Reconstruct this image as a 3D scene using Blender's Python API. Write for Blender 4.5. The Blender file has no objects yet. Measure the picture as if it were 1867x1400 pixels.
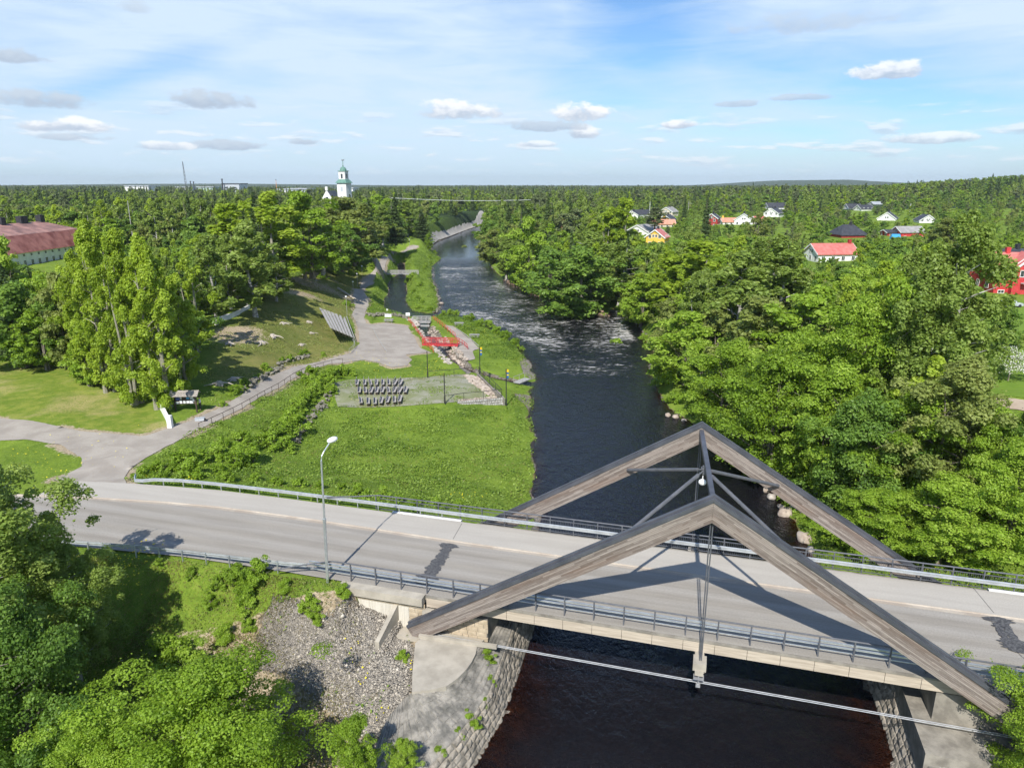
import bpy, math, random
import numpy as np
from mathutils import Vector, Matrix
rad = math.radians
random.seed(11)
rng = np.random.default_rng(11)
S = bpy.context.scene
COL = S.collection

# ------------------------------------------------------------------ camera
CAM_H = 27.0                      # metres above the road deck (z = 0)
FPX, CX, CY = 1296.0, 933.5, 700.0
PITCH = math.atan((700 - 335) / FPX)
cam_d = bpy.data.cameras.new("camera"); cam = bpy.data.objects.new("camera", cam_d); COL.objects.link(cam)
cam_d.sensor_width = 36.0; cam_d.lens = 36.0 * FPX / 1867.0
cam_d.clip_start = 0.5; cam_d.clip_end = 30000
cam.location = (0, 0, CAM_H); cam.rotation_euler = (math.pi / 2 - PITCH, 0, 0)
S.camera = cam

# ------------------------------------------------------------------ sun and exposure
SUN_TRAVEL = Vector((0.2235, 0.975, -1.0)).normalized()
ld = bpy.data.lights.new("sun", 'SUN'); ld.energy = 4.6; ld.angle = rad(0.53); ld.color = (1.0, 0.955, 0.88)
sun = bpy.data.objects.new("sun", ld); COL.objects.link(sun)
sun.rotation_euler = SUN_TRAVEL.to_track_quat('-Z', 'Y').to_euler(); sun.location = (0, -20, 80)
S.view_settings.view_transform = 'Standard'; S.view_settings.look = 'None'
S.view_settings.exposure = 0.42; S.view_settings.gamma = 1.0; S.view_settings.use_curve_mapping = False
S.render.engine = 'CYCLES'
S.cycles.max_bounces = 6; S.cycles.diffuse_bounces = 3; S.cycles.glossy_bounces = 3
S.cycles.transmission_bounces = 3; S.cycles.transparent_max_bounces = 6; S.cycles.volume_bounces = 0
S.cycles.use_adaptive_sampling = True; S.cycles.adaptive_threshold = 0.02
S.cycles.use_denoising = True
S.cycles.caustics_reflective = False; S.cycles.caustics_refractive = False

# ------------------------------------------------------------------ node helpers
def N(nt, t, **kw):
    n = nt.nodes.new(t)
    for k, v in kw.items():
        if k in n.inputs.keys() if not isinstance(k, int) else False: n.inputs[k].default_value = v
        else: setattr(n, k, v)
    return n
def lk(nt, a, b): nt.links.new(a, b)
def mth(nt, op, a, b=None, c=None, clamp=False):
    n = nt.nodes.new('ShaderNodeMath'); n.operation = op; n.use_clamp = clamp
    for i, v in enumerate((a, b, c)):
        if v is None: continue
        if isinstance(v, (int, float)): n.inputs[i].default_value = v
        else: nt.links.new(v, n.inputs[i])
    return n.outputs[0]
def maprange(nt, v, a, b, lo=0.0, hi=1.0, smooth=True):
    n = nt.nodes.new('ShaderNodeMapRange'); n.interpolation_type = 'SMOOTHSTEP' if smooth else 'LINEAR'
    n.clamp = True
    nt.links.new(v, n.inputs[0]); n.inputs[1].default_value = a; n.inputs[2].default_value = b
    n.inputs[3].default_value = lo; n.inputs[4].default_value = hi
    return n.outputs[0]
def mixc(nt, f, a, b):
    n = nt.nodes.new('ShaderNodeMix'); n.data_type = 'RGBA'; n.clamp_factor = True
    if isinstance(f, (int, float)): n.inputs[0].default_value = f
    else: nt.links.new(f, n.inputs[0])
    for i, v in ((6, a), (7, b)):
        if isinstance(v, tuple): n.inputs[i].default_value = (*v[:3], 1)
        else: nt.links.new(v, n.inputs[i])
    return n.outputs[2]
def noise(nt, vec, scale, detail=4, rough=0.55, dist=0.0, dim='3D'):
    n = nt.nodes.new('ShaderNodeTexNoise'); n.noise_dimensions = dim
    if vec is not None: nt.links.new(vec, n.inputs['Vector'])
    n.inputs['Scale'].default_value = scale; n.inputs['Detail'].default_value = detail
    n.inputs['Roughness'].default_value = rough; n.inputs['Distortion'].default_value = dist
    return n.outputs[0]
def vmap(nt, vec, scale=(1, 1, 1), rot=(0, 0, 0), loc=(0, 0, 0)):
    n = nt.nodes.new('ShaderNodeMapping'); nt.links.new(vec, n.inputs[0])
    n.inputs['Scale'].default_value = scale; n.inputs['Rotation'].default_value = rot; n.inputs['Location'].default_value = loc
    return n.outputs[0]

# ------------------------------------------------------------------ world: Nishita sky with a cloud layer by direction
W = bpy.data.worlds.new("World"); S.world = W; W.use_nodes = True
nt = W.node_tree; nt.nodes.clear()
SKY_STR = 0.11
sky = nt.nodes.new('ShaderNodeTexSky'); sky.sky_type = 'NISHITA'; sky.sun_disc = False
sky.sun_elevation = rad(45); sky.sun_rotation = rad(193); sky.altitude = 50; sky.air_density = 1.0; sky.dust_density = 0.6; sky.ozone_density = 1.5
tc = nt.nodes.new('ShaderNodeTexCoord')
sx = nt.nodes.new('ShaderNodeSeparateXYZ'); lk(nt, tc.outputs['Generated'], sx.inputs[0])
AZ = mth(nt, 'ARCTAN2', sx.outputs[0], sx.outputs[1]); EL = mth(nt, 'ARCSINE', sx.outputs[2])
cmb = nt.nodes.new('ShaderNodeCombineXYZ'); lk(nt, AZ, cmb.inputs[0]); lk(nt, EL, cmb.inputs[1])
AE = cmb.outputs[0]
def azel(px, py):
    a = (px - CX) / FPX; b = (py - CY) / FPX
    x, y, z = a, math.cos(PITCH) - b * math.sin(PITCH), -math.sin(PITCH) - b * math.cos(PITCH)
    return math.atan2(x, y), math.asin(z / math.sqrt(x * x + y * y + z * z))
def gauss_spot(px, py, wx, wy, rot=0.0):
    a0, e0 = azel(px, py)
    v = vmap(nt, AE, loc=(-a0, -e0, 0)); v = vmap(nt, v, rot=(0, 0, rot)); v = vmap(nt, v, scale=(FPX / wx, FPX / wy, 0))
    l = nt.nodes.new('ShaderNodeVectorMath'); l.operation = 'LENGTH'; lk(nt, v, l.inputs[0])
    return maprange(nt, l.outputs['Value'], 1.0, 0.0)
# thin high veil, torn into streaks; blue shows where it is torn
vs = vmap(nt, AE, scale=(2.2, 9.0, 1), rot=(0, 0, rad(-14)))
n1 = noise(nt, vs, 1.3, 7, 0.6, 0.6)
vs2 = vmap(nt, AE, scale=(5.0, 34.0, 1), rot=(0, 0, rad(-20)))
n2 = noise(nt, vs2, 1.2, 6, 0.62, 0.5)
blue = None
for px, py, wx, wy, ro, k in ((1180, 30, 220, 200, 0.3, 1.15), (1090, 150, 230, 90, 0.25, .75), (1420, 120, 420, 80, 0.25, .8), (230, 140, 260, 34, -0.33, .75), (1700, 200, 460, 150, 0.3, .95),
                              (1480, 250, 560, 75, 0.1, .7), (100, 320, 420, 26, 0.0, .45), (980, 20, 160, 80, .4, .5), (1300, 220, 300, 60, .2, .35)):
    g = mth(nt, 'MULTIPLY', gauss_spot(px, py, wx, wy, ro), k)
    blue = g if blue is None else mth(nt, 'MAXIMUM', blue, g)
cov = mth(nt, 'SUBTRACT', mth(nt, 'MULTIPLY_ADD', n1, 0.9, 0.42), mth(nt, 'MULTIPLY', blue, 0.98))
cov = mth(nt, 'ADD', cov, mth(nt, 'MULTIPLY_ADD', n2, 1.5, -0.76))
cov = mth(nt, 'MULTIPLY', maprange(nt, cov, -0.2, .95, 0.0, 1.0, False), maprange(nt, EL, .22, .5, .95, .08))
skyc = nt.nodes.new('ShaderNodeVectorMath'); skyc.operation = 'SCALE'; lk(nt, sky.outputs[0], skyc.inputs[0]); skyc.inputs['Scale'].default_value = SKY_STR
tint = nt.nodes.new('ShaderNodeVectorMath'); tint.operation = 'MULTIPLY'; lk(nt, skyc.outputs[0], tint.inputs[0]); tint.inputs[1].default_value = (0.60, 0.80, 1.03)
veil_c = mixc(nt, maprange(nt, EL, 0.0, 0.12), (0.52, 0.65, 0.77), (0.535, 0.655, 0.79))
col = mixc(nt, cov, tint.outputs[0], veil_c)
# small cumulus of the middle distance (noise cells in a narrow band of elevation)
lowv = vmap(nt, AE, scale=(7.0, 40.0, 1), loc=(0.3, 1.7, 0))
nl = noise(nt, lowv, 1.6, 8, 0.58, 0.1)
band = mth(nt, 'MULTIPLY', maprange(nt, EL, 0.004, 0.03), maprange(nt, EL, 0.12, 0.05))
lc = mth(nt, 'MULTIPLY', maprange(nt, nl, 0.52, 0.64), band)
lowv2 = vmap(nt, AE, scale=(7.0, 40.0, 1), loc=(0.3, 1.7 + 0.20, 0))
nl2 = noise(nt, lowv2, 1.6, 8, 0.58, 0.1)
lit = maprange(nt, mth(nt, 'SUBTRACT', nl, nl2), -0.10, 0.10)
cc = mixc(nt, lit, (0.40, 0.49, 0.61), (0.70, 0.74, 0.79))
col = mixc(nt, mth(nt, 'MULTIPLY', lc, 0.72), col, cc)
# single cumulus seen in the photograph
wn_v = vmap(nt, AE, scale=(34, 60, 1)); wn = noise(nt, wn_v, 1.0, 7, 0.62)
wn_b = noise(nt, vmap(nt, AE, scale=(14, 30, 1), loc=(3, 0, 0)), 1.0, 3, 0.5)
def puff(px, py, wx, wy, white, op=1.0, soft=0.55):
    global col
    a0, e0 = azel(px, py)
    dx = mth(nt, 'MULTIPLY', mth(nt, 'SUBTRACT', AZ, a0), FPX / wx)
    dy = mth(nt, 'MULTIPLY', mth(nt, 'SUBTRACT', EL, e0), FPX / wy)
    dyb = mth(nt, 'MAXIMUM', dy, mth(nt, 'MULTIPLY', dy, -1.7))
    d2 = mth(nt, 'ADD', mth(nt, 'MULTIPLY', dx, dx), mth(nt, 'MULTIPLY', dyb, dyb))
    m = mth(nt, 'ADD', mth(nt, 'SUBTRACT', 1.0, d2), mth(nt, 'ADD', mth(nt, 'MULTIPLY_ADD', wn, 2.2, -1.15), mth(nt, 'MULTIPLY_ADD', wn_b, 1.6, -0.8)))
    m = mth(nt, 'MULTIPLY', maprange(nt, m, 0.18, 0.18 + soft), op)
    sh = maprange(nt, mth(nt, 'ADD', dy, mth(nt, 'MULTIPLY_ADD', wn, 2.4, -1.2)), -0.55, 0.65)
    cl = mixc(nt, sh, (0.38, 0.455, 0.565) if white else (0.345, 0.42, 0.53), (0.78, 0.80, 0.83) if white else (0.47, 0.545, 0.635))
    col = mixc(nt, m, col, cl)
for a in ((385, 188, 82, 24, 0, 1.0, .6), (845, 206, 95, 26, 1, .95), (1050, 210, 66, 24, 1, 1.), (1065, 243, 42, 19, 1, .95), (1240, 229, 36, 13, 1, .95), (1620, 132, 60, 22, 1, .9), (1000, 232, 95, 16, 0, .8),
          (130, 232, 84, 17, 1, .95), (60, 185, 100, 22, 0, .95, .7), (20, 104, 66, 19, 0, .95, .7), (420, 268, 90, 12, 0, .9), (555, 260, 40, 9, 0, .85), (300, 268, 60, 11, 1, .8), (1350, 190, 44, 9, 0, .7), (1450, 180, 60, 8, 0, .7), (1460, 46, 150, 26, 0, .62, 1.0), (245, 14, 40, 16, 0, .6, .9), (1700, 254, 80, 13, 1, .75), (980, 264, 52, 9, 1, .7), (140, 252, 60, 9, 0, .7)):
    puff(*a)
# pale haze of the air right above the horizon
col = mixc(nt, maprange(nt, EL, 0.055, -0.01, 0, 0.55), col, (0.46, 0.61, 0.73))
bg = nt.nodes.new('ShaderNodeBackground'); lk(nt, col, bg.inputs[0]); bg.inputs[1].default_value = 1.0
wo = nt.nodes.new('ShaderNodeOutputWorld'); lk(nt, bg.outputs[0], wo.inputs[0])
W.cycles.sampling_method = 'MANUAL'; W.cycles.sample_map_resolution = 512

# ------------------------------------------------------------------ coordinates
TH = rad(-15.7)
UX, UY = math.cos(TH), math.sin(TH)                # along the road, towards the right
def SC(s, c, z=0.0): return (UX * s - UY * c, UY * s + UX * c, z)
def to_sc(X, Y): return UX * X + UY * Y, -UY * X + UX * Y
cp_, sp_ = math.cos(PITCH), math.sin(PITCH)
def ray(px, py):
    a, b = (px - CX) / FPX, (py - CY) / FPX
    return (a, cp_ - b * sp_, -sp_ - b * cp_)
def un(px, py, z=0.0):                             # survey helper: where the sight line reaches height z
    r = ray(px, py); t = (z - CAM_H) / r[2]
    return (r[0] * t, r[1] * t, z)
def proj(X, Y, Z):
    zc = Y * cp_ - (Z - CAM_H) * sp_; yc = -(Z - CAM_H) * cp_ - Y * sp_
    return CX + FPX * X / zc, CY + FPX * yc / zc

# ------------------------------------------------------------------ materials
def new_mat(name):
    m = bpy.data.materials.new(name); m.use_nodes = True; m.node_tree.nodes.clear(); return m, m.node_tree
def finish(nt, shader, disp=None):
    o = nt.nodes.new('ShaderNodeOutputMaterial'); lk(nt, shader, o.inputs[0])
def bump(nt, h, strength, dist=0.02):
    b = nt.nodes.new('ShaderNodeBump'); b.inputs['Strength'].default_value = strength; b.inputs['Distance'].default_value = dist
    lk(nt, h, b.inputs['Height']); return b.outputs[0]
def bsdf(nt, colr, rough=0.7, metal=0.0, normal=None, spec=0.4):
    p = nt.nodes.new('ShaderNodeBsdfPrincipled')
    if isinstance(colr, tuple): p.inputs['Base Color'].default_value = (*colr[:3], 1)
    else: lk(nt, colr, p.inputs['Base Color'])
    if isinstance(rough, (int, float)): p.inputs['Roughness'].default_value = rough
    else: lk(nt, rough, p.inputs['Roughness'])
    p.inputs['Metallic'].default_value = metal; p.inputs['Specular IOR Level'].default_value = spec
    if normal is not None: lk(nt, normal, p.inputs['Normal'])
    return p.outputs[0]
MATS = {}
def simple(name, c1, c2, scale=3.0, rough=0.7, bs=0.3, bscale=20, metal=0.0, stretch=(1, 1, 1), spec=0.4, bdist=0.02, detail=5):
    m, nt = new_mat(name); tcn = nt.nodes.new('ShaderNodeTexCoord'); v = vmap(nt, tcn.outputs['Object'], scale=stretch)
    f = maprange(nt, noise(nt, v, scale, detail, 0.6), 0.3, 0.7)
    c = mixc(nt, f, c1, c2)
    nrm = bump(nt, noise(nt, v, bscale, 4, 0.6), bs, bdist) if bs else None
    finish(nt, bsdf(nt, c, rough, metal, nrm, spec)); MATS[name] = m; return m
M_CONC = simple('concrete', (0.31, 0.28, 0.23), (0.45, 0.41, 0.34), 0.7, 0.85, 0.25, 9)
M_CONC_DK = simple('weathered_shaded_concrete', (0.17, 0.155, 0.13), (0.31, 0.285, 0.24), 1.2, 0.9, 0.4, 8)  # weathered parts; on the bearing wall the dark tone stands in for shade
M_STEEL_DK = simple('dark_painted_steel', (0.10, 0.105, 0.12), (0.15, 0.155, 0.17), 2, 0.45, 0.05, 30, 0.2)
M_GALV = simple('galvanised_steel', (0.50, 0.53, 0.55), (0.66, 0.69, 0.70), 2.0, 0.38, 0.05, 30, 0.65)
M_CABLE = simple('tie_rod_steel', (0.42, 0.43, 0.44), (0.55, 0.56, 0.57), 2.0, 0.45, 0.05, 30, 0.5)
M_FLASH = simple('dark_metal_flashing', (0.075, 0.08, 0.095), (0.12, 0.125, 0.145), 0.8, 0.42, 0.08, 6, 0.3)
M_BLACKST = simple('black_iron', (0.02, 0.02, 0.022), (0.04, 0.04, 0.042), 4, 0.6, 0.1, 30)
M_BROWNST = simple('rusty_brown_rail_paint', (0.05, 0.03, 0.025), (0.09, 0.055, 0.045), 4, 0.7, 0.1, 30)
M_WHITE = simple('white_paint', (0.74, 0.74, 0.71), (0.84, 0.84, 0.82), 1.2, 0.6, 0.08, 10)
M_WHITEW = simple('white_render_wall', (0.66, 0.66, 0.63), (0.80, 0.80, 0.77), 0.5, 0.85, 0.1, 10, stretch=(1, 1, .3))
M_RED = simple('red_painted_wood', (0.42, 0.03, 0.035), (0.55, 0.06, 0.06), 2.0, 0.6, 0.1, 20)
M_ORANGERED = simple('orange_red_rail_paint', (0.50, 0.07, 0.04), (0.62, 0.13, 0.07), 2.0, 0.6, 0.1, 20)
M_FALU = simple('falu_red_boards', (0.26, 0.022, 0.02), (0.36, 0.04, 0.035), 1.0, 0.8, 0.3, 5, stretch=(4, 4, .2))
M_GREYWOOD = simple('silvered_grey_wood', (0.24, 0.235, 0.225), (0.42, 0.41, 0.395), 3.0, 0.85, 0.3, 20, stretch=(1, 1, 3))
M_BENCH = simple('grey_bench_wood', (0.26, 0.245, 0.235), (0.42, 0.395, 0.38), 3.0, 0.85, 0.3, 20)
M_DKWOOD = simple('dark_brown_wood', (0.055, 0.04, 0.03), (0.10, 0.075, 0.055), 3.0, 0.85, 0.3, 20)
M_STUMP = simple('bleached_stump_wood', (0.35, 0.30, 0.25), (0.55, 0.50, 0.44), 6.0, 0.9, 0.5, 20)
M_ROCK = simple('granite_boulder', (0.28, 0.25, 0.22), (0.52, 0.47, 0.42), 1.5, 0.9, 0.6, 6, bdist=.05)
M_ROCKDK = simple('lichened_dark_stone', (0.10, 0.095, 0.075), (0.27, 0.25, 0.20), 1.8, 0.9, 0.6, 6, bdist=.05)
M_ROCKBR = simple('brown_wet_stone', (0.14, 0.09, 0.06), (0.36, 0.26, 0.19), 1.8, 0.9, 0.6, 6, bdist=.05)
M_ROCKP = simple('pinkish_boulder', (0.29, 0.23, 0.185), (0.50, 0.43, 0.36), 1.2, 0.9, 0.5, 6, bdist=.05)
M_GLASS_DK = simple('dark_window_glass', (0.02, 0.025, 0.03), (0.05, 0.06, 0.07), 1.0, 0.12, 0.0, 10, spec=0.8)
M_ROOFDK = simple('dark_roof_tiles', (0.035, 0.037, 0.045), (0.065, 0.068, 0.078), 1.0, 0.55, 0.3, 8)
M_ROOFGREY = simple('grey_roof_sheet', (0.25, 0.24, 0.23), (0.36, 0.35, 0.34), 0.6, 0.6, 0.2, 5)
M_ROOFLT = simple('pale_metal_roof', (0.48, 0.50, 0.53), (0.62, 0.64, 0.67), 0.6, 0.4, 0.1, 5, 0.4)
M_COPPER = simple('green_copper_roof', (0.09, 0.20, 0.16), (0.14, 0.27, 0.22), 1.0, 0.6, 0.1, 6)
M_YELLOWW = simple('yellow_boards', (0.72, 0.42, 0.06), (0.80, 0.50, 0.09), 1.0, 0.7, 0.1, 5)
M_BEIGE = simple('beige_render', (0.55, 0.48, 0.38), (0.64, 0.57, 0.47), 0.6, 0.8, 0.1, 5)
M_BLUE = simple('blue_tarpaulin', (0.03, 0.26, 0.62), (0.05, 0.34, 0.72), 1.0, 0.5, 0.3, 4)
M_CHIM = simple('black_chimney_sheet', (0.02, 0.02, 0.024), (0.035, 0.035, 0.04), 2.0, 0.6, 0.1, 6)
M_FLAGB = simple('blue_flag_cloth', (0.02, 0.16, 0.48), (0.03, 0.22, 0.58), 3.0, 0.8, 0.2, 8)
M_FLAGY = simple('yellow_flag_cloth', (0.85, 0.62, 0.03), (0.90, 0.70, 0.05), 3.0, 0.8, 0.2, 8)
M_PAPER = simple('white_printed_sheet', (0.55, 0.58, 0.60), (0.78, 0.79, 0.80), 9.0, 0.6, 0.0, 8)
M_POSTER = simple('blue_poster', (0.03, 0.22, 0.50), (0.10, 0.42, 0.66), 7.0, 0.6, 0.0, 8)
M_POSTERV = simple('violet_blue_poster', (0.06, 0.08, 0.35), (0.20, 0.24, 0.55), 7.0, 0.6, 0.0, 8)
M_SKIN = simple('skin', (0.55, 0.34, 0.25), (0.60, 0.38, 0.29), 3.0, 0.6, 0.0, 8)
M_CLOTHW = simple('white_shirt_cloth', (0.75, 0.76, 0.78), (0.82, 0.83, 0.84), 5.0, 0.85, 0.2, 18)
M_CLOTHD = simple('dark_trouser_cloth', (0.02, 0.021, 0.028), (0.035, 0.036, 0.045), 5.0, 0.85, 0.2, 18)
M_GLOBE = simple('white_lamp_glass', (0.80, 0.80, 0.78), (0.86, 0.86, 0.84), 3.0, 0.25, 0.0, 8)
M_TIN = simple('grey_tin', (0.45, 0.48, 0.52), (0.60, 0.63, 0.66), 3.0, 0.5, 0.1, 8, 0.3)
M_ORANGE = simple('orange_paint', (0.75, 0.25, 0.05), (0.80, 0.32, 0.08), 3.0, 0.6, 0.1, 8)
M_SOIL = simple('bare_soil', (0.26, 0.17, 0.10), (0.42, 0.31, 0.20), 1.2, 0.95, 0.8, 5, bdist=.08)

def wood_mat(name, ca, cb, lam=0.045):
    m, nt = new_mat(name); uvn = nt.nodes.new('ShaderNodeUVMap')
    s = nt.nodes.new('ShaderNodeSeparateXYZ'); lk(nt, uvn.outputs[0], s.inputs[0])
    v = vmap(nt, uvn.outputs[0], scale=(0.8, 14, 1)); g = noise(nt, v, 1.6, 7, 0.7, 0.3)
    row = mth(nt, 'FLOOR', mth(nt, 'DIVIDE', s.outputs[1], lam * 2.2))
    wn = nt.nodes.new('ShaderNodeTexWhiteNoise'); wn.noise_dimensions = '2D'
    seg = mth(nt, 'FLOOR', mth(nt, 'ADD', mth(nt, 'DIVIDE', s.outputs[0], 2.3), mth(nt, 'MULTIPLY', row, 0.37)))
    cb_ = nt.nodes.new('ShaderNodeCombineXYZ'); lk(nt, row, cb_.inputs[0]); lk(nt, seg, cb_.inputs[1]); lk(nt, cb_.outputs[0], wn.inputs['Vector'])
    f = mth(nt, 'ADD', mth(nt, 'MULTIPLY', g, 0.9), mth(nt, 'MULTIPLY_ADD', wn.outputs['Value'], 0.36, -0.18), clamp=True)
    c = mixc(nt, maprange(nt, f, 0.2, 0.85), ca, cb)
    fr = mth(nt, 'FRACT', mth(nt, 'DIVIDE', s.outputs[1], lam * 2.2))
    gap = mth(nt, 'ADD', maprange(nt, fr, 0.10, 0.0), maprange(nt, fr, 0.90, 1.0))
    c = mixc(nt, mth(nt, 'MULTIPLY', gap, 0.75), c, (0.045, 0.032, 0.025))
    big = noise(nt, vmap(nt, uvn.outputs[0], scale=(0.12, 0.7, 1)), 1.0, 3, 0.6)
    c = mixc(nt, maprange(nt, big, 0.42, 0.75, 0, 0.55), c, (0.17, 0.10, 0.065))
    h = mth(nt, 'SUBTRACT', g, gap)
    finish(nt, bsdf(nt, c, 0.8, 0, bump(nt, h, 0.5, 0.02), 0.25)); MATS[name] = m; return m
M_GLULAM = wood_mat('weathered_glulam_timber', (0.14, 0.115, 0.10), (0.37, 0.325, 0.29))

def leaf_mat(name, dark, mid, lite, trans=0.3, rough=0.5):
    m, nt = new_mat(name)
    at = nt.nodes.new('ShaderNodeAttribute'); at.attribute_name = 'cv'
    oi = nt.nodes.new('ShaderNodeObjectInfo')
    f = mth(nt, 'ADD', at.outputs['Fac'], mth(nt, 'MULTIPLY_ADD', oi.outputs['Random'], 0.34, -0.17))
    r = nt.nodes.new('ShaderNodeValToRGB'); lk(nt, f, r.inputs[0])
    e = r.color_ramp.elements; e[0].position = 0.1; e[0].color = (*dark, 1); e[1].position = 0.95; e[1].color = (*lite, 1)
    k = e.new(0.5); k.color = (*mid, 1)
    p = bsdf(nt, r.outputs[0], rough, 0, None, 0.3)
    t = nt.nodes.new('ShaderNodeBsdfTranslucent'); tcx = mixc(nt, 0.5, r.outputs[0], (lite[0] * 1.3, lite[1] * 1.15, lite[2] * 0.6)); lk(nt, tcx, t.inputs[0])
    mx = nt.nodes.new('ShaderNodeMixShader'); mx.inputs[0].default_value = trans; lk(nt, p, mx.inputs[1]); lk(nt, t.outputs[0], mx.inputs[2])
    finish(nt, mx.outputs[0]); MATS[name] = m; return m
L_MAPLE = leaf_mat('bright_maple_leaves', (0.115, 0.195, 0.016), (0.25, 0.395, 0.034), (0.40, 0.54, 0.08), .44)
L_ASPEN = leaf_mat('yellow_green_aspen_leaves', (0.165, 0.255, 0.020), (0.33, 0.46, 0.038), (0.48, 0.60, 0.09), .46)
L_BIRCH = leaf_mat('soft_green_birch_leaves', (0.125, 0.195, 0.034), (0.235, 0.335, 0.062), (0.37, 0.47, 0.12), .42)
L_ALDER = leaf_mat('deep_green_alder_leaves', (0.085, 0.165, 0.028), (0.165, 0.285, 0.042), (0.27, 0.40, 0.07), .40)
L_OLIVE = leaf_mat('olive_young_leaves', (0.140, 0.185, 0.042), (0.25, 0.31, 0.072), (0.37, 0.42, 0.13), .40)
L_SPRUCE = leaf_mat('dark_spruce_needles', (0.036, 0.075, 0.020), (0.080, 0.130, 0.036), (0.135, 0.20, 0.055), .16, .6)
L_PINE = leaf_mat('bluish_pine_needles', (0.080, 0.115, 0.045), (0.145, 0.185, 0.070), (0.22, 0.26, 0.10), .16, .6)
L_WEED = leaf_mat('weed_leaves', (0.070, 0.135, 0.016), (0.165, 0.265, 0.032), (0.28, 0.39, 0.065), .36)
L_DRY = leaf_mat('dry_grass_blades', (0.16, 0.15, 0.045), (0.28, 0.24, 0.09), (0.42, 0.36, 0.17), .3)
L_FLOWER = leaf_mat('yellow_flower_heads', (0.60, 0.50, 0.01), (0.78, 0.64, 0.015), (0.85, 0.75, 0.03), .1)
L_BLOSSOM = leaf_mat('white_blossom', (0.55, 0.55, 0.48), (0.70, 0.70, 0.64), (0.82, 0.82, 0.78), .2)
def bark(name, c1, c2, sc_, st): return simple(name, c1, c2, sc_, 0.9, 0.5, 12, stretch=st)
B_BIRCH = bark('white_birch_bark', (0.62, 0.60, 0.56), (0.10, 0.09, 0.08), 2.2, (1, 1, 3))
B_GREY = bark('grey_brown_bark', (0.14, 0.12, 0.095), (0.25, 0.22, 0.18), 4, (3, 3, .6))
B_ASPEN = bark('pale_aspen_bark', (0.20, 0.19, 0.145), (0.32, 0.30, 0.23), 3, (2, 2, 1))
B_PINE = bark('orange_pine_bark', (0.30, 0.14, 0.07), (0.16, 0.10, 0.07), 3, (2, 2, .6))

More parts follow.
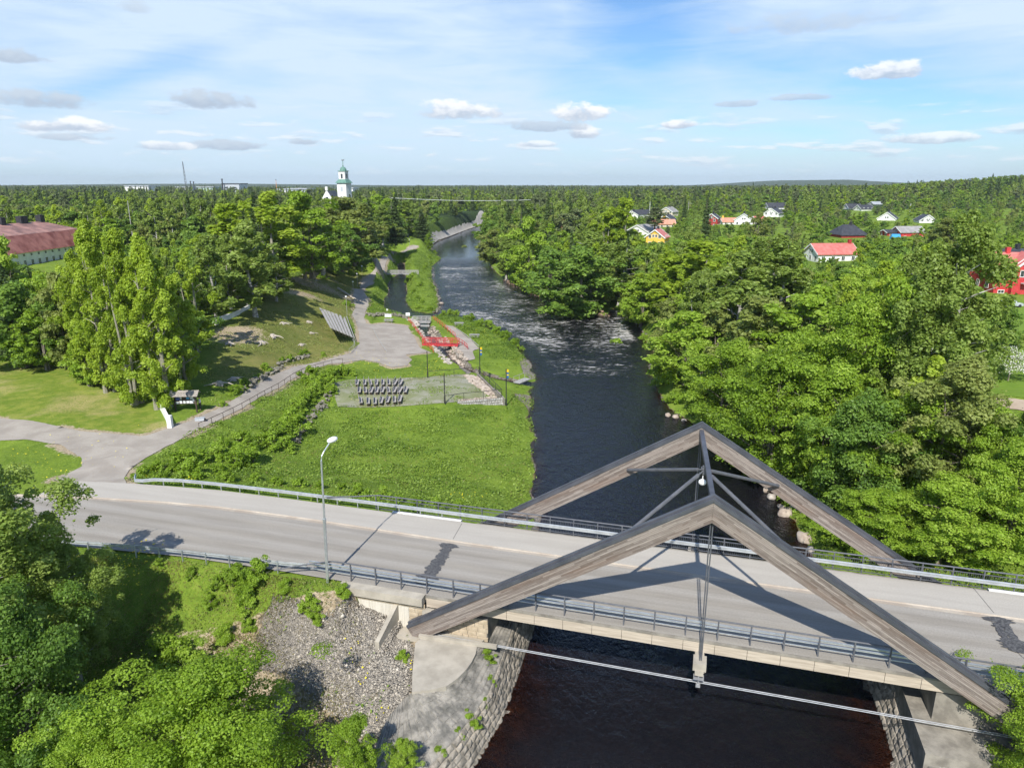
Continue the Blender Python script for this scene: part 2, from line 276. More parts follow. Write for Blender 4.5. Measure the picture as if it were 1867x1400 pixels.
# ------------------------------------------------------------------ mesh helpers
def new_obj(name, me, mat=None, parent=None, smooth=False):
    if mat is not None:
        for mm in (mat if isinstance(mat, (list, tuple)) else [mat]): me.materials.append(mm)
    if smooth: me.polygons.foreach_set('use_smooth', np.ones(len(me.polygons), dtype=bool))
    o = bpy.data.objects.new(name, me); COL.objects.link(o)
    if parent is not None: o.parent = parent
    return o
class MB:
    """collects faces; build() links them as ONE mesh object"""
    def __init__(s): s.v = []; s.f = []; s.mi = []; s.uv = []
    def add(s, vs, fs, mi=0, uvs=None):
        o = len(s.v); s.v += [tuple(map(float, p)) for p in vs]
        for k, f in enumerate(fs):
            s.f.append(tuple(i + o for i in f)); s.mi.append(mi); s.uv.append(uvs[k] if uvs else None)
    def box(s, c, size, rz=0.0, mi=0):
        x, y, z = (d / 2 for d in size); ca, sa = math.cos(rz), math.sin(rz)
        P = [(c[0] + a * x * ca - b * y * sa, c[1] + a * x * sa + b * y * ca, c[2] + d * z) for d in (-1, 1) for b in (-1, 1) for a in (-1, 1)]
        s.add(P, [(0, 2, 3, 1), (4, 5, 7, 6), (0, 1, 5, 4), (2, 6, 7, 3), (0, 4, 6, 2), (1, 3, 7, 5)], mi)
    def beam(s, p0, p1, w, h, mi=0, up=(0, 0, 1)):
        a, b = Vector(p0), Vector(p1); d = (b - a).normalized(); upv = Vector(up)
        if abs(d.dot(upv)) > 0.98: upv = Vector((1, 0, 0))
        sd = d.cross(upv).normalized() * (w / 2); u2 = sd.cross(d).normalized() * (h / 2)
        P = [q + i * sd + j * u2 for q in (a, b) for j in (-1, 1) for i in (-1, 1)]
        s.add(P, [(0, 1, 3, 2), (4, 6, 7, 5), (0, 4, 5, 1), (2, 3, 7, 6), (0, 2, 6, 4), (1, 5, 7, 3)], mi)
    def tube(s, pts, r, n=8, mi=0, r2=None):
        pts = [Vector(p) for p in pts]; m = len(pts); rs = [r + ((r2 if r2 is not None else r) - r) * i / (m - 1) for i in range(m)] if not isinstance(r, (list, tuple)) else r
        V = []
        for i, p in enumerate(pts):
            d = (pts[min(i + 1, m - 1)] - pts[max(i - 1, 0)]).normalized()
            a = d.cross(Vector((0, 0, 1)) if abs(d.z) < .95 else Vector((1, 0, 0))).normalized(); b = d.cross(a)
            V += [p + rs[i] * (math.cos(t) * a + math.sin(t) * b) for t in (2 * math.pi * k / n for k in range(n))]
        F = [(i * n + k, i * n + (k + 1) % n, (i + 1) * n + (k + 1) % n, (i + 1) * n + k) for i in range(m - 1) for k in range(n)]
        F += [tuple(range(n - 1, -1, -1)), tuple((m - 1) * n + k for k in range(n))]
        s.add(V, F, mi)
    def sphere(s, c, r, n=10, mi=0, sc=(1, 1, 1)):
        V = [(c[0], c[1], c[2] + r * sc[2])]; F = []
        m = n // 2
        for i in range(1, m):
            t = math.pi * i / m
            for k in range(n):
                p = 2 * math.pi * k / n
                V.append((c[0] + r * sc[0] * math.sin(t) * math.cos(p), c[1] + r * sc[1] * math.sin(t) * math.sin(p), c[2] + r * sc[2] * math.cos(t)))
        V.append((c[0], c[1], c[2] - r * sc[2])); last = len(V) - 1
        for k in range(n):
            F.append((0, 1 + k, 1 + (k + 1) % n)); F.append((last, 1 + (m - 2) * n + (k + 1) % n, 1 + (m - 2) * n + k))
        for i in range(m - 2):
            for k in range(n):
                a = 1 + i * n + k; b = 1 + i * n + (k + 1) % n
                F.append((a, a + n, b + n, b))
        s.add(V, F, mi)
    def prism(s, pts, z0, z1, mi=0):
        n = len(pts); s.add([(p[0], p[1], z0) for p in pts] + [(p[0], p[1], z1) for p in pts],
                            [tuple(range(n - 1, -1, -1)), tuple(range(n, 2 * n))] + [(i, (i + 1) % n, n + (i + 1) % n, n + i) for i in range(n)], mi)
    def build(s, name, mat, parent=None, smooth=False, origin=None):
        me = bpy.data.meshes.new(name); V = np.array(s.v, dtype=float)
        off = np.array(parent.matrix_basis.translation) if parent is not None and parent.get('_w') else np.zeros(3)
        if origin is not None: off = off + np.array(origin)
        me.from_pydata([tuple(p) for p in (V - off)], [], s.f)
        me.polygons.foreach_set('material_index', s.mi)
        if any(u is not None for u in s.uv):
            ul = me.uv_layers.new(name='UVMap'); d = []
            for u, f in zip(s.uv, s.f): d += [c for p in (u if u else [(0, 0)] * len(f)) for c in p]
            ul.data.foreach_set('uv', d)
        me.validate(); me.update()
        o = new_obj(name, me, mat, parent, smooth)
        if origin is not None: o.location = origin
        return o
def tag(o, label=None, cat=None, group=None, kind=None):
    if label: o['label'] = label
    if cat: o['category'] = cat
    if group: o['group'] = group
    if kind: o['kind'] = kind
    return o
def thing(name, label, cat, loc=(0, 0, 0), group=None, rz=0.0, world=True):
    """Empty at the thing's base; with world=True parts are given in world coordinates"""
    o = bpy.data.objects.new(name, None); COL.objects.link(o); o.location = loc; o.rotation_euler = (0, 0, rz); o.empty_display_size = .3
    if world: o['_w'] = 1
    return tag(o, label, cat, group)
def dup(root, loc, rz=0.0, scale=1.0, label=None, group=None):
    r = root.copy(); COL.objects.link(r); r.location = loc; r.rotation_euler = (0, 0, rz)
    r.scale = (scale,) * 3 if isinstance(scale, (int, float)) else scale
    if label: r['label'] = label
    if group: r['group'] = group
    for ch in root.children:
        c = ch.copy(); COL.objects.link(c); c.parent = r
        for g in ch.children:
            d = g.copy(); COL.objects.link(d); d.parent = c
    return r
def np_mesh(name, V, F, mat, parent=None, attrs=None, uv=None, smooth=False):
    """V (n,3), F (m,4|3) arrays"""
    me = bpy.data.meshes.new(name); nv, nf, k = len(V), len(F), F.shape[1]
    me.vertices.add(nv); me.vertices.foreach_set('co', np.asarray(V, dtype=np.float32).ravel())
    me.loops.add(nf * k); me.loops.foreach_set('vertex_index', np.asarray(F, dtype=np.int32).ravel())
    me.polygons.add(nf); me.polygons.foreach_set('loop_start', np.arange(0, nf * k, k, dtype=np.int32))
    for an, data in (attrs or {}).items():
        if data.ndim == 1:
            a = me.attributes.new(an, 'FLOAT', 'POINT'); a.data.foreach_set('value', data.astype(np.float32))
        else:
            a = me.attributes.new(an, 'FLOAT_COLOR', 'POINT'); d4 = np.ones((nv, 4), np.float32); d4[:, :data.shape[1]] = data; a.data.foreach_set('color', d4.ravel())
    if uv is not None:
        ul = me.uv_layers.new(name='UVMap'); ul.data.foreach_set('uv', uv[np.asarray(F).ravel()].astype(np.float32).ravel())
    me.update(calc_edges=True); me.validate()
    return new_obj(name, me, mat, parent, smooth)

# ------------------------------------------------------------------ terrain height
def vnoise(x, y, s, seed=0):
    x = np.asarray(x, float) / s + seed * 17.3; y = np.asarray(y, float) / s - seed * 9.1
    xi, yi = np.floor(x), np.floor(y); fx, fy = x - xi, y - yi; fx = fx * fx * (3 - 2 * fx); fy = fy * fy * (3 - 2 * fy)
    def h(a, b):
        v = np.sin(a * 127.1 + b * 311.7 + seed * 74.7) * 43758.5453; return v - np.floor(v)
    return (h(xi, yi) * (1 - fx) + h(xi + 1, yi) * fx) * (1 - fy) + (h(xi, yi + 1) * (1 - fx) + h(xi + 1, yi + 1) * fx) * fy
def fbm(x, y, s, seed=0, o=3): return sum(vnoise(x, y, s / 2 ** i, seed + i) / 2 ** i for i in range(o)) / sum(1 / 2 ** i for i in range(o))
def sdf(poly, X, Y):
    """signed distance to a closed polygon, negative inside"""
    P = np.asarray(poly, float)[:, :2]; shp = np.shape(X); X = np.ravel(X).astype(float); Y = np.ravel(Y).astype(float)
    d = np.full(X.shape, 1e18); ins = np.zeros(X.shape, bool)
    for (ax, ay), (bx, by) in zip(P, np.roll(P, -1, 0)):
        ex, ey = bx - ax, by - ay; wx, wy = X - ax, Y - ay
        t = np.clip((wx * ex + wy * ey) / (ex * ex + ey * ey + 1e-12), 0, 1)
        d = np.minimum(d, (wx - ex * t) ** 2 + (wy - ey * t) ** 2)
        c = (ay > Y) != (by > Y)
        if ey != 0: ins ^= c & (X < ex * (Y - ay) / ey + ax)
    d = np.sqrt(d); return np.where(ins, -d, d).reshape(shp)
def sst(a, b, x): t = np.clip((x - a) / (b - a), 0, 1); return t * t * (3 - 2 * t)
WZ = -6.0
def U2(pts, z=WZ): return [un(x, y, z)[:2] for x, y in pts]
RIVER = ([SC(-11.0, 14)[:2], SC(-11.6, 24)[:2]] + U2([(864, 1391), (915, 1310), (939, 1226), (952, 1175), (985, 935), (973, 900), (985, 870), (976, 835), (984, 800), (973, 760), (980, 738), (972, 715), (985, 695), (974, 668), (958, 645), (937, 625), (908, 606), (880, 593), (850, 582), (815, 574), (785, 577), (770, 577), (800, 573), (803, 560), (800, 540), (797, 525), (790, 510), (788, 495), (790, 485), (803, 475), (800, 466), (791, 458), (786, 450), (798, 441), (822, 431), (850, 420), (874, 412)])
         + [(-6, 640), (0, 700), (30, 790), (60, 800), (30, 700), (22, 640), (10, 600)] + U2([(884, 413), (878, 425), (874, 440), (880, 460), (886, 475), (905, 500), (930, 518), (960, 532), (995, 548), (1040, 565), (1072, 574), (1105, 577), (1122, 563), (1140, 566), (1160, 592), (1175, 612), (1185, 642), (1180, 680), (1192, 710), (1215, 745), (1252, 770), (1300, 805), (1335, 840), (1388, 872), (1408, 903), (1440, 955)])
         + [SC(12.0, 56)[:2], SC(12.4, 45.4)[:2], SC(12.5, 38.9)[:2], SC(12.8, 24)[:2], SC(13, 14)[:2]])
POND = U2([(790, 577), (765, 579), (740, 574), (715, 570), (703, 560), (703, 545), (710, 535), (709, 520), (716, 508), (728, 500), (726, 484), (737, 484), (738, 502), (739, 520), (741, 535), (737, 548), (742, 558), (750, 568), (775, 572), (800, 573), (815, 574)])
CHANNEL = U2([(768, 574), (780, 574), (780, 597), (785, 609), (796, 615), (807, 628), (818, 642), (835, 658), (842, 668), (872, 682), (910, 691), (950, 697), (985, 699), (985, 705), (940, 702), (900, 695), (866, 687), (836, 672), (820, 661), (806, 649), (793, 636), (782, 624), (775, 615), (770, 609), (766, 597)])
def road_near(s): return np.interp(s, [-90, -66, -52, -46, -37, -29, -20, 60], [24, 33.6, 37.6, 38.6, 39.5, 39.7, 39.62, 39.62])
def road_kerb(s): return np.interp(s, [-90, -66, -60.6, -52.8, -45, -39.7, -33.3, -27, -16.5, 3, 21, 60], [34.5, 42.6, 44.3, 45.85, 46.95, 47.4, 47.5, 47.4, 47.15, 47.15, 47.3, 47.4])
def road_far(s): return np.interp(s, [-90, -66, -58.8, -50.6, -42, -35, -26, -17.6, 60], [37.8, 46.2, 48.1, 49.55, 50.4, 50.5, 50.45, 50.42, 50.42])
ROADPOLY = [SC(s, float(road_near(s)))[:2] for s in range(-90, 61, 4)] + [SC(s, float(road_far(s)))[:2] for s in range(60, -91, -4)]
_cp = []
for x, y, z in [(200, 800, 0), (300, 780, -.2), (100, 790, .1), (0, 780, .1), (362, 782, -.35), (430, 750, -.9), (500, 712, -1.7), (560, 675, -2.4), (640, 655, -3.3), (700, 665, -4.1), (700, 620, -4.2), (750, 640, -4.4), (660, 590, -3.9), (650, 560, -3.7), (650, 527, -3.5), (684, 495, -3.4), (705, 475, -3.2), (760, 450, -2.8),
                (420, 860, -1.6), (380, 830, -.9), (560, 865, -3.4), (700, 885, -3.1), (700, 850, -4.6), (850, 900, -3.6), (850, 860, -5.0), (930, 905, -5.1), (850, 780, -5.4), (700, 780, -5.1), (630, 770, -4.9), (960, 820, -5.6), (955, 740, -5.6),
                (520, 700, -1.9), (560, 700, -2.6), (450, 770, -1.3), (480, 745, -1.8), (350, 835, -.8), (420, 800, -1.4), (475, 790, -2.0), (545, 812, -4.5), (600, 745, -4.8), (515, 780, -2.5), (575, 708, -2.8), (500, 840, -3.3),
                (622, 742, -4.1), (612, 698, -4.05), (780, 691, -4.05), (812, 733, -4.05), (870, 705, -4.05), (700, 715, -4.05), (848, 686, -4.1),
                (830, 660, -4.8), (800, 670, -4.6), (740, 675, -4.3), (900, 640, -5.1), (920, 680, -5.5), (955, 685, -5.7), (860, 610, -4.9), (820, 590, -4.8), (740, 585, -4.5), (700, 558, -4.9), (680, 560, -4.4), (720, 470, -4.0), (780, 450, -4.6), (765, 470, -4.9), (770, 540, -5.0), (760, 510, -5.1), (700, 585, -4.4), (930, 710, -5.6), (900, 760, -5.5),
                (600, 600, -2.6), (590, 560, .3), (560, 640, -2.0), (500, 640, -.4), (440, 690, -.1), (640, 620, -3.4), (400, 700, .8), (420, 640, 1.6), (480, 600, 2.0), (540, 565, 1.6), (540, 530, 3.2), (620, 520, -.2), (636, 545, -2.2), (635, 500, -.2), (600, 480, 3.4), (520, 480, 5), (450, 570, 3), (400, 590, 2.8), (665, 470, 1.2), (735, 435, 2.2), (640, 440, 5), (380, 560, 3.6), (330, 700, .5),
                (50, 720, .5), (150, 680, .8), (0, 650, 1.2), (250, 740, .2), (60, 840, .1), (300, 1030, -.9), (560, 1080, -.8), (620, 1085, -.9), (660, 1150, -2.3), (700, 1190, -2.7), (745, 1200, -2.75), (745, 1262, -3.1), (640, 1250, -3.6), (500, 1150, -3.0), (350, 1120, -3.0), (200, 1100, -2.6), (700, 1390, -5.0), (450, 1390, -6.2), (200, 1300, -6.3), (780, 1395, -4.9), (600, 1300, -4.6), (0, 1200, -4),
                (1480, 935, -5.5), (1500, 990, -5.0), (1570, 1010, -4.2), (1650, 1030, -3.4), (1760, 1010, -2.0), (1860, 1030, -1.5), (1300, 785, -5.3), (1240, 745, -5.3), (1500, 900, -4.4), (1800, 900, .4), (1840, 720, 2), (1840, 540, 3.2), (1830, 620, 2.6), (1200, 640, -5.2), (1130, 545, -5.2), (1000, 530, -5.0), (930, 500, -4.8)]:
    p = un(x, y, z); _cp.append((p[0], p[1], z))
for s, c, z in [(16, 41, -3.2), (16, 34, -3.6), (22, 34, -2.6), (17, 49, -3.2), (24, 53, -1.6), (40, 53, -.6), (40, 36, -.6), (-15, 49, -3.2), (-15, 42, -2.75), (-24, 51.6, -.5), (-34, 52, -.6), (-44, 51.5, -.4), (30, 34, -1.5), (15, 22, -5), (-14, 20, -5.4), (16, 56, -4.0)]:
    p = SC(s, c); _cp.append((p[0], p[1], z))
for p in [(-150, 150, 2.5), (-110, 90, 1), (-90, 60, 0), (-60, 20, -6), (-200, 250, 3.5), (-80, 220, 5.5), (-60, 300, 6), (-150, 400, 5.5), (-30, 420, 3), (-60, 180, 4.5), (-90, 150, 3.5), (-40, 240, 4.5), (-25, 300, 2.5), (-300, 150, 3), (-400, 400, 5), (-14, 360, 0.5),
          (45, 75, -1.0), (60, 90, .8), (38, 110, -2.2), (60, 130, 1.6), (90, 110, 2.4), (50, 170, 1.2), (60, 200, 3), (34, 140, -3.5), (100, 160, 3.2), (100, 250, 4.2), (200, 250, 5), (60, 60, -1), (120, 80, 1.6), (200, 400, 5.5), (60, 400, 4.5), (300, 150, 4), (120, 30, 0), (40, 15, -4), (30, 280, 2.5), (40, 330, 3.5)]:
    _cp.append(p)
CP = np.array(_cp)
_D = np.hypot(CP[:, None, 0] - CP[None, :, 0], CP[:, None, 1] - CP[None, :, 1])
_W = np.linalg.solve(_D - 0.15 * np.eye(len(CP)), CP[:, 2] - CP[:, 2].mean())
SMOOTH = []                      # paved outlines: the terrain is even under them
def base_h(X, Y):
    out = np.zeros(X.shape)
    for (cx_, cy_, _), w in zip(CP, _W): out += w * np.hypot(X - cx_, Y - cy_)
    return out + CP[:, 2].mean()
PADPOLY = [(p[0], p[1]) for p in (un(872, 1176, -2.5), un(866, 1195, -2.5), un(850, 1220, -2.5), un(813, 1252, -2.5), un(751, 1262, -2.5), un(757, 1172, -2.5))]
ISLETS = [(un(1063, 573, WZ), 4.6, 1.5), (un(1108, 567, WZ), 3.2, 1.8)]
def hgt(X, Y, detail=True):
    X = np.atleast_1d(np.asarray(X, float)); Y = np.atleast_1d(np.asarray(Y, float))
    D = np.hypot(X, Y)
    b = base_h(X, Y) if D.min() < 460 else np.zeros(X.shape)
    far = 4.6 + 1.8 * (vnoise(X, Y, 260, 3) - .5)
    far = far + 30 * np.exp(-(((X - 640) / 260) ** 2 + ((Y - 880) / 260) ** 2)) + 2 * np.exp(-(((X - 330) / 90) ** 2 + ((Y - 520) / 110) ** 2))
    far = far + 55 * np.exp(-(((X - 2300) / 700) ** 2 + ((Y - 5600) / 900) ** 2)) + 22 * np.exp(-(((X + 2200) / 1600) ** 2 + ((Y - 5200) / 700) ** 2))
    k = sst(260, 440, D); h = b * (1 - k) + far * k
    h = np.where(D > 440, far, h)
    if detail:
        m = np.clip(D / 100, .5, 1)
        for q_ in SMOOTH: m = m * sst(-.2, 2.2, sdf(q_, X, Y))
        h = h + (fbm(X, Y, 7, 5) - .5) * 0.5 * m + (vnoise(X, Y, 1.3, 8) - .5) * 0.12 * np.minimum(m, 1)
    s, c = to_sc(X, Y)
    dr = sdf(ROADPOLY, X, Y)
    near_br = (s > -22.5) & (s < 20.5)
    rw = np.where(near_br, .02, 3.2); h = np.where(dr < rw, (-0.16) * (1 - sst(0, 1, dr / rw)) + h * sst(0, 1, dr / rw), h)
    h = np.where(near_br & (dr < 0), -3.1, h); h = np.where(near_br & (dr < 3.0) & (s > -19) & (c < 45), np.minimum(h, -2.85), h); h = np.where((s < -19) & near_br & (dr < 3.0) & (c < 45), np.minimum(h, -.95 + (s + 22.5) * -.38 - dr * .15), h)
    pd = sdf(PADPOLY, X, Y); h = np.where(pd < 1.2, np.minimum(h, -2.72 * (1 - sst(.2, 1.2, pd)) + h * sst(.2, 1.2, pd)), h)
    # river, pond and channel
    sr = sdf(RIVER, X, Y); sp = sdf(POND, X, Y); sch = sdf(CHANNEL, X, Y)
    wob = (fbm(X, Y, 3.5, 21) - .5) * np.where(Y < 62, 0.2, 1.6)
    sr = np.where(Y < 30, sr, sr + wob); sp = sp + wob * .3
    bw = np.where((np.abs(c - 45) < 24) & (Y < 60), 1.5, np.where(Y > 230, 9.0, 3.2))
    bank = sst(0, 1, np.clip(sr / bw, 0, 1))
    h = np.where(sr > 0, (WZ - .05) * (1 - bank) + np.maximum(h, WZ + .25) * bank, h)
    for sd_, w in ((sp, 4.0), (sch, 0.7)):
        bk = sst(0, 1, np.clip(sd_ / w, 0, 1)); h = np.where(sd_ > 0, (WZ - .05) * (1 - bk) + h * bk, h)
    sm = np.minimum(np.minimum(sr, sp), sch)
    h = np.where(sm <= 0, WZ - .05 - np.minimum(-sm * np.where(Y < 62, .11, .42), 1.7) + (vnoise(X, Y, 1.1, 31) - .5) * .25, h)
    # behind the stone abutments the fill stands up right at the wall
    for (ip, a, bb) in ISLETS:
        q = ((X - ip[0]) / a) ** 2 + ((Y - ip[1]) / bb) ** 2; h = np.maximum(h, WZ - .6 + .95 * np.exp(-q * 1.0))
    return h
def H1(x, y, detail=True): return float(hgt(x, y, detail)[0])
def gp(px, py, detail=False):
    """ground point under a pixel (survey helper): walks the sight line down to the terrain"""
    r = np.array(ray(px, py)); t = np.concatenate([np.arange(25, 200, 1.0), np.arange(200, 900, 4.0)])
    X, Y, Z = r[0] * t, r[1] * t, CAM_H + r[2] * t
    d = Z - hgt(X, Y, detail); i = int(np.argmax(d < 0)) if (d < 0).any() else len(t) - 1
    if i == 0: return (X[0], Y[0], Z[0])
    lo, hi = t[i - 1], t[i]
    for _ in range(12):
        m = (lo + hi) / 2
        if CAM_H + r[2] * m - H1(r[0] * m, r[1] * m, detail) < 0: hi = m
        else: lo = m
    m = hi; return (r[0] * m, r[1] * m, H1(r[0] * m, r[1] * m, detail))
def G2(pts): return [gp(x, y)[:2] for x, y in pts]

# paved and gravelled areas (ground polygons)
PATH = G2([(95, 876), (150, 851), (149, 835), (108, 811), (45, 802), (-60, 806), (-60, 756), (0, 763), (60, 768), (150, 787), (262, 797), (312, 779), (345, 769), (400, 744), (440, 722), (480, 692), (540, 668), (600, 655), (637, 644), (655, 628), (654, 605), (648, 585), (641, 575), (648, 563), (644, 540), (646, 527), (659, 516), (666, 507), (684, 491), (693, 476), (697, 467), (712, 460), (743, 452), (753, 447), (762, 448), (761, 452), (744, 457), (718, 464), (708, 471), (703, 481), (695, 495), (684, 503), (679, 512), (682, 517), (667, 525), (662, 531), (672, 547), (673, 554), (667, 567), (664, 581), (668, 590), (678, 592), (705, 589), (742, 594), (757, 617), (765, 634), (785, 643), (738, 647), (752, 656), (742, 667), (714, 670), (691, 662), (664, 656), (640, 660), (600, 664), (560, 677), (500, 712), (430, 751), (362, 784), (330, 800), (262, 838), (236, 858), (226, 872), (232, 884), (200, 884)])
TERRACE = G2([(604, 697), (640, 692), (700, 690), (779, 688), (853, 683), (876, 703), (888, 724), (815, 735), (740, 740), (616, 743)])
SMOOTH += [PATH, TERRACE]
EASTGRAVEL = G2([(811, 592), (826, 594), (858, 620), (874, 636), (861, 642), (866, 655), (850, 662), (828, 645), (824, 632), (838, 623), (828, 612)])
STONEYCHAN = G2([(782, 598), (792, 597), (806, 612), (812, 618), (822, 642), (838, 652), (862, 672), (855, 684), (838, 668), (818, 640), (806, 626), (786, 610)])
LAWN = G2([(-150, 760), (-150, 640), (0, 640), (80, 660), (160, 675), (220, 700), (275, 740), (312, 778), (262, 796), (150, 785), (0, 762)])
GRAVELSLOPE = G2([(640, 1080), (735, 1110), (750, 1160), (757, 1200), (752, 1262), (800, 1262), (850, 1235), (912, 1187), (905, 1260), (860, 1330), (800, 1400), (700, 1440), (640, 1330), (560, 1260), (470, 1210), (480, 1120), (520, 1085), (600, 1120)])
SANDS = [G2([(938, 716), (960, 719), (974, 725), (978, 745), (981, 762), (965, 754), (958, 738), (945, 728)]), G2([(950, 650), (962, 655), (974, 675), (982, 690), (968, 692), (955, 680), (948, 662)]), G2([(905, 965), (915, 970), (930, 960), (925, 955)]), G2([(798, 440), (830, 427), (876, 411), (880, 414), (850, 428), (815, 440), (800, 447)])]
MEADOW = G2([(240, 880), (345, 800), (430, 760), (520, 705), (600, 668), (700, 680), (930, 640), (970, 700), (985, 800), (985, 935), (700, 935)])
SOILS = [(gp(560, 515), 9, 3.5), (gp(530, 528), 7, 3), (gp(640, 545), 6, 1.2), (gp(590, 505), 8, 2), (gp(430, 610), 5, 3)]

# ------------------------------------------------------------------ ground sheet
def axis(knots):
    out = []
    for (a, b, st) in knots: out += list(np.arange(a, b, st))
    return np.array(out + [knots[-1][1]])
gx = axis([(-9000, -2000, 700), (-2000, -600, 100), (-600, -200, 20), (-200, -80, 4), (-80, -46, 1.0), (-46, 42, .42), (42, 90, 1.2), (90, 200, 4), (200, 600, 16), (600, 2000, 70), (2000, 9000, 500)])
gy = axis([(-300, 0, 60), (0, 24, 3), (24, 130, .42), (130, 200, .8), (200, 300, 1.5), (300, 620, 2.5), (620, 900, 20), (900, 2000, 60), (2000, 9000, 350)])
GX, GY = np.meshgrid(gx, gy); GZ = hgt(GX.ravel(), GY.ravel()).reshape(GX.shape)
nx_, ny_ = len(gx), len(gy)
def grid_faces(nx, ny):
    i = np.arange(nx * ny).reshape(ny, nx); return np.stack([i[:-1, :-1].ravel(), i[:-1, 1:].ravel(), i[1:, 1:].ravel(), i[1:, :-1].ravel()], 1)
Xf, Yf, Zf = GX.ravel(), GY.ravel(), GZ.ravel()
sr = np.minimum(np.minimum(sdf(RIVER, Xf, Yf), sdf(POND, Xf, Yf)), sdf(CHANNEL, Xf, Yf))
shore = np.clip(1 - sr / np.where(Yf < 62, .8, 1.1), 0, 1)
gravel = np.clip(.5 - sdf(GRAVELSLOPE, Xf, Yf) / 3.0, 0, 1)
for poly in SANDS: gravel = np.maximum(gravel, np.clip(.5 - sdf(poly, Xf, Yf) / .6, 0, 1))
gravel = np.maximum(gravel, np.clip(.5 - sdf(STONEYCHAN, Xf, Yf) / .8, 0, 1))
lawn = np.clip(.5 - sdf(LAWN, Xf, Yf) / 2, 0, 1)
dry = np.zeros(Xf.shape)
for (p, a, b) in SOILS: dry = np.maximum(dry, np.exp(-(((Xf - p[0]) / a) ** 2 + ((Yf - p[1]) / b / 2.0) ** 2)) * 1.0)
dry = np.maximum(dry, np.where((Yf < 44) & (Xf < 0), np.clip(.75 - np.maximum(0, sdf(GRAVELSLOPE, Xf, Yf)) / 16, .3, .75), 0) * (sdf(ROADPOLY, Xf, Yf) > 0))
wet = np.where(Zf < WZ + .0, 1.0, 0.0)
dpath = sdf(PATH, Xf, Yf); dry = np.maximum(dry, np.clip(1 - np.abs(dpath) / 1.6, 0, 1) * np.clip(fbm(Xf, Yf, 5, 44) * 2.6 - .55, .1, 1.0))
hill = np.clip(1 - np.maximum(0, sdf(G2([(400, 690), (440, 600), (480, 540), (540, 490), (620, 480), (660, 500), (640, 560), (600, 600), (640, 640), (560, 660), (480, 680)]), Xf, Yf)) / 4, 0, 1)
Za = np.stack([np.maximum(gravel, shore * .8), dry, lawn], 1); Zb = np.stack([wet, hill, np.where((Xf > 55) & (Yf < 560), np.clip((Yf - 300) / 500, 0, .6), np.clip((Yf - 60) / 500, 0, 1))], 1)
mg, nt = new_mat('ground_grass_and_gravel')
geo = nt.nodes.new('ShaderNodeNewGeometry'); P = geo.outputs['Position']
za = nt.nodes.new('ShaderNodeAttribute'); za.attribute_name = 'za'; zb = nt.nodes.new('ShaderNodeAttribute'); zb.attribute_name = 'zb'
sa = nt.nodes.new('ShaderNodeSeparateXYZ'); lk(nt, za.outputs['Vector'], sa.inputs[0]); sb = nt.nodes.new('ShaderNodeSeparateXYZ'); lk(nt, zb.outputs['Vector'], sb.inputs[0])
nA = noise(nt, P, 0.11, 4, .6, .4); nB = noise(nt, P, 0.75, 5, .65); nC = noise(nt, P, 4.5, 4, .65); nD = noise(nt, P, 17, 3, .6)
mix3 = mth(nt, 'ADD', mth(nt, 'MULTIPLY', nA, .35), mth(nt, 'ADD', mth(nt, 'MULTIPLY', nB, .3), mth(nt, 'MULTIPLY', nC, .35)))
g = mixc(nt, maprange(nt, mix3, .36, .64), (0.095, 0.160, 0.018), (0.21, 0.295, 0.036))
g = mixc(nt, maprange(nt, nB, .60, .80, 0, .5), g, (0.24, 0.235, 0.07))
lw = mixc(nt, maprange(nt, nB, .35, .7), (0.135, 0.205, 0.022), (0.25, 0.28, 0.05))
lw = mixc(nt, mth(nt, 'MULTIPLY', maprange(nt, nA, .5, .66), maprange(nt, nC, .3, .6)), lw, (0.37, 0.32, 0.13))
g = mixc(nt, sa.outputs[2], g, lw)
hl = mixc(nt, maprange(nt, mix3, .38, .62), (0.12, 0.155, 0.03), (0.24, 0.225, 0.07))
g = mixc(nt, sb.outputs[1], g, hl)
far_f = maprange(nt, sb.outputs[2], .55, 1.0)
soil = mixc(nt, maprange(nt, nC, .35, .65), (0.28, 0.215, 0.14), (0.47, 0.395, 0.28))
ds = mth(nt, 'ADD', sa.outputs[1], mth(nt, 'MULTIPLY_ADD', nC, .8, -.4)); ds = mth(nt, 'ADD', ds, mth(nt, 'MULTIPLY_ADD', nB, .8, -.4))
g = mixc(nt, maprange(nt, ds, .38, .6), g, soil)
vor = nt.nodes.new('ShaderNodeTexVoronoi'); lk(nt, P, vor.inputs['Vector']); vor.inputs['Scale'].default_value = 4.2; vor.inputs['Randomness'].default_value = 1
vs_ = nt.nodes.new('ShaderNodeSeparateXYZ'); lk(nt, vor.outputs['Color'], vs_.inputs[0])
vor2 = nt.nodes.new('ShaderNodeTexVoronoi'); lk(nt, P, vor2.inputs['Vector']); vor2.inputs['Scale'].default_value = 11
vs2_ = nt.nodes.new('ShaderNodeSeparateXYZ'); lk(nt, vor2.outputs['Color'], vs2_.inputs[0])
gr = mixc(nt, maprange(nt, vs_.outputs[0], 0, 1), (0.21, 0.19, 0.165), (0.43, 0.385, 0.325))
gr = mixc(nt, maprange(nt, vs2_.outputs[1], .3, .9, 0, .7), gr, (0.52, 0.47, 0.40))
gr = mixc(nt, maprange(nt, nB, .55, .7, 0, .65), gr, (0.33, 0.27, 0.16))
gw = mth(nt, 'ADD', sa.outputs[0], mth(nt, 'MULTIPLY_ADD', nB, 1.1, -.55)); gw = mth(nt, 'ADD', gw, mth(nt, 'MULTIPLY_ADD', nC, .5, -.25))
gm = maprange(nt, gw, .42, .56)
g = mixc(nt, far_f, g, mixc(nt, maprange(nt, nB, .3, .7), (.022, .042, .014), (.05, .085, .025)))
g = mixc(nt, gm, g, gr)
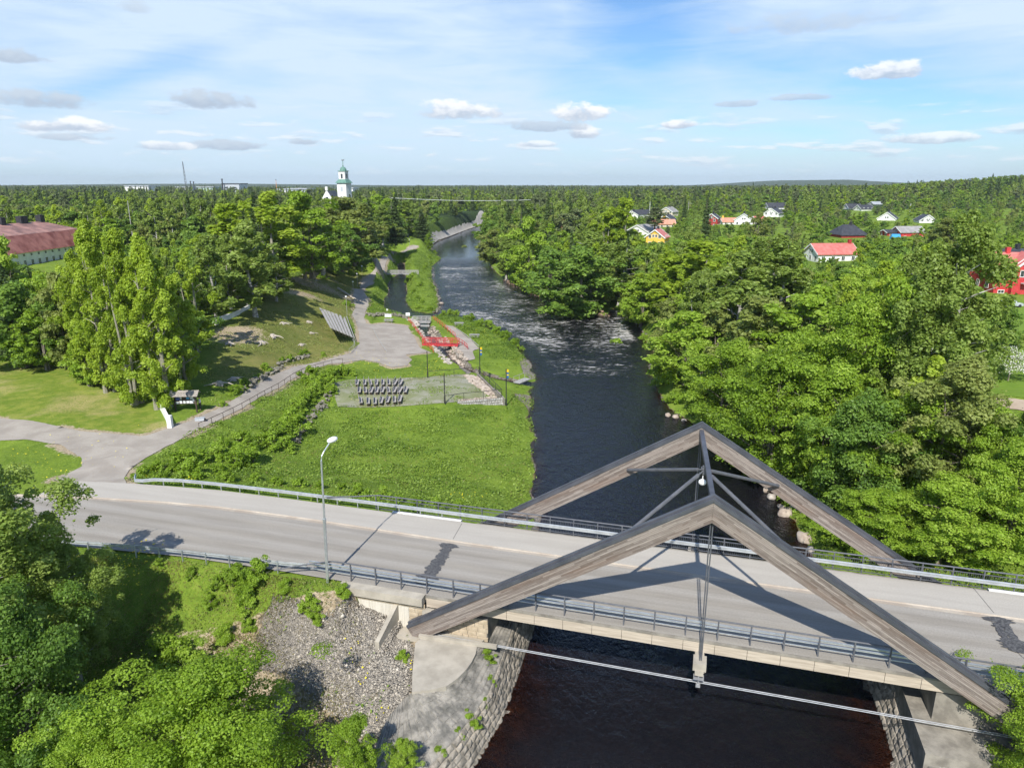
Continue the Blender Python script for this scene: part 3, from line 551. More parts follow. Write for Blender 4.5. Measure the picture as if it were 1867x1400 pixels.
bed = mixc(nt, maprange(nt, nB, .35, .7), (0.11, 0.065, 0.04), (0.26, 0.18, 0.12))
g = mixc(nt, sb.outputs[0], g, bed)
hh = mth(nt, 'ADD', mth(nt, 'MULTIPLY', nC, .6), mth(nt, 'MULTIPLY', nD, .3))
hh = mth(nt, 'ADD', hh, mth(nt, 'MULTIPLY', mth(nt, 'ADD', vor.outputs['Distance'], vor2.outputs['Distance']), mth(nt, 'MULTIPLY', gm, -1.6)))
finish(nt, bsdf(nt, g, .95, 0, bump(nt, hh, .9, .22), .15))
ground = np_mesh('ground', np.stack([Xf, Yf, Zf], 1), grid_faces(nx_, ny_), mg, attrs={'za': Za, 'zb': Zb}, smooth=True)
tag(ground, kind='structure')

# ------------------------------------------------------------------ water
wx = axis([(-60, -30, 2), (-30, 45, .8), (45, 120, 4)]); wy = axis([(5, 30, 1.5), (30, 190, .8), (190, 420, 3), (420, 900, 12)])
WX, WY = np.meshgrid(wx, wy); Xw, Yw = WX.ravel(), WY.ravel()
dep = WZ - hgt(Xw, Yw)
midr = np.clip((dep - .3) / .8, 0, 1)
sdr = -sdf(RIVER, Xw, Yw)
rap = np.interp(Yw, [0, 60, 112, 126, 150, 185, 215, 290, 318, 330], [0, .0, .10, .8, 1.0, .9, .85, .95, .6, .0]) * np.clip(sdr / 3, .15, 1)
rip = np.interp(Yw, [0, 48, 60, 90, 125, 200, 310, 335, 400], [.5, .5, .55, .65, .9, 1.1, 1.0, .12, .1])
def watermat():
    m, nt = new_mat('dark_river_water'); geo = nt.nodes.new('ShaderNodeNewGeometry'); P = geo.outputs['Position']
    a = nt.nodes.new('ShaderNodeAttribute'); a.attribute_name = 'wa'; s = nt.nodes.new('ShaderNodeSeparateXYZ'); lk(nt, a.outputs['Vector'], s.inputs[0])
    depth, rapid, ripple = s.outputs[0], s.outputs[1], s.outputs[2]
    fl = vmap(nt, P, scale=(1.0, .55, 1), rot=(0, 0, rad(6)))
    n1 = noise(nt, fl, 1.1, 4, .6, .8); n2 = noise(nt, fl, 4.5, 4, .65, .4); n3 = noise(nt, vmap(nt, P, scale=(1, .8, 1)), .28, 3, .6, .8)
    fo = noise(nt, vmap(nt, P, scale=(.7, 2.0, 1)), .55, 7, .72, 1.6); fo2 = noise(nt, P, .09, 3, .5)
    foam = mth(nt, 'ADD', fo, mth(nt, 'MULTIPLY_ADD', rapid, .285, mth(nt, 'MULTIPLY_ADD', fo2, .30, -.42)))
    foam = maprange(nt, foam, .535, .62)
    h = mth(nt, 'ADD', mth(nt, 'MULTIPLY', n1, .6), mth(nt, 'MULTIPLY', n2, .28)); h = mth(nt, 'ADD', h, mth(nt, 'MULTIPLY', n3, .7))
    bs = nt.nodes.new('ShaderNodeBump'); bs.inputs['Distance'].default_value = .7; lk(nt, h, bs.inputs['Height']); lk(nt, mth(nt, 'MULTIPLY', ripple, .75), bs.inputs['Strength'])
    body = nt.nodes.new('ShaderNodeBsdfDiffuse'); body.inputs[0].default_value = (0.0105, 0.0115, 0.0155, 1)
    trn = nt.nodes.new('ShaderNodeBsdfTransparent'); trn.inputs[0].default_value = (.55, .33, .20, 1)
    opq = mth(nt, 'SUBTRACT', 1.0, mth(nt, 'POWER', 2.718, mth(nt, 'MULTIPLY', depth, -2.0)))
    m1 = nt.nodes.new('ShaderNodeMixShader'); lk(nt, mth(nt, 'ADD', opq, 0, clamp=True), m1.inputs[0]); lk(nt, trn.outputs[0], m1.inputs[1]); lk(nt, body.outputs[0], m1.inputs[2])
    gl = nt.nodes.new('ShaderNodeBsdfGlossy'); gl.inputs['Roughness'].default_value = .08; gl.inputs[0].default_value = (.84, .91, 1, 1); lk(nt, bs.outputs[0], gl.inputs['Normal'])  # blue painted into the reflection colour, bluer than the sky it mirrors
    fr = nt.nodes.new('ShaderNodeFresnel'); fr.inputs['IOR'].default_value = 1.33; lk(nt, bs.outputs[0], fr.inputs['Normal'])
    m2 = nt.nodes.new('ShaderNodeMixShader'); lk(nt, fr.outputs[0], m2.inputs[0]); lk(nt, m1.outputs[0], m2.inputs[1]); lk(nt, gl.outputs[0], m2.inputs[2])
    fd = nt.nodes.new('ShaderNodeBsdfDiffuse'); fd.inputs[0].default_value = (.62, .60, .56, 1)
    m3 = nt.nodes.new('ShaderNodeMixShader'); lk(nt, mth(nt, 'MULTIPLY', foam, .8), m3.inputs[0]); lk(nt, m2.outputs[0], m3.inputs[1]); lk(nt, fd.outputs[0], m3.inputs[2])
    finish(nt, m3.outputs[0]); return m
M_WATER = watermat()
zw = WZ + (fbm(Xw, Yw, 2.6, 40) - .5) * .22 * rap
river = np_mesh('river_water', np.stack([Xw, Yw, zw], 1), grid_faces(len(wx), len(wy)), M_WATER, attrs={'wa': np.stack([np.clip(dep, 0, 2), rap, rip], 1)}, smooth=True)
tag(river, kind='structure')

# ------------------------------------------------------------------ sheets draped over the ground
def drape(name, poly, mat, off=.05, step=.6, kind='structure', edge=.35):
    P = np.array(poly); x0, y0 = P.min(0) - 1; x1, y1 = P.max(0) + 1
    xs = np.arange(x0, x1 + step, step); ys = np.arange(y0, y1 + step, step); X, Y = np.meshgrid(xs, ys); d = sdf(poly, X, Y)
    # pull the outermost ring of vertices onto the outline
    e = .05; gxx = (sdf(poly, X + e, Y) - sdf(poly, X - e, Y)) / (2 * e); gyy = (sdf(poly, X, Y + e) - sdf(poly, X, Y - e)) / (2 * e)
    wob = (fbm(X, Y, 1.6, 77) - .5) * edge
    d2 = d + wob; mv = (d2 > 0) & (d2 < step * 1.5)
    X = np.where(mv, X - gxx * d2, X); Y = np.where(mv, Y - gyy * d2, Y)
    ok = d2 < step * 1.45
    ny, nx = X.shape; F = grid_faces(nx, ny); okf = ok.ravel()[F].all(1) & (d2.ravel()[F].min(1) < 0); F = F[okf]
    used = np.unique(F); idx = np.full(nx * ny, -1); idx[used] = np.arange(len(used)); F = idx[F]
    Xu, Yu = X.ravel()[used], Y.ravel()[used]
    Z = hgt(Xu, Yu) + off
    o = np_mesh(name, np.stack([Xu, Yu, Z], 1), F, mat, smooth=True); return tag(o, kind=kind) if kind else o
def gravel_mat(name, c1, c2, c3):
    m, nt = new_mat(name); geo = nt.nodes.new('ShaderNodeNewGeometry'); P = geo.outputs['Position']
    a = noise(nt, P, .35, 5, .6, .5); b = noise(nt, P, 6, 4, .7); c = noise(nt, P, 30, 2, .6)
    cc = mixc(nt, maprange(nt, a, .35, .65), c1, c2); cc = mixc(nt, maprange(nt, b, .3, .75, 0, .5), cc, c3)
    cc = mixc(nt, maprange(nt, c, .55, .7, 0, .3), cc, (.12, .11, .10))
    finish(nt, bsdf(nt, cc, .92, 0, bump(nt, mth(nt, 'ADD', b, c), .35, .03), .2)); return m
M_GRAVEL = gravel_mat('grey_path_gravel', (.30, .275, .245), (.40, .37, .33), (.34, .27, .20))
M_SANDY = gravel_mat('sandy_verge', (.38, .29, .21), (.47, .38, .29), (.30, .25, .18))
M_TERR = gravel_mat('terrace_gravel_with_grass', (.34, .325, .28), (.21, .225, .12), (.17, .20, .07))
M_BANK = gravel_mat('pale_bank_gravel', (.36, .34, .31), (.48, .45, .41), (.30, .28, .23))
GB = U2([(790, 446), (798, 440), (822, 431), (850, 420), (874, 412), (884, 409)]); GB = GB + [(p[0] - 3.2, p[1] + 3.2) for p in GB[::-1]]
path = drape('gravel_path', PATH, M_GRAVEL, .06, .5)
terr = drape('terrace_gravel', TERRACE, M_TERR, .06, .5)
eastg = drape('gravel_strip', EASTGRAVEL, M_GRAVEL, .10, .5)

drape('gravel_bank', GB, M_BANK, .4, 1.5)
# ------------------------------------------------------------------ road, footway, kerb
def road_mat(name, c1, c2, tracks):
    m, nt = new_mat(name); uvn = nt.nodes.new('ShaderNodeUVMap'); s = nt.nodes.new('ShaderNodeSeparateXYZ'); lk(nt, uvn.outputs[0], s.inputs[0])
    big = noise(nt, vmap(nt, uvn.outputs[0], scale=(.25, .8, 1)), .8, 5, .6, .3); fine = noise(nt, uvn.outputs[0], 9, 4, .75); fine2 = noise(nt, uvn.outputs[0], 45, 2, .7)
    long_ = noise(nt, vmap(nt, uvn.outputs[0], scale=(.05, 1.6, 1)), 1.0, 4, .6)
    f = mth(nt, 'ADD', mth(nt, 'MULTIPLY', big, .45), mth(nt, 'MULTIPLY', long_, .55)); c = mixc(nt, maprange(nt, f, .32, .68), c1, c2)
    if tracks:
        w = mth(nt, 'MULTIPLY_ADD', mth(nt, 'SINE', mth(nt, 'MULTIPLY_ADD', s.outputs[1], 3.45, 4.2)), .5, .5)
        w = mth(nt, 'MULTIPLY', w, maprange(nt, long_, .3, .6, .4, 1))
        c = mixc(nt, mth(nt, 'MULTIPLY', w, .45), c, (.42, .40, .37))
    c = mixc(nt, maprange(nt, fine, .3, .75, 0, .55), c, tuple(x * .72 for x in c1)); c = mixc(nt, maprange(nt, fine2, .5, .75, 0, .45), c, (.50, .48, .44))
    finish(nt, bsdf(nt, c, .88, 0, bump(nt, mth(nt, 'ADD', fine, fine2), .25, .02), .25)); return m
M_ASPH = road_mat('old_bleached_asphalt', (.245, .222, .19), (.345, .315, .27), True)
M_FOOT = road_mat('pale_footway_asphalt', (.40, .37, .325), (.47, .44, .39), False)
M_PATCH = simple('dark_tar_repair', (.035, .035, .04), (.13, .13, .13), 7.5, .75, .3, 20, bdist=.01)
M_JOINT = simple('black_joint_sealant', (.03, .03, .032), (.06, .06, .062), 3, .7, .1, 20)
M_GUTTER = gravel_mat('sandy_gutter_grit', (.37, .31, .25), (.50, .44, .36), (.30, .27, .23))
def ribbon(name, fa, fb, z, mat, s0=-90, s1=60, ds=1.0, nc=8):
    ss = np.arange(s0, s1 + ds, ds); V = []; UV = []
    for s in ss:
        a, b = float(fa(s)), float(fb(s))
        for k in range(nc + 1):
            c = a + (b - a) * k / nc; V.append(SC(s, c, z)); UV.append((s, c))
    V = np.array(V); F = grid_faces(nc + 1, len(ss)); o = np_mesh(name, V, F, mat, uv=np.array(UV)); return tag(o, kind='structure')
carriage = ribbon('road', lambda s: road_near(s), lambda s: road_kerb(s) - .02, .0, M_ASPH)
gut = ribbon('gutter_strip', lambda s: road_kerb(s) - .28 - .10 * vnoise(s, 0, 1.7, 3), lambda s: road_kerb(s) + .02 + .08 * vnoise(s, 5, 1.3, 4), .008, M_GUTTER, nc=1, ds=.3)
# footway stands a low kerb above the carriageway
mb = MB(); ss = np.arange(-59, 60.5, 1.0)
tag(ribbon('footway', lambda s: road_kerb(s) + .10, lambda s: road_far(s), .072, M_FOOT, s0=-57), kind='structure')
for a, b in zip(ss[:-1], ss[1:]):
    ka, kb = float(road_kerb(a)), float(road_kerb(b))
    q = [SC(a, ka, .0), SC(b, kb, .0), SC(b, kb + .06, .06), SC(a, ka + .06, .06), SC(a, ka + .12, .071), SC(b, kb + .12, .071)]
    mb.add(q, [(0, 1, 2, 3), (3, 2, 5, 4)])
tag(mb.build('kerb', M_GUTTER), kind='structure')
def patch(name, pts, mat, z=.006):
    V = [SC(s, c, z) for s, c in pts]; mb = MB(); mb.add(V, [tuple(range(len(V)))]); return tag(mb.build(name, mat), kind='structure')
def blob(s0, c0, rs, rc, seed, n=22):
    r_ = random.Random(seed); return [(s0 + rs * math.cos(2 * math.pi * i / n) * r_.uniform(.72, 1.15), c0 + rc * math.sin(2 * math.pi * i / n) * r_.uniform(.8, 1.15)) for i in range(n)]
def px_sc(px, py): p = un(px, py, 0); return to_sc(p[0], p[1])
zz = .010
for i, (px, py, a, b) in enumerate([(818, 995, .80, .40), (812, 1004, .48, .55), (806, 1014, .55, .6), (799, 1025, .60, .6), (791, 1036, .66, .5), (786, 1044, .52, .5), (779, 1053, .85, .5), (772, 1060, .8, .4)]):
    s, c = px_sc(px, py); zz += .0035; patch('asphalt_patch', blob(s, c, a, b, i), M_PATCH, zz)
for i, (px, py, a, b) in enumerate([(1822, 1131, .95, .36), (1826, 1141, .62, .4), (1827, 1155, .26, .9), (1843, 1156, .28, .9), (1850, 1172, .9, .5), (1860, 1182, 1.1, .55)]):
    s, c = px_sc(px, py); zz += .0035; patch('asphalt_patch', blob(s, c, a, b, 40 + i), M_PATCH, zz)
def joint(p, q, z, w=.05):
    (s0, c0), (s1, c1) = px_sc(*p), px_sc(*q); L = math.hypot(s1 - s0, c1 - c0); nx, ny = -(c1 - c0) / L * w, (s1 - s0) / L * w
    patch('joint_line', [(s0 - nx, c0 - ny), (s1 - nx, c1 - ny), (s1 + nx, c1 + ny), (s0 + nx, c0 + ny)], M_JOINT, z)
joint((842, 956), (826, 984), .078, .018); joint((1770, 1068), (1812, 1119), .078, .018); joint((1850, 1185), (1867, 1200), .013, .02)

# ================================================================== the bridge
BR = thing('timber_bridge', 'grey timber A-frame road bridge over the dark river', 'bridge', SC(0, 45, 0))
def SZ(s, z, c): return SC(s, c, z)
def a_beam(apex_s, c, side, parent):
    """one inclined glulam beam with its dark metal capping"""
    k = .612; ra = math.atan(k); L = 22.6 if side < 0 else 20.9; wd = .74
    top = (apex_s, 10.02); d = (side * math.cos(ra), -math.sin(ra)); nrm = (-side * math.sin(ra) * 1, -math.cos(ra))
    nrm = (side * -math.sin(ra), -math.cos(ra))
    th_ = 1.20
    # lower end is cut square, upper end is cut plumb on the apex line
    e = (top[0] + d[0] * (L), top[1] + d[1] * L)
    A = (top[0] + side * .004, top[1] - .20); B = (e[0], e[1] - .20 / math.cos(ra) * .86)
    C = (B[0] + nrm[0] * th_, B[1] + nrm[1] * th_); D = (top[0] + side * .004, top[1] - .20 - th_ / math.cos(ra))
    mb = MB(); f = []
    for cc in (c - wd / 2, c + wd / 2): f += [SZ(p[0], p[1], cc) for p in (A, B, C, D)]
    def uvp(p): q = (p[0] - top[0], p[1] - top[1]); return ((q[0] * d[0] + q[1] * d[1]), (q[0] * nrm[0] + q[1] * nrm[1]))
    us = [uvp(p) for p in (A, B, C, D)]
    fs = [(0, 1, 2, 3), (7, 6, 5, 4), (0, 4, 5, 1), (1, 5, 6, 2), (2, 6, 7, 3), (3, 7, 4, 0)]
    uv = [us, us[::-1], [(us[0][0], 0), (us[0][0], wd), (us[1][0], wd), (us[1][0], 0)], [(0, 0), (wd, 0), (wd, 1), (0, 1)], [(us[2][0], 0), (us[2][0], wd), (us[3][0], wd), (us[3][0], 0)], [(0, 0), (0, wd), (1, wd), (1, 0)]]
    mb.add(f, fs, 0, uv); bm = mb.build('inclined_beam', M_GLULAM, parent)
    cap = MB()
    def strip(c0, c1, t0, t1, ext=.05):   # plate following the slope: t measured down from the ridge line, perpendicular
        P = []
        for cc in (c0, c1):
            for t in (t0, t1):
                P.append(SZ(top[0] + side * .002, top[1] - t / math.cos(ra), cc)); P.append(SZ(e[0] + nrm[0] * t + d[0] * ext, e[1] + nrm[1] * t + d[1] * ext, cc))
        cap.add(P, [(0, 1, 3, 2), (4, 6, 7, 5), (0, 4, 5, 1), (2, 3, 7, 6), (1, 5, 7, 3), (0, 2, 6, 4)])
    h = wd / 2
    strip(c - h - .05, c + h + .05, .10, .18); strip(c - h - .075, c - h - .052, .095, .27); strip(c + h + .052, c + h + .075, .095, .27)
    strip(c - .10, c + .10, .0, .098); strip(c - h - .05, c - h + .02, .06, .098)
    cp = cap.build('metal_capping', M_FLASH, parent)
    return bm, d, nrm
AP = ((1.0, 38.89), (0.05, 51.95))
for aps, c in AP:
    for sd_ in (-1, 1): a_beam(aps, c, sd_, BR)
# crossbeam between the two apexes, its hub and the four wind braces
mb = MB(); mb.beam(SC(AP[0][0], AP[0][1] + .3, 9.35), SC(AP[1][0], AP[1][1] - .3, 9.35), .30, .34); mb.build('apex_crossbeam', M_FLASH, BR)
hs, hc = .45, 45.2; hub = SC(hs, hc, 9.0)
mb = MB(); mb.tube([SC(hs, hc, 8.62), SC(hs, hc, 9.2)], .17, 10); mb.box(SC(hs, hc, 9.02), (.5, .36, .1), TH); mb.build('brace_hub', M_STEEL_DK, BR)
for (s, c, z) in ((-5.2, 51.5, 5.75), (5.75, 51.5, 5.75), (-3.9, 39.3, 6.6), (5.6, 39.3, 6.75)):
    a, b = Vector(SC(hs, hc, 8.95)), Vector(SC(s, c, z)); d = (b - a).normalized()
    mb = MB(); mb.tube([a + d * .7, b], .12, 8); mb.tube([a + d * .2, a + d * .72], .055, 6); mb.build('wind_brace', M_STEEL_DK, BR)
mb = MB(); q = SC(hs - .1, hc - .25, 8.25); mb.tube([SC(hs - .1, hc - .25, 8.6), q], .03, 6); mb.sphere((q[0], q[1], q[2] - .1), .26, 12, sc=(1, 1, .8)); mb.build('hanging_lamp', M_GLOBE, BR)
# hangers
for (aps, c), zb in zip(AP, (-1.35, -1.2)):
    for o in (-.07, .07):
        cb = c - .32 if c < 45 else c + .25
        mb = MB(); mb.tube([SC(aps + o, c, 8.72), SC(aps + o * .7, cb, zb)], .04, 6); mb.build('hanger_rod', M_STEEL_DK, BR)
    mb = MB(); mb.box(SC(aps, c, 8.62), (.34, .5, .22), TH); mb.build('hanger_shoe', M_FLASH, BR)
# deck: slab, timber girders, fascia boards
mb = MB(); mb.prism([SC(-19.2, 39.66)[:2], SC(20.0, 39.66)[:2], SC(20.0, 50.42)[:2], SC(-19.2, 50.42)[:2]], -.42, -.03); mb.build('deck_slab', M_CONC_DK, BR)
for c in (41.0, 43.2, 45.4, 47.6, 49.6):
    mb = MB(); mb.beam(SC(-16.0, c, -.72), SC(17, c, -.72), .5, .55); mb.build('deck_girder', M_DKWOOD, BR)
M_FASC = simple('pale_board_formed_fascia', (.38, .32, .25), (.52, .45, .36), .9, .85, .5, 3, stretch=(.6, .6, 9))
for cf, sgn in ((39.60, -1), (50.52, 1)):
    s = -17.2
    while s < 19.4:
        mb = MB(); mb.beam(SC(s + .012, cf, -.50), SC(min(s + 1.9, 19.6) - .012, cf, -.50), .12, .70); o = mb.build('fascia_board', M_FASC, BR); s += 1.9
mb = MB(); mb.prism([SC(-17.2, 39.50)[:2], SC(19.8, 39.50)[:2], SC(19.8, 39.98)[:2], SC(-17.2, 39.98)[:2]], -.145, -.012); mb.build('near_kerb_beam', M_CONC_DK, BR)
mb = MB(); mb.prism([SC(-17.2, 50.28)[:2], SC(19.8, 50.28)[:2], SC(19.8, 50.62)[:2], SC(-17.2, 50.62)[:2]], -.14, .05); mb.build('far_kerb_beam', M_CONC_DK, BR)
# needle beam under mid-span with its outer brackets and tie posts
mb = MB(); mb.beam(SC(1.0, 38.3, -1.12), SC(.2, 52.4, -1.12), .55, .6); mb.build('needle_beam', M_CONC, BR)
for (s, c) in ((.97, 38.55), (.1, 52.2)):
    mb = MB(); mb.beam(SC(s, c - .35, -1.0), SC(s, c + .55, -1.0), .78, .5); mb.box(SC(s, c - .3, -1.36), (.5, .25, .34), TH); mb.build('bracket', M_CONC, BR)
    mb = MB(); mb.tube([SC(s, c - .1, -1.4), SC(s, c - .1, -2.35)], .05, 8); mb.box(SC(s, c - .1, -1.85), (.62, .5, .05), TH); mb.box(SC(s, c - .1, -2.42), (.26, .2, .18), TH); mb.build('tie_post', M_CABLE, BR)
for (aps, c) in AP:
    for o in (-.07, .07):
        mb = MB(); mb.tube([SC(aps - 18.0, c - .05 + o, -2.44), SC(aps, c - .05 + o, -2.46), SC(aps + 17.6, c - .05 + o, -2.44)], .03, 8); mb.build('tie_rod', M_CABLE, BR)
# concrete shoes carrying the beam feet
for (aps, c) in AP:
    for sd_ in (-1, 1):
        s = aps + (18.1 if sd_ > 0 else -19.0)
        mb = MB(); P = [SC(s - .95, c - .6)[:2], SC(s + .95, c - .6)[:2], SC(s + .95, c + .6)[:2], SC(s - .95, c + .6)[:2]]
        mb.prism(P, -3.4, -2.62); mb.build('beam_footing', M_CONC, BR)

# ------------------------------------------------------------------ railings
SP = 1.915
RN = thing('bridge_railing', 'dark steel railing with pale guard rails along the near edge of the bridge', 'railing', SC(-12, 39.8, 0))
CR = 39.82
mb = MB(); mb.tube([SC(-28.6, 38.98, .42), SC(-27.3, 39.3, .75), SC(-25.2, 39.75, 1.16), SC(-24.4, CR, 1.33), SC(-23.5, CR, 1.36), SC(0, CR, 1.36), SC(30, CR, 1.36)], .055, 8); mb.build('top_rail', M_STEEL_DK, RN)
mb = MB(); mb.beam(SC(-26.3, CR + .1, 1.0), SC(30, CR + .1, 1.0), .10, .10); mb.build('middle_rail', M_GALV, RN)
for k in range(-12, 15):
    s = SP * k; mb = MB(); mb.beam(SC(s, CR, -.02), SC(s, CR, 1.33), .085, .085, up=(UX, UY, 0)); mb.beam(SC(s, CR, .66), SC(s, CR + .26, .66), .05, .07); mb.build('post', M_STEEL_DK, RN)
def w_beam(mb, pts, z, h=.31, d=.075, side=1.0, mi=0):
    """corrugated guard-rail strip through points (s, c)"""
    prof = [(0, -h / 2), (d, -h * .36), (d, -h * .2), (0, -.02), (0, .02), (d, h * .2), (d, h * .36), (0, h / 2)]
    V = []
    for i, p in enumerate(pts):
        zc = p[2] if len(p) > 2 else z
        a = pts[max(i - 1, 0)]; b = pts[min(i + 1, len(pts) - 1)]; L = math.hypot(b[0] - a[0], b[1] - a[1]); ns, ncc = -(b[1] - a[1]) / L, (b[0] - a[0]) / L
        V += [SC(p[0] + ns * q * side, p[1] + ncc * q * side, zc + hz) for q, hz in prof]
    n = len(prof); F = [(i * n + k, i * n + k + 1, (i + 1) * n + k + 1, (i + 1) * n + k) for i in range(len(pts) - 1) for k in range(n - 1)]
    mb.add(V, F, mi)
    V2 = [(v[0], v[1], v[2]) for v in V]
mb = MB(); mb.beam(SC(-26.5, CR + .2, .70), SC(30, CR + .2, .70), .09, .10); o = mb.build('guard_rail', M_GALV, RN)
mb = MB(); mb.beam(SC(-26.5, CR + .2, .40), SC(30, CR + .2, .40), .05, .05); mb.build('lower_rail', M_GALV, RN)
RF = thing('bridge_railing', 'dark steel railing with thin upright bars along the footway edge of the bridge', 'railing', SC(-12, 50.9, 0))
CF = 50.78
mb = MB(); mb.tube([SC(-31, 50.3, .8), SC(-28.6, 50.62, 1.0), SC(-26.2, CF, 1.34), SC(-25, CF, 1.36), SC(0, CF, 1.36), SC(32, CF + .05, 1.36)], .055, 8); mb.build('top_rail', M_STEEL_DK, RF)
mb = MB(); mb.beam(SC(-26, CF, 1.08), SC(32, CF, 1.08), .045, .05); mb.beam(SC(-26, CF, .10), SC(32, CF, .10), .045, .05); mb.build('middle_rail', M_STEEL_DK, RF)
mb = MB(); w_beam(mb, [(-18.4, CF - .2), (0, CF - .2), (32, CF - .2)], .66, side=-1); o = mb.build('guard_rail', M_GALV, RF); o.modifiers.new('t', 'SOLIDIFY').thickness = .01
for k in range(-14, 17):
    s = SP * k + .4; mb = MB(); mb.beam(SC(s, CF, -.02), SC(s, CF, 1.33), .08, .08, up=(UX, UY, 0)); mb.build('post', M_STEEL_DK, RF)
mb = MB(); s = -22.4
while s < 31:
    mb.beam(SC(s, CF, .12), SC(s, CF, 1.06), .018, .018, up=(UX, UY, 0)); s += .135
tag(mb.build('bar_infill', M_STEEL_DK, RF), kind=None)

def guardrail(label, pts, z, side, post_from, post_to, sp=1.95, curl=None):
    t = thing('guard_rail', label, 'guard rail', SC(pts[0][0], pts[0][1], 0))
    mb = MB(); w_beam(mb, pts, z, side=side); o = mb.build('rail_beam', M_GALV, t); o.modifiers.new('t', 'SOLIDIFY').thickness = .01
    S_ = [p[0] for p in pts]; C_ = [p[1] for p in pts]; s = post_from
    while s < post_to:
        c = float(np.interp(s, S_, C_)) - side * .06; x, y, _ = SC(s, c); g = min(H1(x, y), 0); mb = MB()
        mb.beam((x, y, g - .3), (x, y, z + .12), .10, .06, up=(UX, UY, 0)); mb.build('post', M_GALV, t); s += sp
    return t
guardrail('galvanised guard rail with curled end beside the footway left of the bridge', [(-50.9, 50.25, .62), (-50.6, 49.75, .55), (-50.2, 49.35, .5), (-49.4, 49.35, .55), (-48.4, 49.75, .62), (-46, 50.15), (-42, 50.4), (-35, 50.58), (-26, 50.6), (-18.4, 50.58)], .66, -1, -47.6, -19)
guardrail('galvanised guard rail along the near road edge left of the bridge', [(-60, 36.0), (-52, 37.3), (-46, 38.1), (-40, 38.9), (-36, 39.25), (-31, 39.55), (-28, 39.72), (-26.6, 39.95)], .62, 1, -58, -26.8)

# ================================================================== abutments
def blocks(name, fn, rows, cols, mat, parent, seed, depth=.09, gap=.035, stagger=True):
    """rough masonry: each block a bulged patch on the surface fn(u, v)"""
    r_ = random.Random(seed); mb = MB(); e = 1e-3
    for i in range(rows):
        u_off = r_.uniform(0, .5) if stagger else 0; edges = [0.0]; x = 0
        while x < 1: x += (1 / cols) * r_.uniform(.65, 1.35); edges.append(min(x, 1.0))
        for a, b in zip(edges[:-1], edges[1:]):
            if b - a < .15 / cols: continue
            v0, v1 = i / rows, (i + 1) / rows
            P = Vector(fn((a + b) / 2, (v0 + v1) / 2)); du = Vector(fn((a + b) / 2 + e, (v0 + v1) / 2)) - P; dv = Vector(fn((a + b) / 2, (v0 + v1) / 2 + e)) - P
            nn = du.cross(dv).normalized()
            dep = depth * r_.uniform(.5, 1.35); gu, gv = gap / (du.length / e), gap / (dv.length / e); ju = lambda: r_.uniform(-.25, .25) * gu * 2; jv = lambda: r_.uniform(-.25, .25) * gv * 2
            c0 = [(a + gu * .1, v0 + gv * .1), (b - gu * .1, v0 + gv * .1), (b - gu * .1, v1 - gv * .1), (a + gu * .1, v1 - gv * .1)]
            c1 = [(a + gu + abs(ju()), v0 + gv + abs(jv())), (b - gu - abs(ju()), v0 + gv + abs(jv())), (b - gu - abs(ju()), v1 - gv - abs(jv())), (a + gu + abs(ju()), v1 - gv - abs(jv()))]
            V = [Vector(fn(*q)) - nn * .05 for q in c0] + [Vector(fn(*q)) + nn * dep * r_.uniform(.6, 1) for q in c1] + [Vector(fn((c1[0][0] + c1[2][0]) / 2, (c1[0][1] + c1[2][1]) / 2)) + nn * dep * r_.uniform(1.1, 1.6)]
            mb.add(V, [(0, 1, 5, 4), (1, 2, 6, 5), (2, 3, 7, 6), (3, 0, 4, 7), (4, 5, 8), (5, 6, 8), (6, 7, 8), (7, 4, 8)])
    # backing sheet
    n = 14; V = [tuple(Vector(fn(i / n, j / 4)) - Vector((0, 0, 0))) for j in range(5) for i in range(n + 1)]
    return mb.build(name, mat, parent)
def poly_fn(bot, top):
    """surface between two polylines of the same length; u along, v up"""
    bot = [Vector(p) for p in bot]; top = [Vector(p) for p in top]; n = len(bot) - 1
    def f(u, v):
        x = min(max(u, 0), .99999) * n; i = int(x); t = x - i
        return (bot[i].lerp(bot[i + 1], t)).lerp(top[i].lerp(top[i + 1], t), v)
    return f
def backing(name, fn, mat, parent, n=24, m=4, off=-.04, flip=False):
    mb = MB(); V = []
    for j in range(m + 1):
        for i in range(n + 1): V.append(Vector(fn(i / n, j / m)))
    F = [(j * (n + 1) + i, j * (n + 1) + i + 1, (j + 1) * (n + 1) + i + 1, (j + 1) * (n + 1) + i) for j in range(m) for i in range(n)]
    mb.add(V, F); o = mb.build(name, mat, parent); md = o.modifiers.new('t', 'SOLIDIFY'); md.thickness = .25; md.offset = -1 ; return o
M_MASON = simple('rough_granite_masonry', (.15, .135, .11), (.44, .39, .32), 1.6, .9, .6, 7, bdist=.05)
M_PITCH = simple('pitched_stone_paving', (.125, .12, .105), (.33, .305, .265), 1.4, .9, .5, 8, bdist=.04)
AL = thing('stone_abutment', 'rough granite abutment wall curving along the river below the left bridge end', 'wall', SC(-11.5, 38, WZ))
bot = [SC(-13.4, 22, -6.6), SC(-12.0, 28, -6.6), SC(-11.2, 32.3, -6.6), SC(-10.75, 36.4, -6.6), SC(-10.95, 41.0, -6.6), SC(-11.2, 46.6, -6.6), SC(-11.4, 52.5, -6.6)]
top = [SC(-15.6, 22.6, -4.7), SC(-13.9, 27.8, -4.35), SC(-12.4, 32.0, -4.0), SC(-11.65, 35.9, -3.8), SC(-11.75, 40.4, -3.4), SC(-11.95, 46.4, -3.0), SC(-12.1, 52.5, -3.0)]
fL = poly_fn(bot, top); blocks('stone_face', fL, 7, 44, M_MASON, AL, 1, .10, .05); backing('core', lambda u, v: Vector(fL(u, v)) , M_CONC_DK, AL)
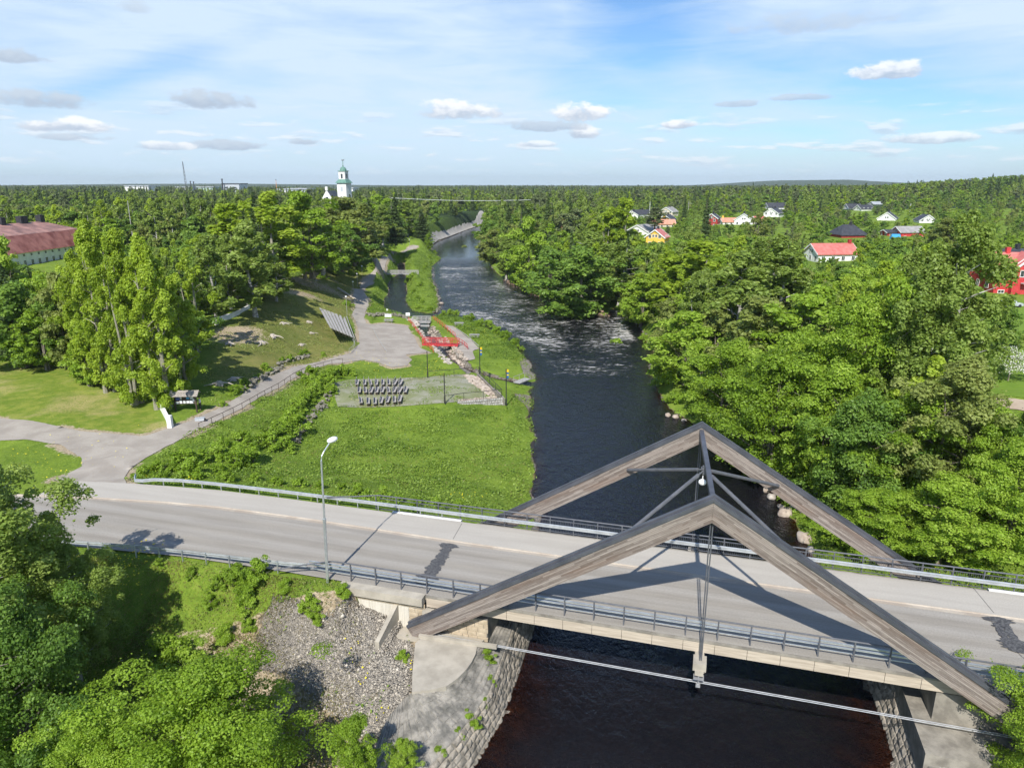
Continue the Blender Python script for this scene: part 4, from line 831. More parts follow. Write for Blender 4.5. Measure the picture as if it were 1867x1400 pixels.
bot2 = top; top2 = [un(705, 1310, -3.6), un(735, 1275, -3.3), un(751, 1262, -2.62), un(813, 1252, -2.62), un(868, 1185, -2.62), SC(-13.2, 46.4, -2.62), SC(-13.3, 52.5, -2.62)]
fP = poly_fn([Vector(p) for p in bot2], [Vector(p) for p in top2]); blocks('pitched_slope', fP, 7, 40, M_PITCH, AL, 2, .05, .04); backing('slope_core', fP, M_PITCH, AL, m=3)
mb = MB(); mb.prism([SC(-18.6, 51.6)[:2], SC(-18.6, 39.8)[:2], SC(-12.75, 39.45)[:2], SC(-12.75, 51.6)[:2]], -6.4, -2.9); mb.build('abutment_core', M_CONC_DK, AL)
fB = lambda u, v: Vector(SC(-18.5 + 5.75 * u, 39.40, -2.7 + 1.95 * v)); mb = MB(); mb.prism([SC(-18.5, 39.42)[:2], SC(-12.8, 39.42)[:2], SC(-12.8, 50.3)[:2], SC(-18.5, 50.3)[:2]], -2.9, -1.02); mb.build('bearing_wall', M_CONC_DK, AL)
M_BRICKST = simple('buff_block_stone', (.36, .29, .20), (.52, .43, .31), 1.5, .9, .3, 9)
blocks('block_facing', lambda u, v: Vector(SC(-18.45 + 5.7 * u, 39.39, -2.72 + 1.65 * v)), 5, 9, M_BRICKST, AL, 5, .015, .02)
PADT = [un(870, 1178, -2.5), un(867, 1192, -2.5), un(860, 1206, -2.5), un(850, 1220, -2.5), un(834, 1236, -2.5), un(813, 1251, -2.5), un(780, 1258, -2.5), un(751, 1261, -2.5), un(752, 1225, -2.5), un(757, 1172, -2.5)]
PD = thing('concrete_slab', 'pale concrete slab with a curved edge under the foot of the near timber frame', 'slab', PADT[3])
mb = MB(); mb.prism([(p[0], p[1]) for p in PADT] + [SC(-16.9, 39.3)[:2], SC(-13.0, 39.3)[:2]], -2.95, -2.5)
c0 = np.mean([p[:2] for p in PADT], 0); mb.build('slab', M_CONC, PD)
mb = MB(); mb.beam(SC(-17.3, 38.35, -2.38), SC(-11.9, 38.65, -2.38), .22, .26); mb.build('edge_sill', M_CONC, PD)
WL = thing('wing_wall', 'low slanting concrete wing wall beside the left foot of the near frame', 'wall', SC(-18.9, 38, -2))
mb = MB(); V = []
for o in (0, .3): V += [SC(-19.25 - o, 39.38, -.95), SC(-19.45 - o, 36.7, -2.15), SC(-19.45 - o, 36.7, -4.0), SC(-19.25 - o, 39.38, -4.0)]
mb.add(V, [(0, 1, 2, 3), (7, 6, 5, 4), (0, 4, 5, 1), (1, 5, 6, 2), (3, 7, 4, 0)]); mb.build('wing', M_CONC, WL)
BW = thing('approach_wall', 'board-marked concrete side wall carrying the road just left of the bridge', 'wall', SC(-20, 39.5, 0))
M_BOARD = simple('board_marked_concrete', (.50, .47, .40), (.64, .60, .52), 1.0, .85, .5, 3, stretch=(9, 9, .5))
mb = MB(); mb.prism([SC(-23.3, 39.42)[:2], SC(-18.1, 39.42)[:2], SC(-18.1, 39.8)[:2], SC(-23.3, 39.8)[:2]], -4.2, -.95); mb.build('wall', M_BOARD, BW)
mb = MB(); mb.beam(SC(-24.0, 39.40, -.80), SC(-17.25, 39.40, -.80), .12, .30); mb.build('timber_sill', M_BRICKST, BW)
mb = MB(); mb.beam(SC(-23.6, 39.36, -.28), SC(-17.3, 39.36, -.28), .72, .58); mb.build('coping_beam', M_CONC, BW)
mb = MB(); mb.box(SC(-17.0, 39.35, -1.12), (.7, .5, .3), TH); mb.build('bearing_block', M_CONC, BW)
FW = thing('approach_wall', 'white concrete edge of the footway just left of the bridge on the river side', 'wall', SC(-20, 50.6, 0))
mb = MB(); mb.beam(SC(-24.8, 50.66, -.2), SC(-18.6, 50.66, -.2), .38, .58); mb.build('edge_beam', M_WHITEW, FW)
FW2 = thing('approach_wall', 'white concrete edge of the footway at the right end of the bridge', 'wall', SC(26, 50.6, 0))
mb = MB(); mb.beam(SC(19.9, 50.66, -.2), SC(40, 50.66, -.2), .38, .6); mb.build('edge_beam', M_WHITEW, FW2)
AR = thing('stone_abutment', 'rough granite abutment wall rising from the river below the right bridge end', 'wall', SC(12.5, 42, WZ))
bot = [SC(12.0, 52.5, -6.6), SC(12.25, 46, -6.6), SC(12.4, 42, -6.6), SC(12.4, 37.5, -6.6), SC(13.0, 31, -6.6), SC(14.5, 24, -6.6)]
top = [SC(13.1, 52.5, -3.0), SC(13.2, 46, -3.1), SC(13.4, 42, -3.4), SC(13.5, 37.5, -3.8), SC(14.4, 31.5, -4.2), SC(16, 24.5, -4.6)]
fR = poly_fn(bot, top); blocks('stone_face', fR, 7, 38, M_MASON, AR, 3, .11, .05); backing('core', fR, M_CONC_DK, AR)
mb = MB(); mb.prism([SC(13.1, 51.6)[:2], SC(13.1, 36.8)[:2], SC(20.5, 36.8)[:2], SC(20.5, 51.6)[:2]], -6.4, -2.9); mb.build('abutment_core', M_CONC_DK, AR)
mb = MB(); mb.prism([SC(14.1, 50.3)[:2], SC(14.1, 39.72)[:2], SC(20.5, 39.72)[:2], SC(20.5, 50.3)[:2]], -2.9, -1.02); mb.build('bearing_wall', M_CONC_DK, AR)  # shade of trees and deck is put into the wall's darker concrete colour
fP2 = poly_fn([SC(19, 24, -4.0), SC(19, 31, -3.4), SC(18.8, 36.9, -2.88)], [SC(15.9, 24.5, -4.55), SC(14.3, 31.5, -4.15), SC(13.3, 36.9, -3.7)])
blocks('pitched_slope', fP2, 8, 14, M_PITCH, AR, 6, .05, .04); backing('slope_core', fP2, M_PITCH, AR, m=3)

# ------------------------------------------------------------------ street lamp by the guard rail
b = Vector(SC(*to_sc(*un(598, 1072, -.65)[:2]), -.75)); SL = thing('street_lamp', 'tall galvanised street lamp with white head at the near road edge', 'street lamp', tuple(b))
tp = Vector(SC(-24.25, 39.2, 9.2)); mb = MB(); mb.tube([b, b.lerp(tp, .55)], .105, 12); mb.tube([b.lerp(tp, .55), tp], .075, 12, r2=.06)
mb.tube([b.lerp(tp, .545), b.lerp(tp, .565)], .125, 12); mb.build('pole', M_GALV, SL)
arm = [tp, Vector(SC(-24.24, 39.28, 9.5)), Vector(SC(-24.2, 39.55, 9.75)), Vector(SC(-24.12, 40.15, 10.12))]
mb = MB(); mb.tube(arm, .045, 8); mb.build('arm', M_GALV, SL)
hd = Vector(SC(-24.07, 40.5, 10.25)); mb = MB(); mb.sphere((0, 0, 0), .42, 14, sc=(.62, 1.15, .45)); V = [Matrix.Rotation(TH - .2, 3, 'Z') @ Vector(v) + hd for v in mb.v]; mb.v = [tuple(v) for v in V]
mb.build('lamp_head', M_GLOBE, SL, smooth=True)

# ================================================================== things on the left bank
def vline(mb, p, h, r=.03, n=6): mb.tube([p, (p[0], p[1], p[2] + h)], r, n)
def rail_fence(name, label, cat, px, h, sp, mat, top_r=.03, rails=(1.0,), posts=True, z_off=0.0, group=None, z=None, post_r=.025):
    """handrail on posts along a ground polyline given as surveyed points"""
    P = [Vector(gp(x, y)) if z is None else Vector(un(x, y, z)) for x, y in px]; t = thing(name, label, cat, tuple(P[0]), group)
    L = [0]; 
    for a, b in zip(P[:-1], P[1:]): L.append(L[-1] + (b - a).length)
    def at(d):
        i = min(int(np.searchsorted(L, d, 'right')) - 1, len(P) - 2); i = max(i, 0); q = P[i].lerp(P[i + 1], (d - L[i]) / max(L[i + 1] - L[i], 1e-6))
        g = H1(q.x, q.y, False) if z is None else z; return Vector((q.x, q.y, g + z_off))
    n = max(1, round(L[-1] / sp)); Q = [at(L[-1] * i / n) for i in range(n + 1)]
    for q in Q: mb = MB(); mb.tube([q - Vector((0, 0, .2)), q + Vector((0, 0, h))], post_r, 6); mb.build('post', mat, t)
    for r in rails: mb = MB(); mb.tube([q + Vector((0, 0, h * r)) for q in Q], top_r, 6); mb.build('top_rail' if r == 1.0 else 'lower_rail', mat, t)
    return t
rail_fence('path_railing', 'thin brown handrail climbing along the outer edge of the gravel path', 'railing', [(364, 787), (400, 771), (430, 756), (480, 727), (520, 704), (548, 686), (565, 679), (600, 668), (625, 664)], 1.05, 2.4, M_BROWNST, .035, (1.0,), post_r=.03)
rail_fence('path_railing', 'short curved handrail at the bottom of the wooden bleachers', 'railing', [(643, 622), (648, 632), (644, 640), (637, 646)], 1.0, 2.2, M_GREYWOOD, .03, (1.0, .5))
# terrace railings and flag poles
TZ = -4.02
rail_fence('terrace_railing', 'black iron railing along the back edge of the gravel terrace', 'railing', [(780, 689), (810, 687), (840, 685), (873, 681)], 1.15, 4.0, M_BLACKST, .04, (1.0,), z=TZ, post_r=.04)
rail_fence('terrace_railing', 'black iron railing along the river end of the gravel terrace', 'railing', [(873, 681), (892, 700), (915, 723)], 1.15, 3.2, M_BLACKST, .04, (1.0, .5, .05), z=TZ, post_r=.04)
rail_fence('terrace_railing', 'black iron railing along the front edge of the stone terrace', 'railing', [(812, 735), (845, 730), (880, 727), (915, 723)], 1.15, 3.2, M_BLACKST, .04, (1.0,), z=TZ, post_r=.04)
def pole(px, py, top, label, flag=False, z=TZ):
    b = Vector(un(px, py, z) if z is not None else gp(px, py)); D = math.hypot(b.x, b.y)
    ang = PITCH + math.atan((top - CY) / FPX); zt = CAM_H - b.y / math.cos(0) * math.tan(ang) ; h = zt - b.z
    t = thing('flag_pole' if flag else 'black_pole', label, 'flag pole' if flag else 'pole', tuple(b)); mb = MB(); mb.tube([b, b + Vector((0, 0, h * .22))], .11, 8); mb.tube([b + Vector((0, 0, h * .2)), b + Vector((0, 0, h))], .07, 8); mb.build('pole', M_BLACKST, t)
    if flag:
        f0 = b + Vector((.1, 0, h * .98)); w = .30
        for i, (z0, z1, m_) in enumerate(((0, .45, M_FLAGY), (.45, .75, M_FLAGB), (.75, .95, M_FLAGY), (.95, 1.4, M_FLAGB))):
            V = []; n = 6
            for j in range(2):
                zz_ = f0.z - (z0, z1)[j]
                for k in range(n + 1): V.append((f0.x + w * k / n * (1 - .25 * j * (i % 2)), f0.y + .08 * math.sin(k * 2.1 + zz_ * 2), zz_))
            mb = MB(); mb.add(V, [(k, k + 1, n + 2 + k, n + 1 + k) for k in range(n)]); o = mb.build('flag_panel', m_, t); o.modifiers.new('t', 'SOLIDIFY').thickness = .02
    return t
pole(811, 735, 680, 'black pole at the front corner of the gravel terrace')
pole(780, 688, 640, 'black pole at the back left corner of the gravel terrace')
pole(875, 681, 632, 'black pole with a limp blue and yellow flag at the far corner of the terrace', True)
pole(923, 743, 672, 'black pole with a limp blue and yellow flag in front of the stone terrace wall', True, -5.5)
# terrace walls
TWL = thing('terrace_wall', 'grey rubble stone wall holding the front of the gravel terrace', 'wall', gp(880, 740))
A, B_, C_ = Vector(un(834, 733, TZ)), Vector(un(920, 726, TZ)), Vector(un(872, 681, TZ))
dz = Vector((0, 0, -1.75)); inw = (C_ - B_).normalized()
fF = lambda u, v: (A + dz).lerp(B_ + dz, u).lerp(A.lerp(B_, u) + Vector((0, .25, .02)), v)
M_RUBBLE = simple('grey_rubble_stone', (.24, .235, .22), (.50, .49, .46), 2.2, .9, .6, 7, bdist=.05)
blocks('front_stones', fF, 5, 22, M_RUBBLE, TWL, 8, .12, .05); backing('front_core', fF, M_CONC_DK, TWL, m=1)
fS = lambda u, v: (B_ + dz).lerp(C_ + dz * .7, u).lerp(B_.lerp(C_, u) + Vector((0, 0, .02)), v); blocks('side_stones', fS, 5, 18, M_RUBBLE, TWL, 9, .12, .05); backing('side_core', fS, M_CONC_DK, TWL, m=1)
TERRTOP = 1

# rows of benches on the terrace
bq = thing('bench', 'x', 'bench', (0, 0, 0), 'benches set out in three rows on the gravel terrace', world=False)
L = 3.0
mb = MB(); mb.box((0, 0, .45), (.5, L, .06)); mb.build('seat', M_BENCH, bq)
mb = MB(); mb.beam((-.20, -L / 2, .80), (-.20, L / 2, .80), .045, .34, up=(.15, 0, 1)); mb.build('backrest', M_BENCH, bq)
for y in (-1.15, 1.15):
    mb = MB(); mb.box((0, y, .21), (.36, .09, .42)); mb.beam((-.17, y, .40), (-.24, y, .98), .07, .06); mb.build('leg', M_DKWOOD, bq)
rows = [('back', 716, [(650, 667), (663, 680), (673, 690), (684, 701), (696, 712), (707, 723), (718, 733), (728, 743)], 688, 706), ('middle', 0, [], 0, 0), ('front', 0, [], 0, 0)]
spots = []
for row, pts in (('back', [(651.5, 697), (665, 697), (675, 697), (686.5, 697), (698, 697), (709, 697), (721, 697), (731, 697)]),
                 ('middle', [(655, 711), (666, 711), (677.5, 711), (687.5, 711), (698, 711), (708, 711), (720, 711), (730, 711), (740, 711)]),
                 ('front', [(657, 727), (671, 728), (683.5, 728), (695.5, 727), (707.5, 726), (719, 726), (729.5, 725)])):
    for i, (x, y) in enumerate(pts): spots.append((row, i, len(pts), x, y))
ORD = ['first', 'second', 'third', 'fourth', 'fifth', 'sixth', 'seventh', 'eighth', 'ninth']
for k, (row, i, n, x, y) in enumerate(spots):
    p = un(x, y, TZ + .4); z = H1(p[0], p[1]) + .10
    rz = rad(random.uniform(3, 15)) if not (row != 'front' and i > 5) else rad(random.uniform(-1, 3))
    lab = f"grey wooden bench, {ORD[i]} from the left in the {row} row on the terrace"
    if k == 0: bq.location = (p[0], p[1], z); bq.rotation_euler = (0, 0, rz); bq['label'] = lab
    else: dup(bq, (p[0], p[1], z), rz, 1.0, lab)

# red footbridge and the two grey ones
def footbridge(label, p0, p1, wd, mat, rmat, h=1.05, fascia=.25, nposts=7, arch=0.0, zz=None, brace=False):
    a, b = Vector(p0), Vector(p1); d = (b - a).normalized(); nrm = Vector((-d.y, d.x, 0)); t = thing('footbridge', label, 'footbridge', tuple((a + b) / 2))
    mb = MB(); mb.beam(a, b, wd, .12); mb.build('deck', mat, t)
    for sgn in (-1, 1):
        o = nrm * sgn * wd / 2; side = thing_part('railing_side', t)
        mb = MB(); mb.beam(a + o + Vector((0, 0, -.1)), b + o + Vector((0, 0, -.1)), .08, fascia); mb.build('fascia', rmat, t)
        mb = MB(); mb.beam(a + o + Vector((0, 0, h)), b + o + Vector((0, 0, h)), .16, .13); mb.build('top_rail', rmat, t)
        for r in (.35, .66): mb = MB(); mb.beam(a + o + Vector((0, 0, h * r)), b + o + Vector((0, 0, h * r)), .04, .09); mb.build('middle_rail', rmat, t)
        for i in range(nposts): q = a.lerp(b, i / (nposts - 1)) + o; mb = MB(); mb.beam(q - Vector((0, 0, .2)), q + Vector((0, 0, h)), .10, .10, up=tuple(d)); mb.build('post', rmat, t)
    if brace:
        m_ = a.lerp(b, .3) - nrm * wd / 2; mb = MB(); mb.beam(a.lerp(b, .48) - nrm * wd / 2 - Vector((0, 0, .1)), a.lerp(b, .3) - nrm * wd / 2 - Vector((0, 0, 1.4)), .07, .07); mb.build('strut', rmat, t)
    return t
def thing_part(*a): return None
footbridge('bright red wooden footbridge over the narrow stone channel', un(772, 626, -4.35), un(836, 628, -4.35), 1.5, M_RED, M_RED, 1.1, .34, 6, brace=True)
footbridge('grey timber footbridge at the upper end of the narrow channel by the pond', un(752, 586, -4.5), un(785, 586, -4.5), 1.6, M_GREYWOOD, M_GREYWOOD, 1.1, .3, 5)
footbridge('grey timber footbridge between the path bank and the small island', un(706, 499, -4.2), un(763, 499, -4.3), 2.0, M_GREYWOOD, M_GREYWOOD, 1.1, .35, 9)
WT = thing('weir_sill', 'pale timber sill across the channel just below the grey footbridge', 'weir', un(772, 596, -5.4)); mb = MB(); mb.beam(un(760, 594, -5.2), un(783, 594, -5.2), .5, .35); mb.build('sill', M_GREYWOOD, WT)
a, b = Vector(un(942, 698, -5.2)), Vector(un(962, 690, -5.2)); BWK = thing('plank_bridge', 'small weathered plank bridge with one handrail at the mouth of the ditch', 'footbridge', tuple(a))
mb = MB(); mb.beam(a, b, 1.3, .12); mb.build('deck', M_GREYWOOD, BWK)
nn = Vector((-(b - a).y, (b - a).x, 0)).normalized() * .6
for i in range(3): q = a.lerp(b, i / 2) + nn; mb = MB(); mb.tube([q, q + Vector((0, 0, .95))], .04, 6); mb.build('post', M_BENCH, BWK)
mb = MB(); mb.tube([a + nn + Vector((0, 0, .95)), b + nn + Vector((0, 0, .95))], .04, 6); mb.build('handrail', M_BENCH, BWK)
# red railings beside the channel
rail_fence('channel_railing', 'orange-red railing along the left side of the narrow channel', 'railing', [(745, 586), (756, 600), (768, 616), (778, 632), (790, 643)], 1.0, 2.6, M_ORANGERED, .05, (1.0, .5), post_r=.05)
rail_fence('channel_railing', 'orange-red railing along the right side of the channel above the red bridge', 'railing', [(790, 583), (802, 592), (815, 603), (831, 617)], 1.0, 2.6, M_ORANGERED, .05, (1.0, .5), post_r=.05)
rail_fence('channel_railing', 'short red railing running down from the right end of the red bridge', 'railing', [(837, 626), (845, 630), (853, 638)], 1.0, 1.8, M_RED, .05, (1.0, .5), post_r=.05)

# picnic tables
def picnic(px, py, label, rz=0.0, z=None):
    p = gp(px, py); t = thing('picnic_table', label, 'table', p, None, rz, world=False)
    mb = MB(); mb.box((0, 0, .75), (2.2, .85, .06)); mb.build('tabletop', M_GREYWOOD, t)
    for y in (-.72, .72): mb = MB(); mb.box((0, y, .45), (2.2, .28, .05)); mb.build('bench_board', M_GREYWOOD, t)
    for x in (-.75, .75): mb = MB(); mb.beam((x, -.3, .72), (x, -.62, 0), .09, .06); mb.beam((x, .3, .72), (x, .62, 0), .09, .06); mb.beam((x, -.8, .40), (x, .8, .40), .05, .09); mb.build('leg_frame', M_BENCH, t)
    return t
picnic(837, 594, 'grey picnic table on the grass strip, nearer the pond', -.05); picnic(865, 616, 'grey picnic table on the grass strip, nearer the river bend', -.05)
picnic(709, 588, 'dark wooden picnic table by the rubble wall behind the gravel yard', 0)
def sign(px, py, label, w, h, post, mat, z=None, rz=0.0, tilt=0.0):
    p = gp(px, py); t = thing('sign_board', label, 'sign', p, None, rz, world=False)
    for x in (-w * .36, w * .36): mb = MB(); mb.tube([(x, .03, -.2), (x, .03, post + h * .8)], .035, 6); mb.build('post', M_GREYWOOD, t)
    mb = MB(); mb.box((0, 0, post + h / 2), (w, .05, h)); mb.build('panel', mat, t); return t
sign(744, 584, 'white sign board on posts beside the grey channel footbridge', 1.0, .75, 1.1, M_WHITE)
sign(708, 585, 'white information board behind the dark picnic table', 1.6, .75, .9, M_PAPER)
sign(706, 568, 'small white marker board on the bank of the pond', .35, .6, .1, M_WHITE)
# kerb log along the yard
mb = MB(); P = [Vector(gp(x, y)) + Vector((0, 0, .2)) for x, y in ((680, 600), (688, 616), (696, 630), (705, 642))]; mb.tube(P, .10, 6); tag(mb.build('edging_log', M_GREYWOOD), 'long pale log edging between gravel path and yard', 'log')
mb = MB(); P = [Vector(gp(x, y)) + Vector((0, 0, .15)) for x, y in ((832, 600), (850, 612), (873, 632))]; mb.tube(P, .08, 6); tag(mb.build('edging_log', M_GREYWOOD), 'pale edging timber along the gravel strip near the river', 'log')

# wooden bleachers set into the slope
BL = thing('bleachers', 'grey wooden bleacher tiers stepping down the slope beside the gravel path', 'bleachers', gp(612, 600))
tl, tr, bl, br = (582, 561), (630, 578), (602, 597), (644, 615)
for i in range(7):
    f0, f1 = i / 7, (i + .80) / 7
    def cr(f, top): 
        a, b = (tl, tr) if top else (bl, br); return (a[0] + (b[0] - a[0]) * f, a[1] + (b[1] - a[1]) * f)
    zt = .9 - 3.4 * f0
    c = [Vector(un(*cr(f, tp_), zt - .25 * (0 if tp_ else 1))) for f, tp_ in ((f0, True), (f1, True), (f1, False), (f0, False))]
    mb = MB(); mb.add([tuple(q) for q in c] + [tuple(q - Vector((0, 0, .12))) for q in c], [(0, 1, 2, 3), (4, 7, 6, 5), (0, 4, 5, 1), (1, 5, 6, 2), (2, 6, 7, 3), (3, 7, 4, 0)]); mb.build('tread', M_GREYWOOD, BL)
    mb = MB(); d = Vector((0, 0, -.5)); mb.add([tuple(q) for q in (c[1] - Vector((0, 0, .13)), c[2] - Vector((0, 0, .13)), c[2] + d, c[1] + d)], [(0, 1, 2, 3)]); o = mb.build('riser', M_DKWOOD, BL); o.modifiers.new('t', 'SOLIDIFY').thickness = .05
mb = MB(); mb.tube([un(632, 577, -2.0), un(646, 616, -2.6)], .09, 6); mb.build('end_beam', M_GREYWOOD, BL)
for i in range(2):
    pass
# park lamps up the path
pl = thing('park_lamp', 'x', 'park lamp', (0, 0, 0), 'park lamps along the gravel path', world=False)
mb = MB(); mb.tube([(0, 0, -.2), (0, 0, 4.0)], .05, 8); mb.build('post', M_GREYWOOD, pl)
mb = MB(); mb.sphere((0, 0, 4.2), .24, 12); mb.build('globe', M_GLOBE, pl, smooth=True)
mb = MB(); mb.tube([(0, 0, 3.95), (0, 0, 4.04)], .13, 10); mb.tube([(0, 0, 4.36), (0, 0, 4.46)], .22, 10, r2=.03); mb.build('collar', M_STEEL_DK, pl)
for k, (x, y, yt, lab) in enumerate([(633, 576, 539, 'nearest park lamp on the slope above the bleachers'), (645, 545, 512, 'park lamp at the path side by the pale log, second nearest'), (652, 522, 498, 'park lamp at the path side in front of dark shrubs, third nearest'), (661, 513, 484, 'park lamp at the path side, fourth nearest'),
                                 (680, 486, 470, 'park lamp where the path starts to bend right, fifth nearest'), (696, 467, 448, 'park lamp above the bend beneath the big trees'), (720, 460, 443, 'park lamp on the grass slope left of the upper path'), (747, 452, 436, 'farthest park lamp beside the end of the path')]):
    p = gp(x, y); ang = PITCH + math.atan((yt - CY) / FPX); zt = CAM_H - p[1] * math.tan(ang); s_ = max(.6, (zt - p[2]) / 4.4)
    if k == 0: pl.location = p; pl.scale = (1, 1, s_); pl['label'] = lab
    else: dup(pl, p, 0, (1, 1, s_), lab)
# white low walls
def low_wall(name, label, px, w, h, mat, sink=.6, post=None):
    P = [Vector(gp(x, y)) for x, y in px]; t = thing(name, label, 'wall', tuple(P[0])); mb = MB()
    for a, b in zip(P[:-1], P[1:]): mb.beam(a + Vector((0, 0, h / 2 - sink / 2)), b + Vector((0, 0, h / 2 - sink / 2)), w, h + sink)
    mb.build('wall_run', mat, t)
    if post: mb = MB(); q = P[0]; mb.beam(q - Vector((0, 0, .3)), q + Vector((0, 0, post)), .5, .5); mb.build('end_pier', mat, t)
    return t
low_wall('white_wall', 'white garden wall with end pier beside the lawn and the notice board', [(311, 780), (300, 757), (291, 741), (283, 720)], .28, .95, M_WHITE, post=1.5)
low_wall('white_wall', 'long low whitish wall on the hillside behind the two birch trunks', [(382, 590), (410, 582), (435, 573), (455, 562)], .35, .7, M_WHITEW)
# rubble walls
def boulder_mesh(seed, r=1.0):
    r_ = random.Random(seed); mb = MB(); mb.sphere((0, 0, 0), 1, 9)
    off = [r_.uniform(-.22, .22) for _ in mb.v]; k = Vector((r_.uniform(.8, 1.3), r_.uniform(.7, 1.1), r_.uniform(.55, .8)))
    mb.v = [(v[0] * (1 + o) * k.x, v[1] * (1 + o) * k.y, v[2] * (1 + o) * k.z) for v, o in zip(mb.v, off)]; return mb
def rubble(name, label, px, width, n, size, mat, seed=0, h=.8, cat='wall', rise=None):
    r_ = random.Random(seed); P = [Vector(gp(x, y)) for x, y in px]; mb = MB(); ctr = P[len(P) // 2]
    for _ in range(n):
        i = r_.randrange(len(P) - 1); q = P[i].lerp(P[i + 1], r_.random()); dd = (P[i + 1] - P[i]).normalized(); nn = Vector((-dd.y, dd.x, 0)) * r_.uniform(-width / 2, width / 2); q = q + nn
        b = boulder_mesh(r_.random()); s_ = size * r_.uniform(.5, 1.25); M_ = Matrix.Rotation(r_.uniform(0, 6.3), 3, 'Z') @ Matrix.Rotation(r_.uniform(-.4, .4), 3, 'X')
        z = H1(q.x, q.y) + r_.uniform(0, h); mb.add([tuple(M_ @ Vector(v) * s_ + Vector((q.x, q.y, z))) for v in b.v], b.f)
    o = mb.build(name, mat, None, origin=tuple(ctr)); return tag(o, label, cat) if cat == 'wall' else tag(o, kind='stuff')
rubble('rubble_wall', 'loose grey rubble wall between the pond and the gravel yard', [(672, 577), (700, 574), (735, 577), (742, 580)], 1.5, 150, .33, M_ROCKDK, 3, .5)
rubble('rubble_wall', 'mossy dark stone wall along the upper side of the gravel path', [(440, 716), (470, 694), (500, 678), (523, 659), (560, 650)], 1.1, 170, .26, M_ROCKDK, 4, .5)
rubble('rubble_wall', 'overgrown dark stone wall dropping from the path bank to the meadow', [(538, 806), (550, 785), (575, 755), (598, 722), (606, 700)], 1.0, 150, .27, M_ROCKDK, 5, .6)
rubble('channel_stones', 'tumbled pale stones lining the right bank of the narrow channel', [(784, 604), (800, 622), (812, 632), (822, 642), (835, 655), (848, 670)], 1.7, 300, .27, M_ROCKP, 6, .3, 'stones')
rubble('channel_stones', 'small stones along the left bank of the narrow channel', [(762, 600), (772, 615), (790, 634), (804, 650), (820, 664)], 1.0, 120, .30, M_ROCK, 7, .3, 'stones')
rubble('bank_stones', 'stones along the tip and side of the small island', [(790, 575), (803, 560), (798, 535), (790, 505), (793, 490), (803, 478)], 1.4, 90, .36, M_ROCKDK, 8, .2, 'stones')
rubble('bank_stones', 'brown stones at the water line below the far right bank', [(915, 511), (945, 528), (990, 548), (1030, 563), (1060, 572), (1110, 575)], 2.2, 170, .40, M_ROCKBR, 9, .2, 'stones')
rubble('bank_stones', 'stones at the mouth of the channel by the pond bridge', [(748, 583), (757, 588), (760, 596)], 1.4, 50, .42, M_ROCK, 12, .3, 'stones')
rubble('terrace_edge_stones', 'broad band of pinkish stones along the river edge of the terrace', [(856, 685), (878, 704), (902, 721)], 2.6, 420, .27, M_ROCKP, 21, .12, 'stones')
rubble('terrace_edge_stones', 'thin row of stones on top of the front terrace wall', [(838, 732), (880, 728), (913, 724)], .7, 110, .24, M_ROCKP, 22, .12, 'stones')
for k, (x, y, s_, lab) in enumerate([(1432, 936, 1.0, 'large pale boulder at the waterline under the far timber frame'), (1466, 982, .95, 'rounded pale boulder by the grassy bank beside the bridge'), (1407, 906, .62, 'flat pale boulder at the waterline, upstream of the large one'), (1397, 894, .45, 'small pale boulder farthest upstream of the right bank group'), (1424, 924, .4, 'small stone touching the large pale boulder'),
                                 (1446, 928, .55, 'grey mossy boulder behind the large pale one'), (1218, 757, .5, 'pale stone in the shade at the right bank bend'), (1232, 760, .6, 'pinkish stone at the right bank bend'), (1247, 766, .4, 'small stone at the right bank bend'), (836, 659, .5, 'pale round stone in the lower end of the channel'), (828, 654, .6, 'pinkish flat stone in the lower end of the channel'),
                                 (1479, 1003, .5, 'grey stone near the bridge end on the right bank'), (805, 553, .6, 'pinkish boulder in the river off the island')]):
    p = un(x, y, WZ + .15); b = boulder_mesh(100 + k); b.v = [(v[0] * s_, v[1] * s_, v[2] * s_) for v in b.v]; o = b.build('boulder', M_ROCKP if k % 3 != 2 else M_ROCK); o.location = p; o.rotation_euler = (0, 0, k * 1.3); tag(o, lab, 'boulder')
    o.data.polygons.foreach_set('use_smooth', [True] * len(o.data.polygons))
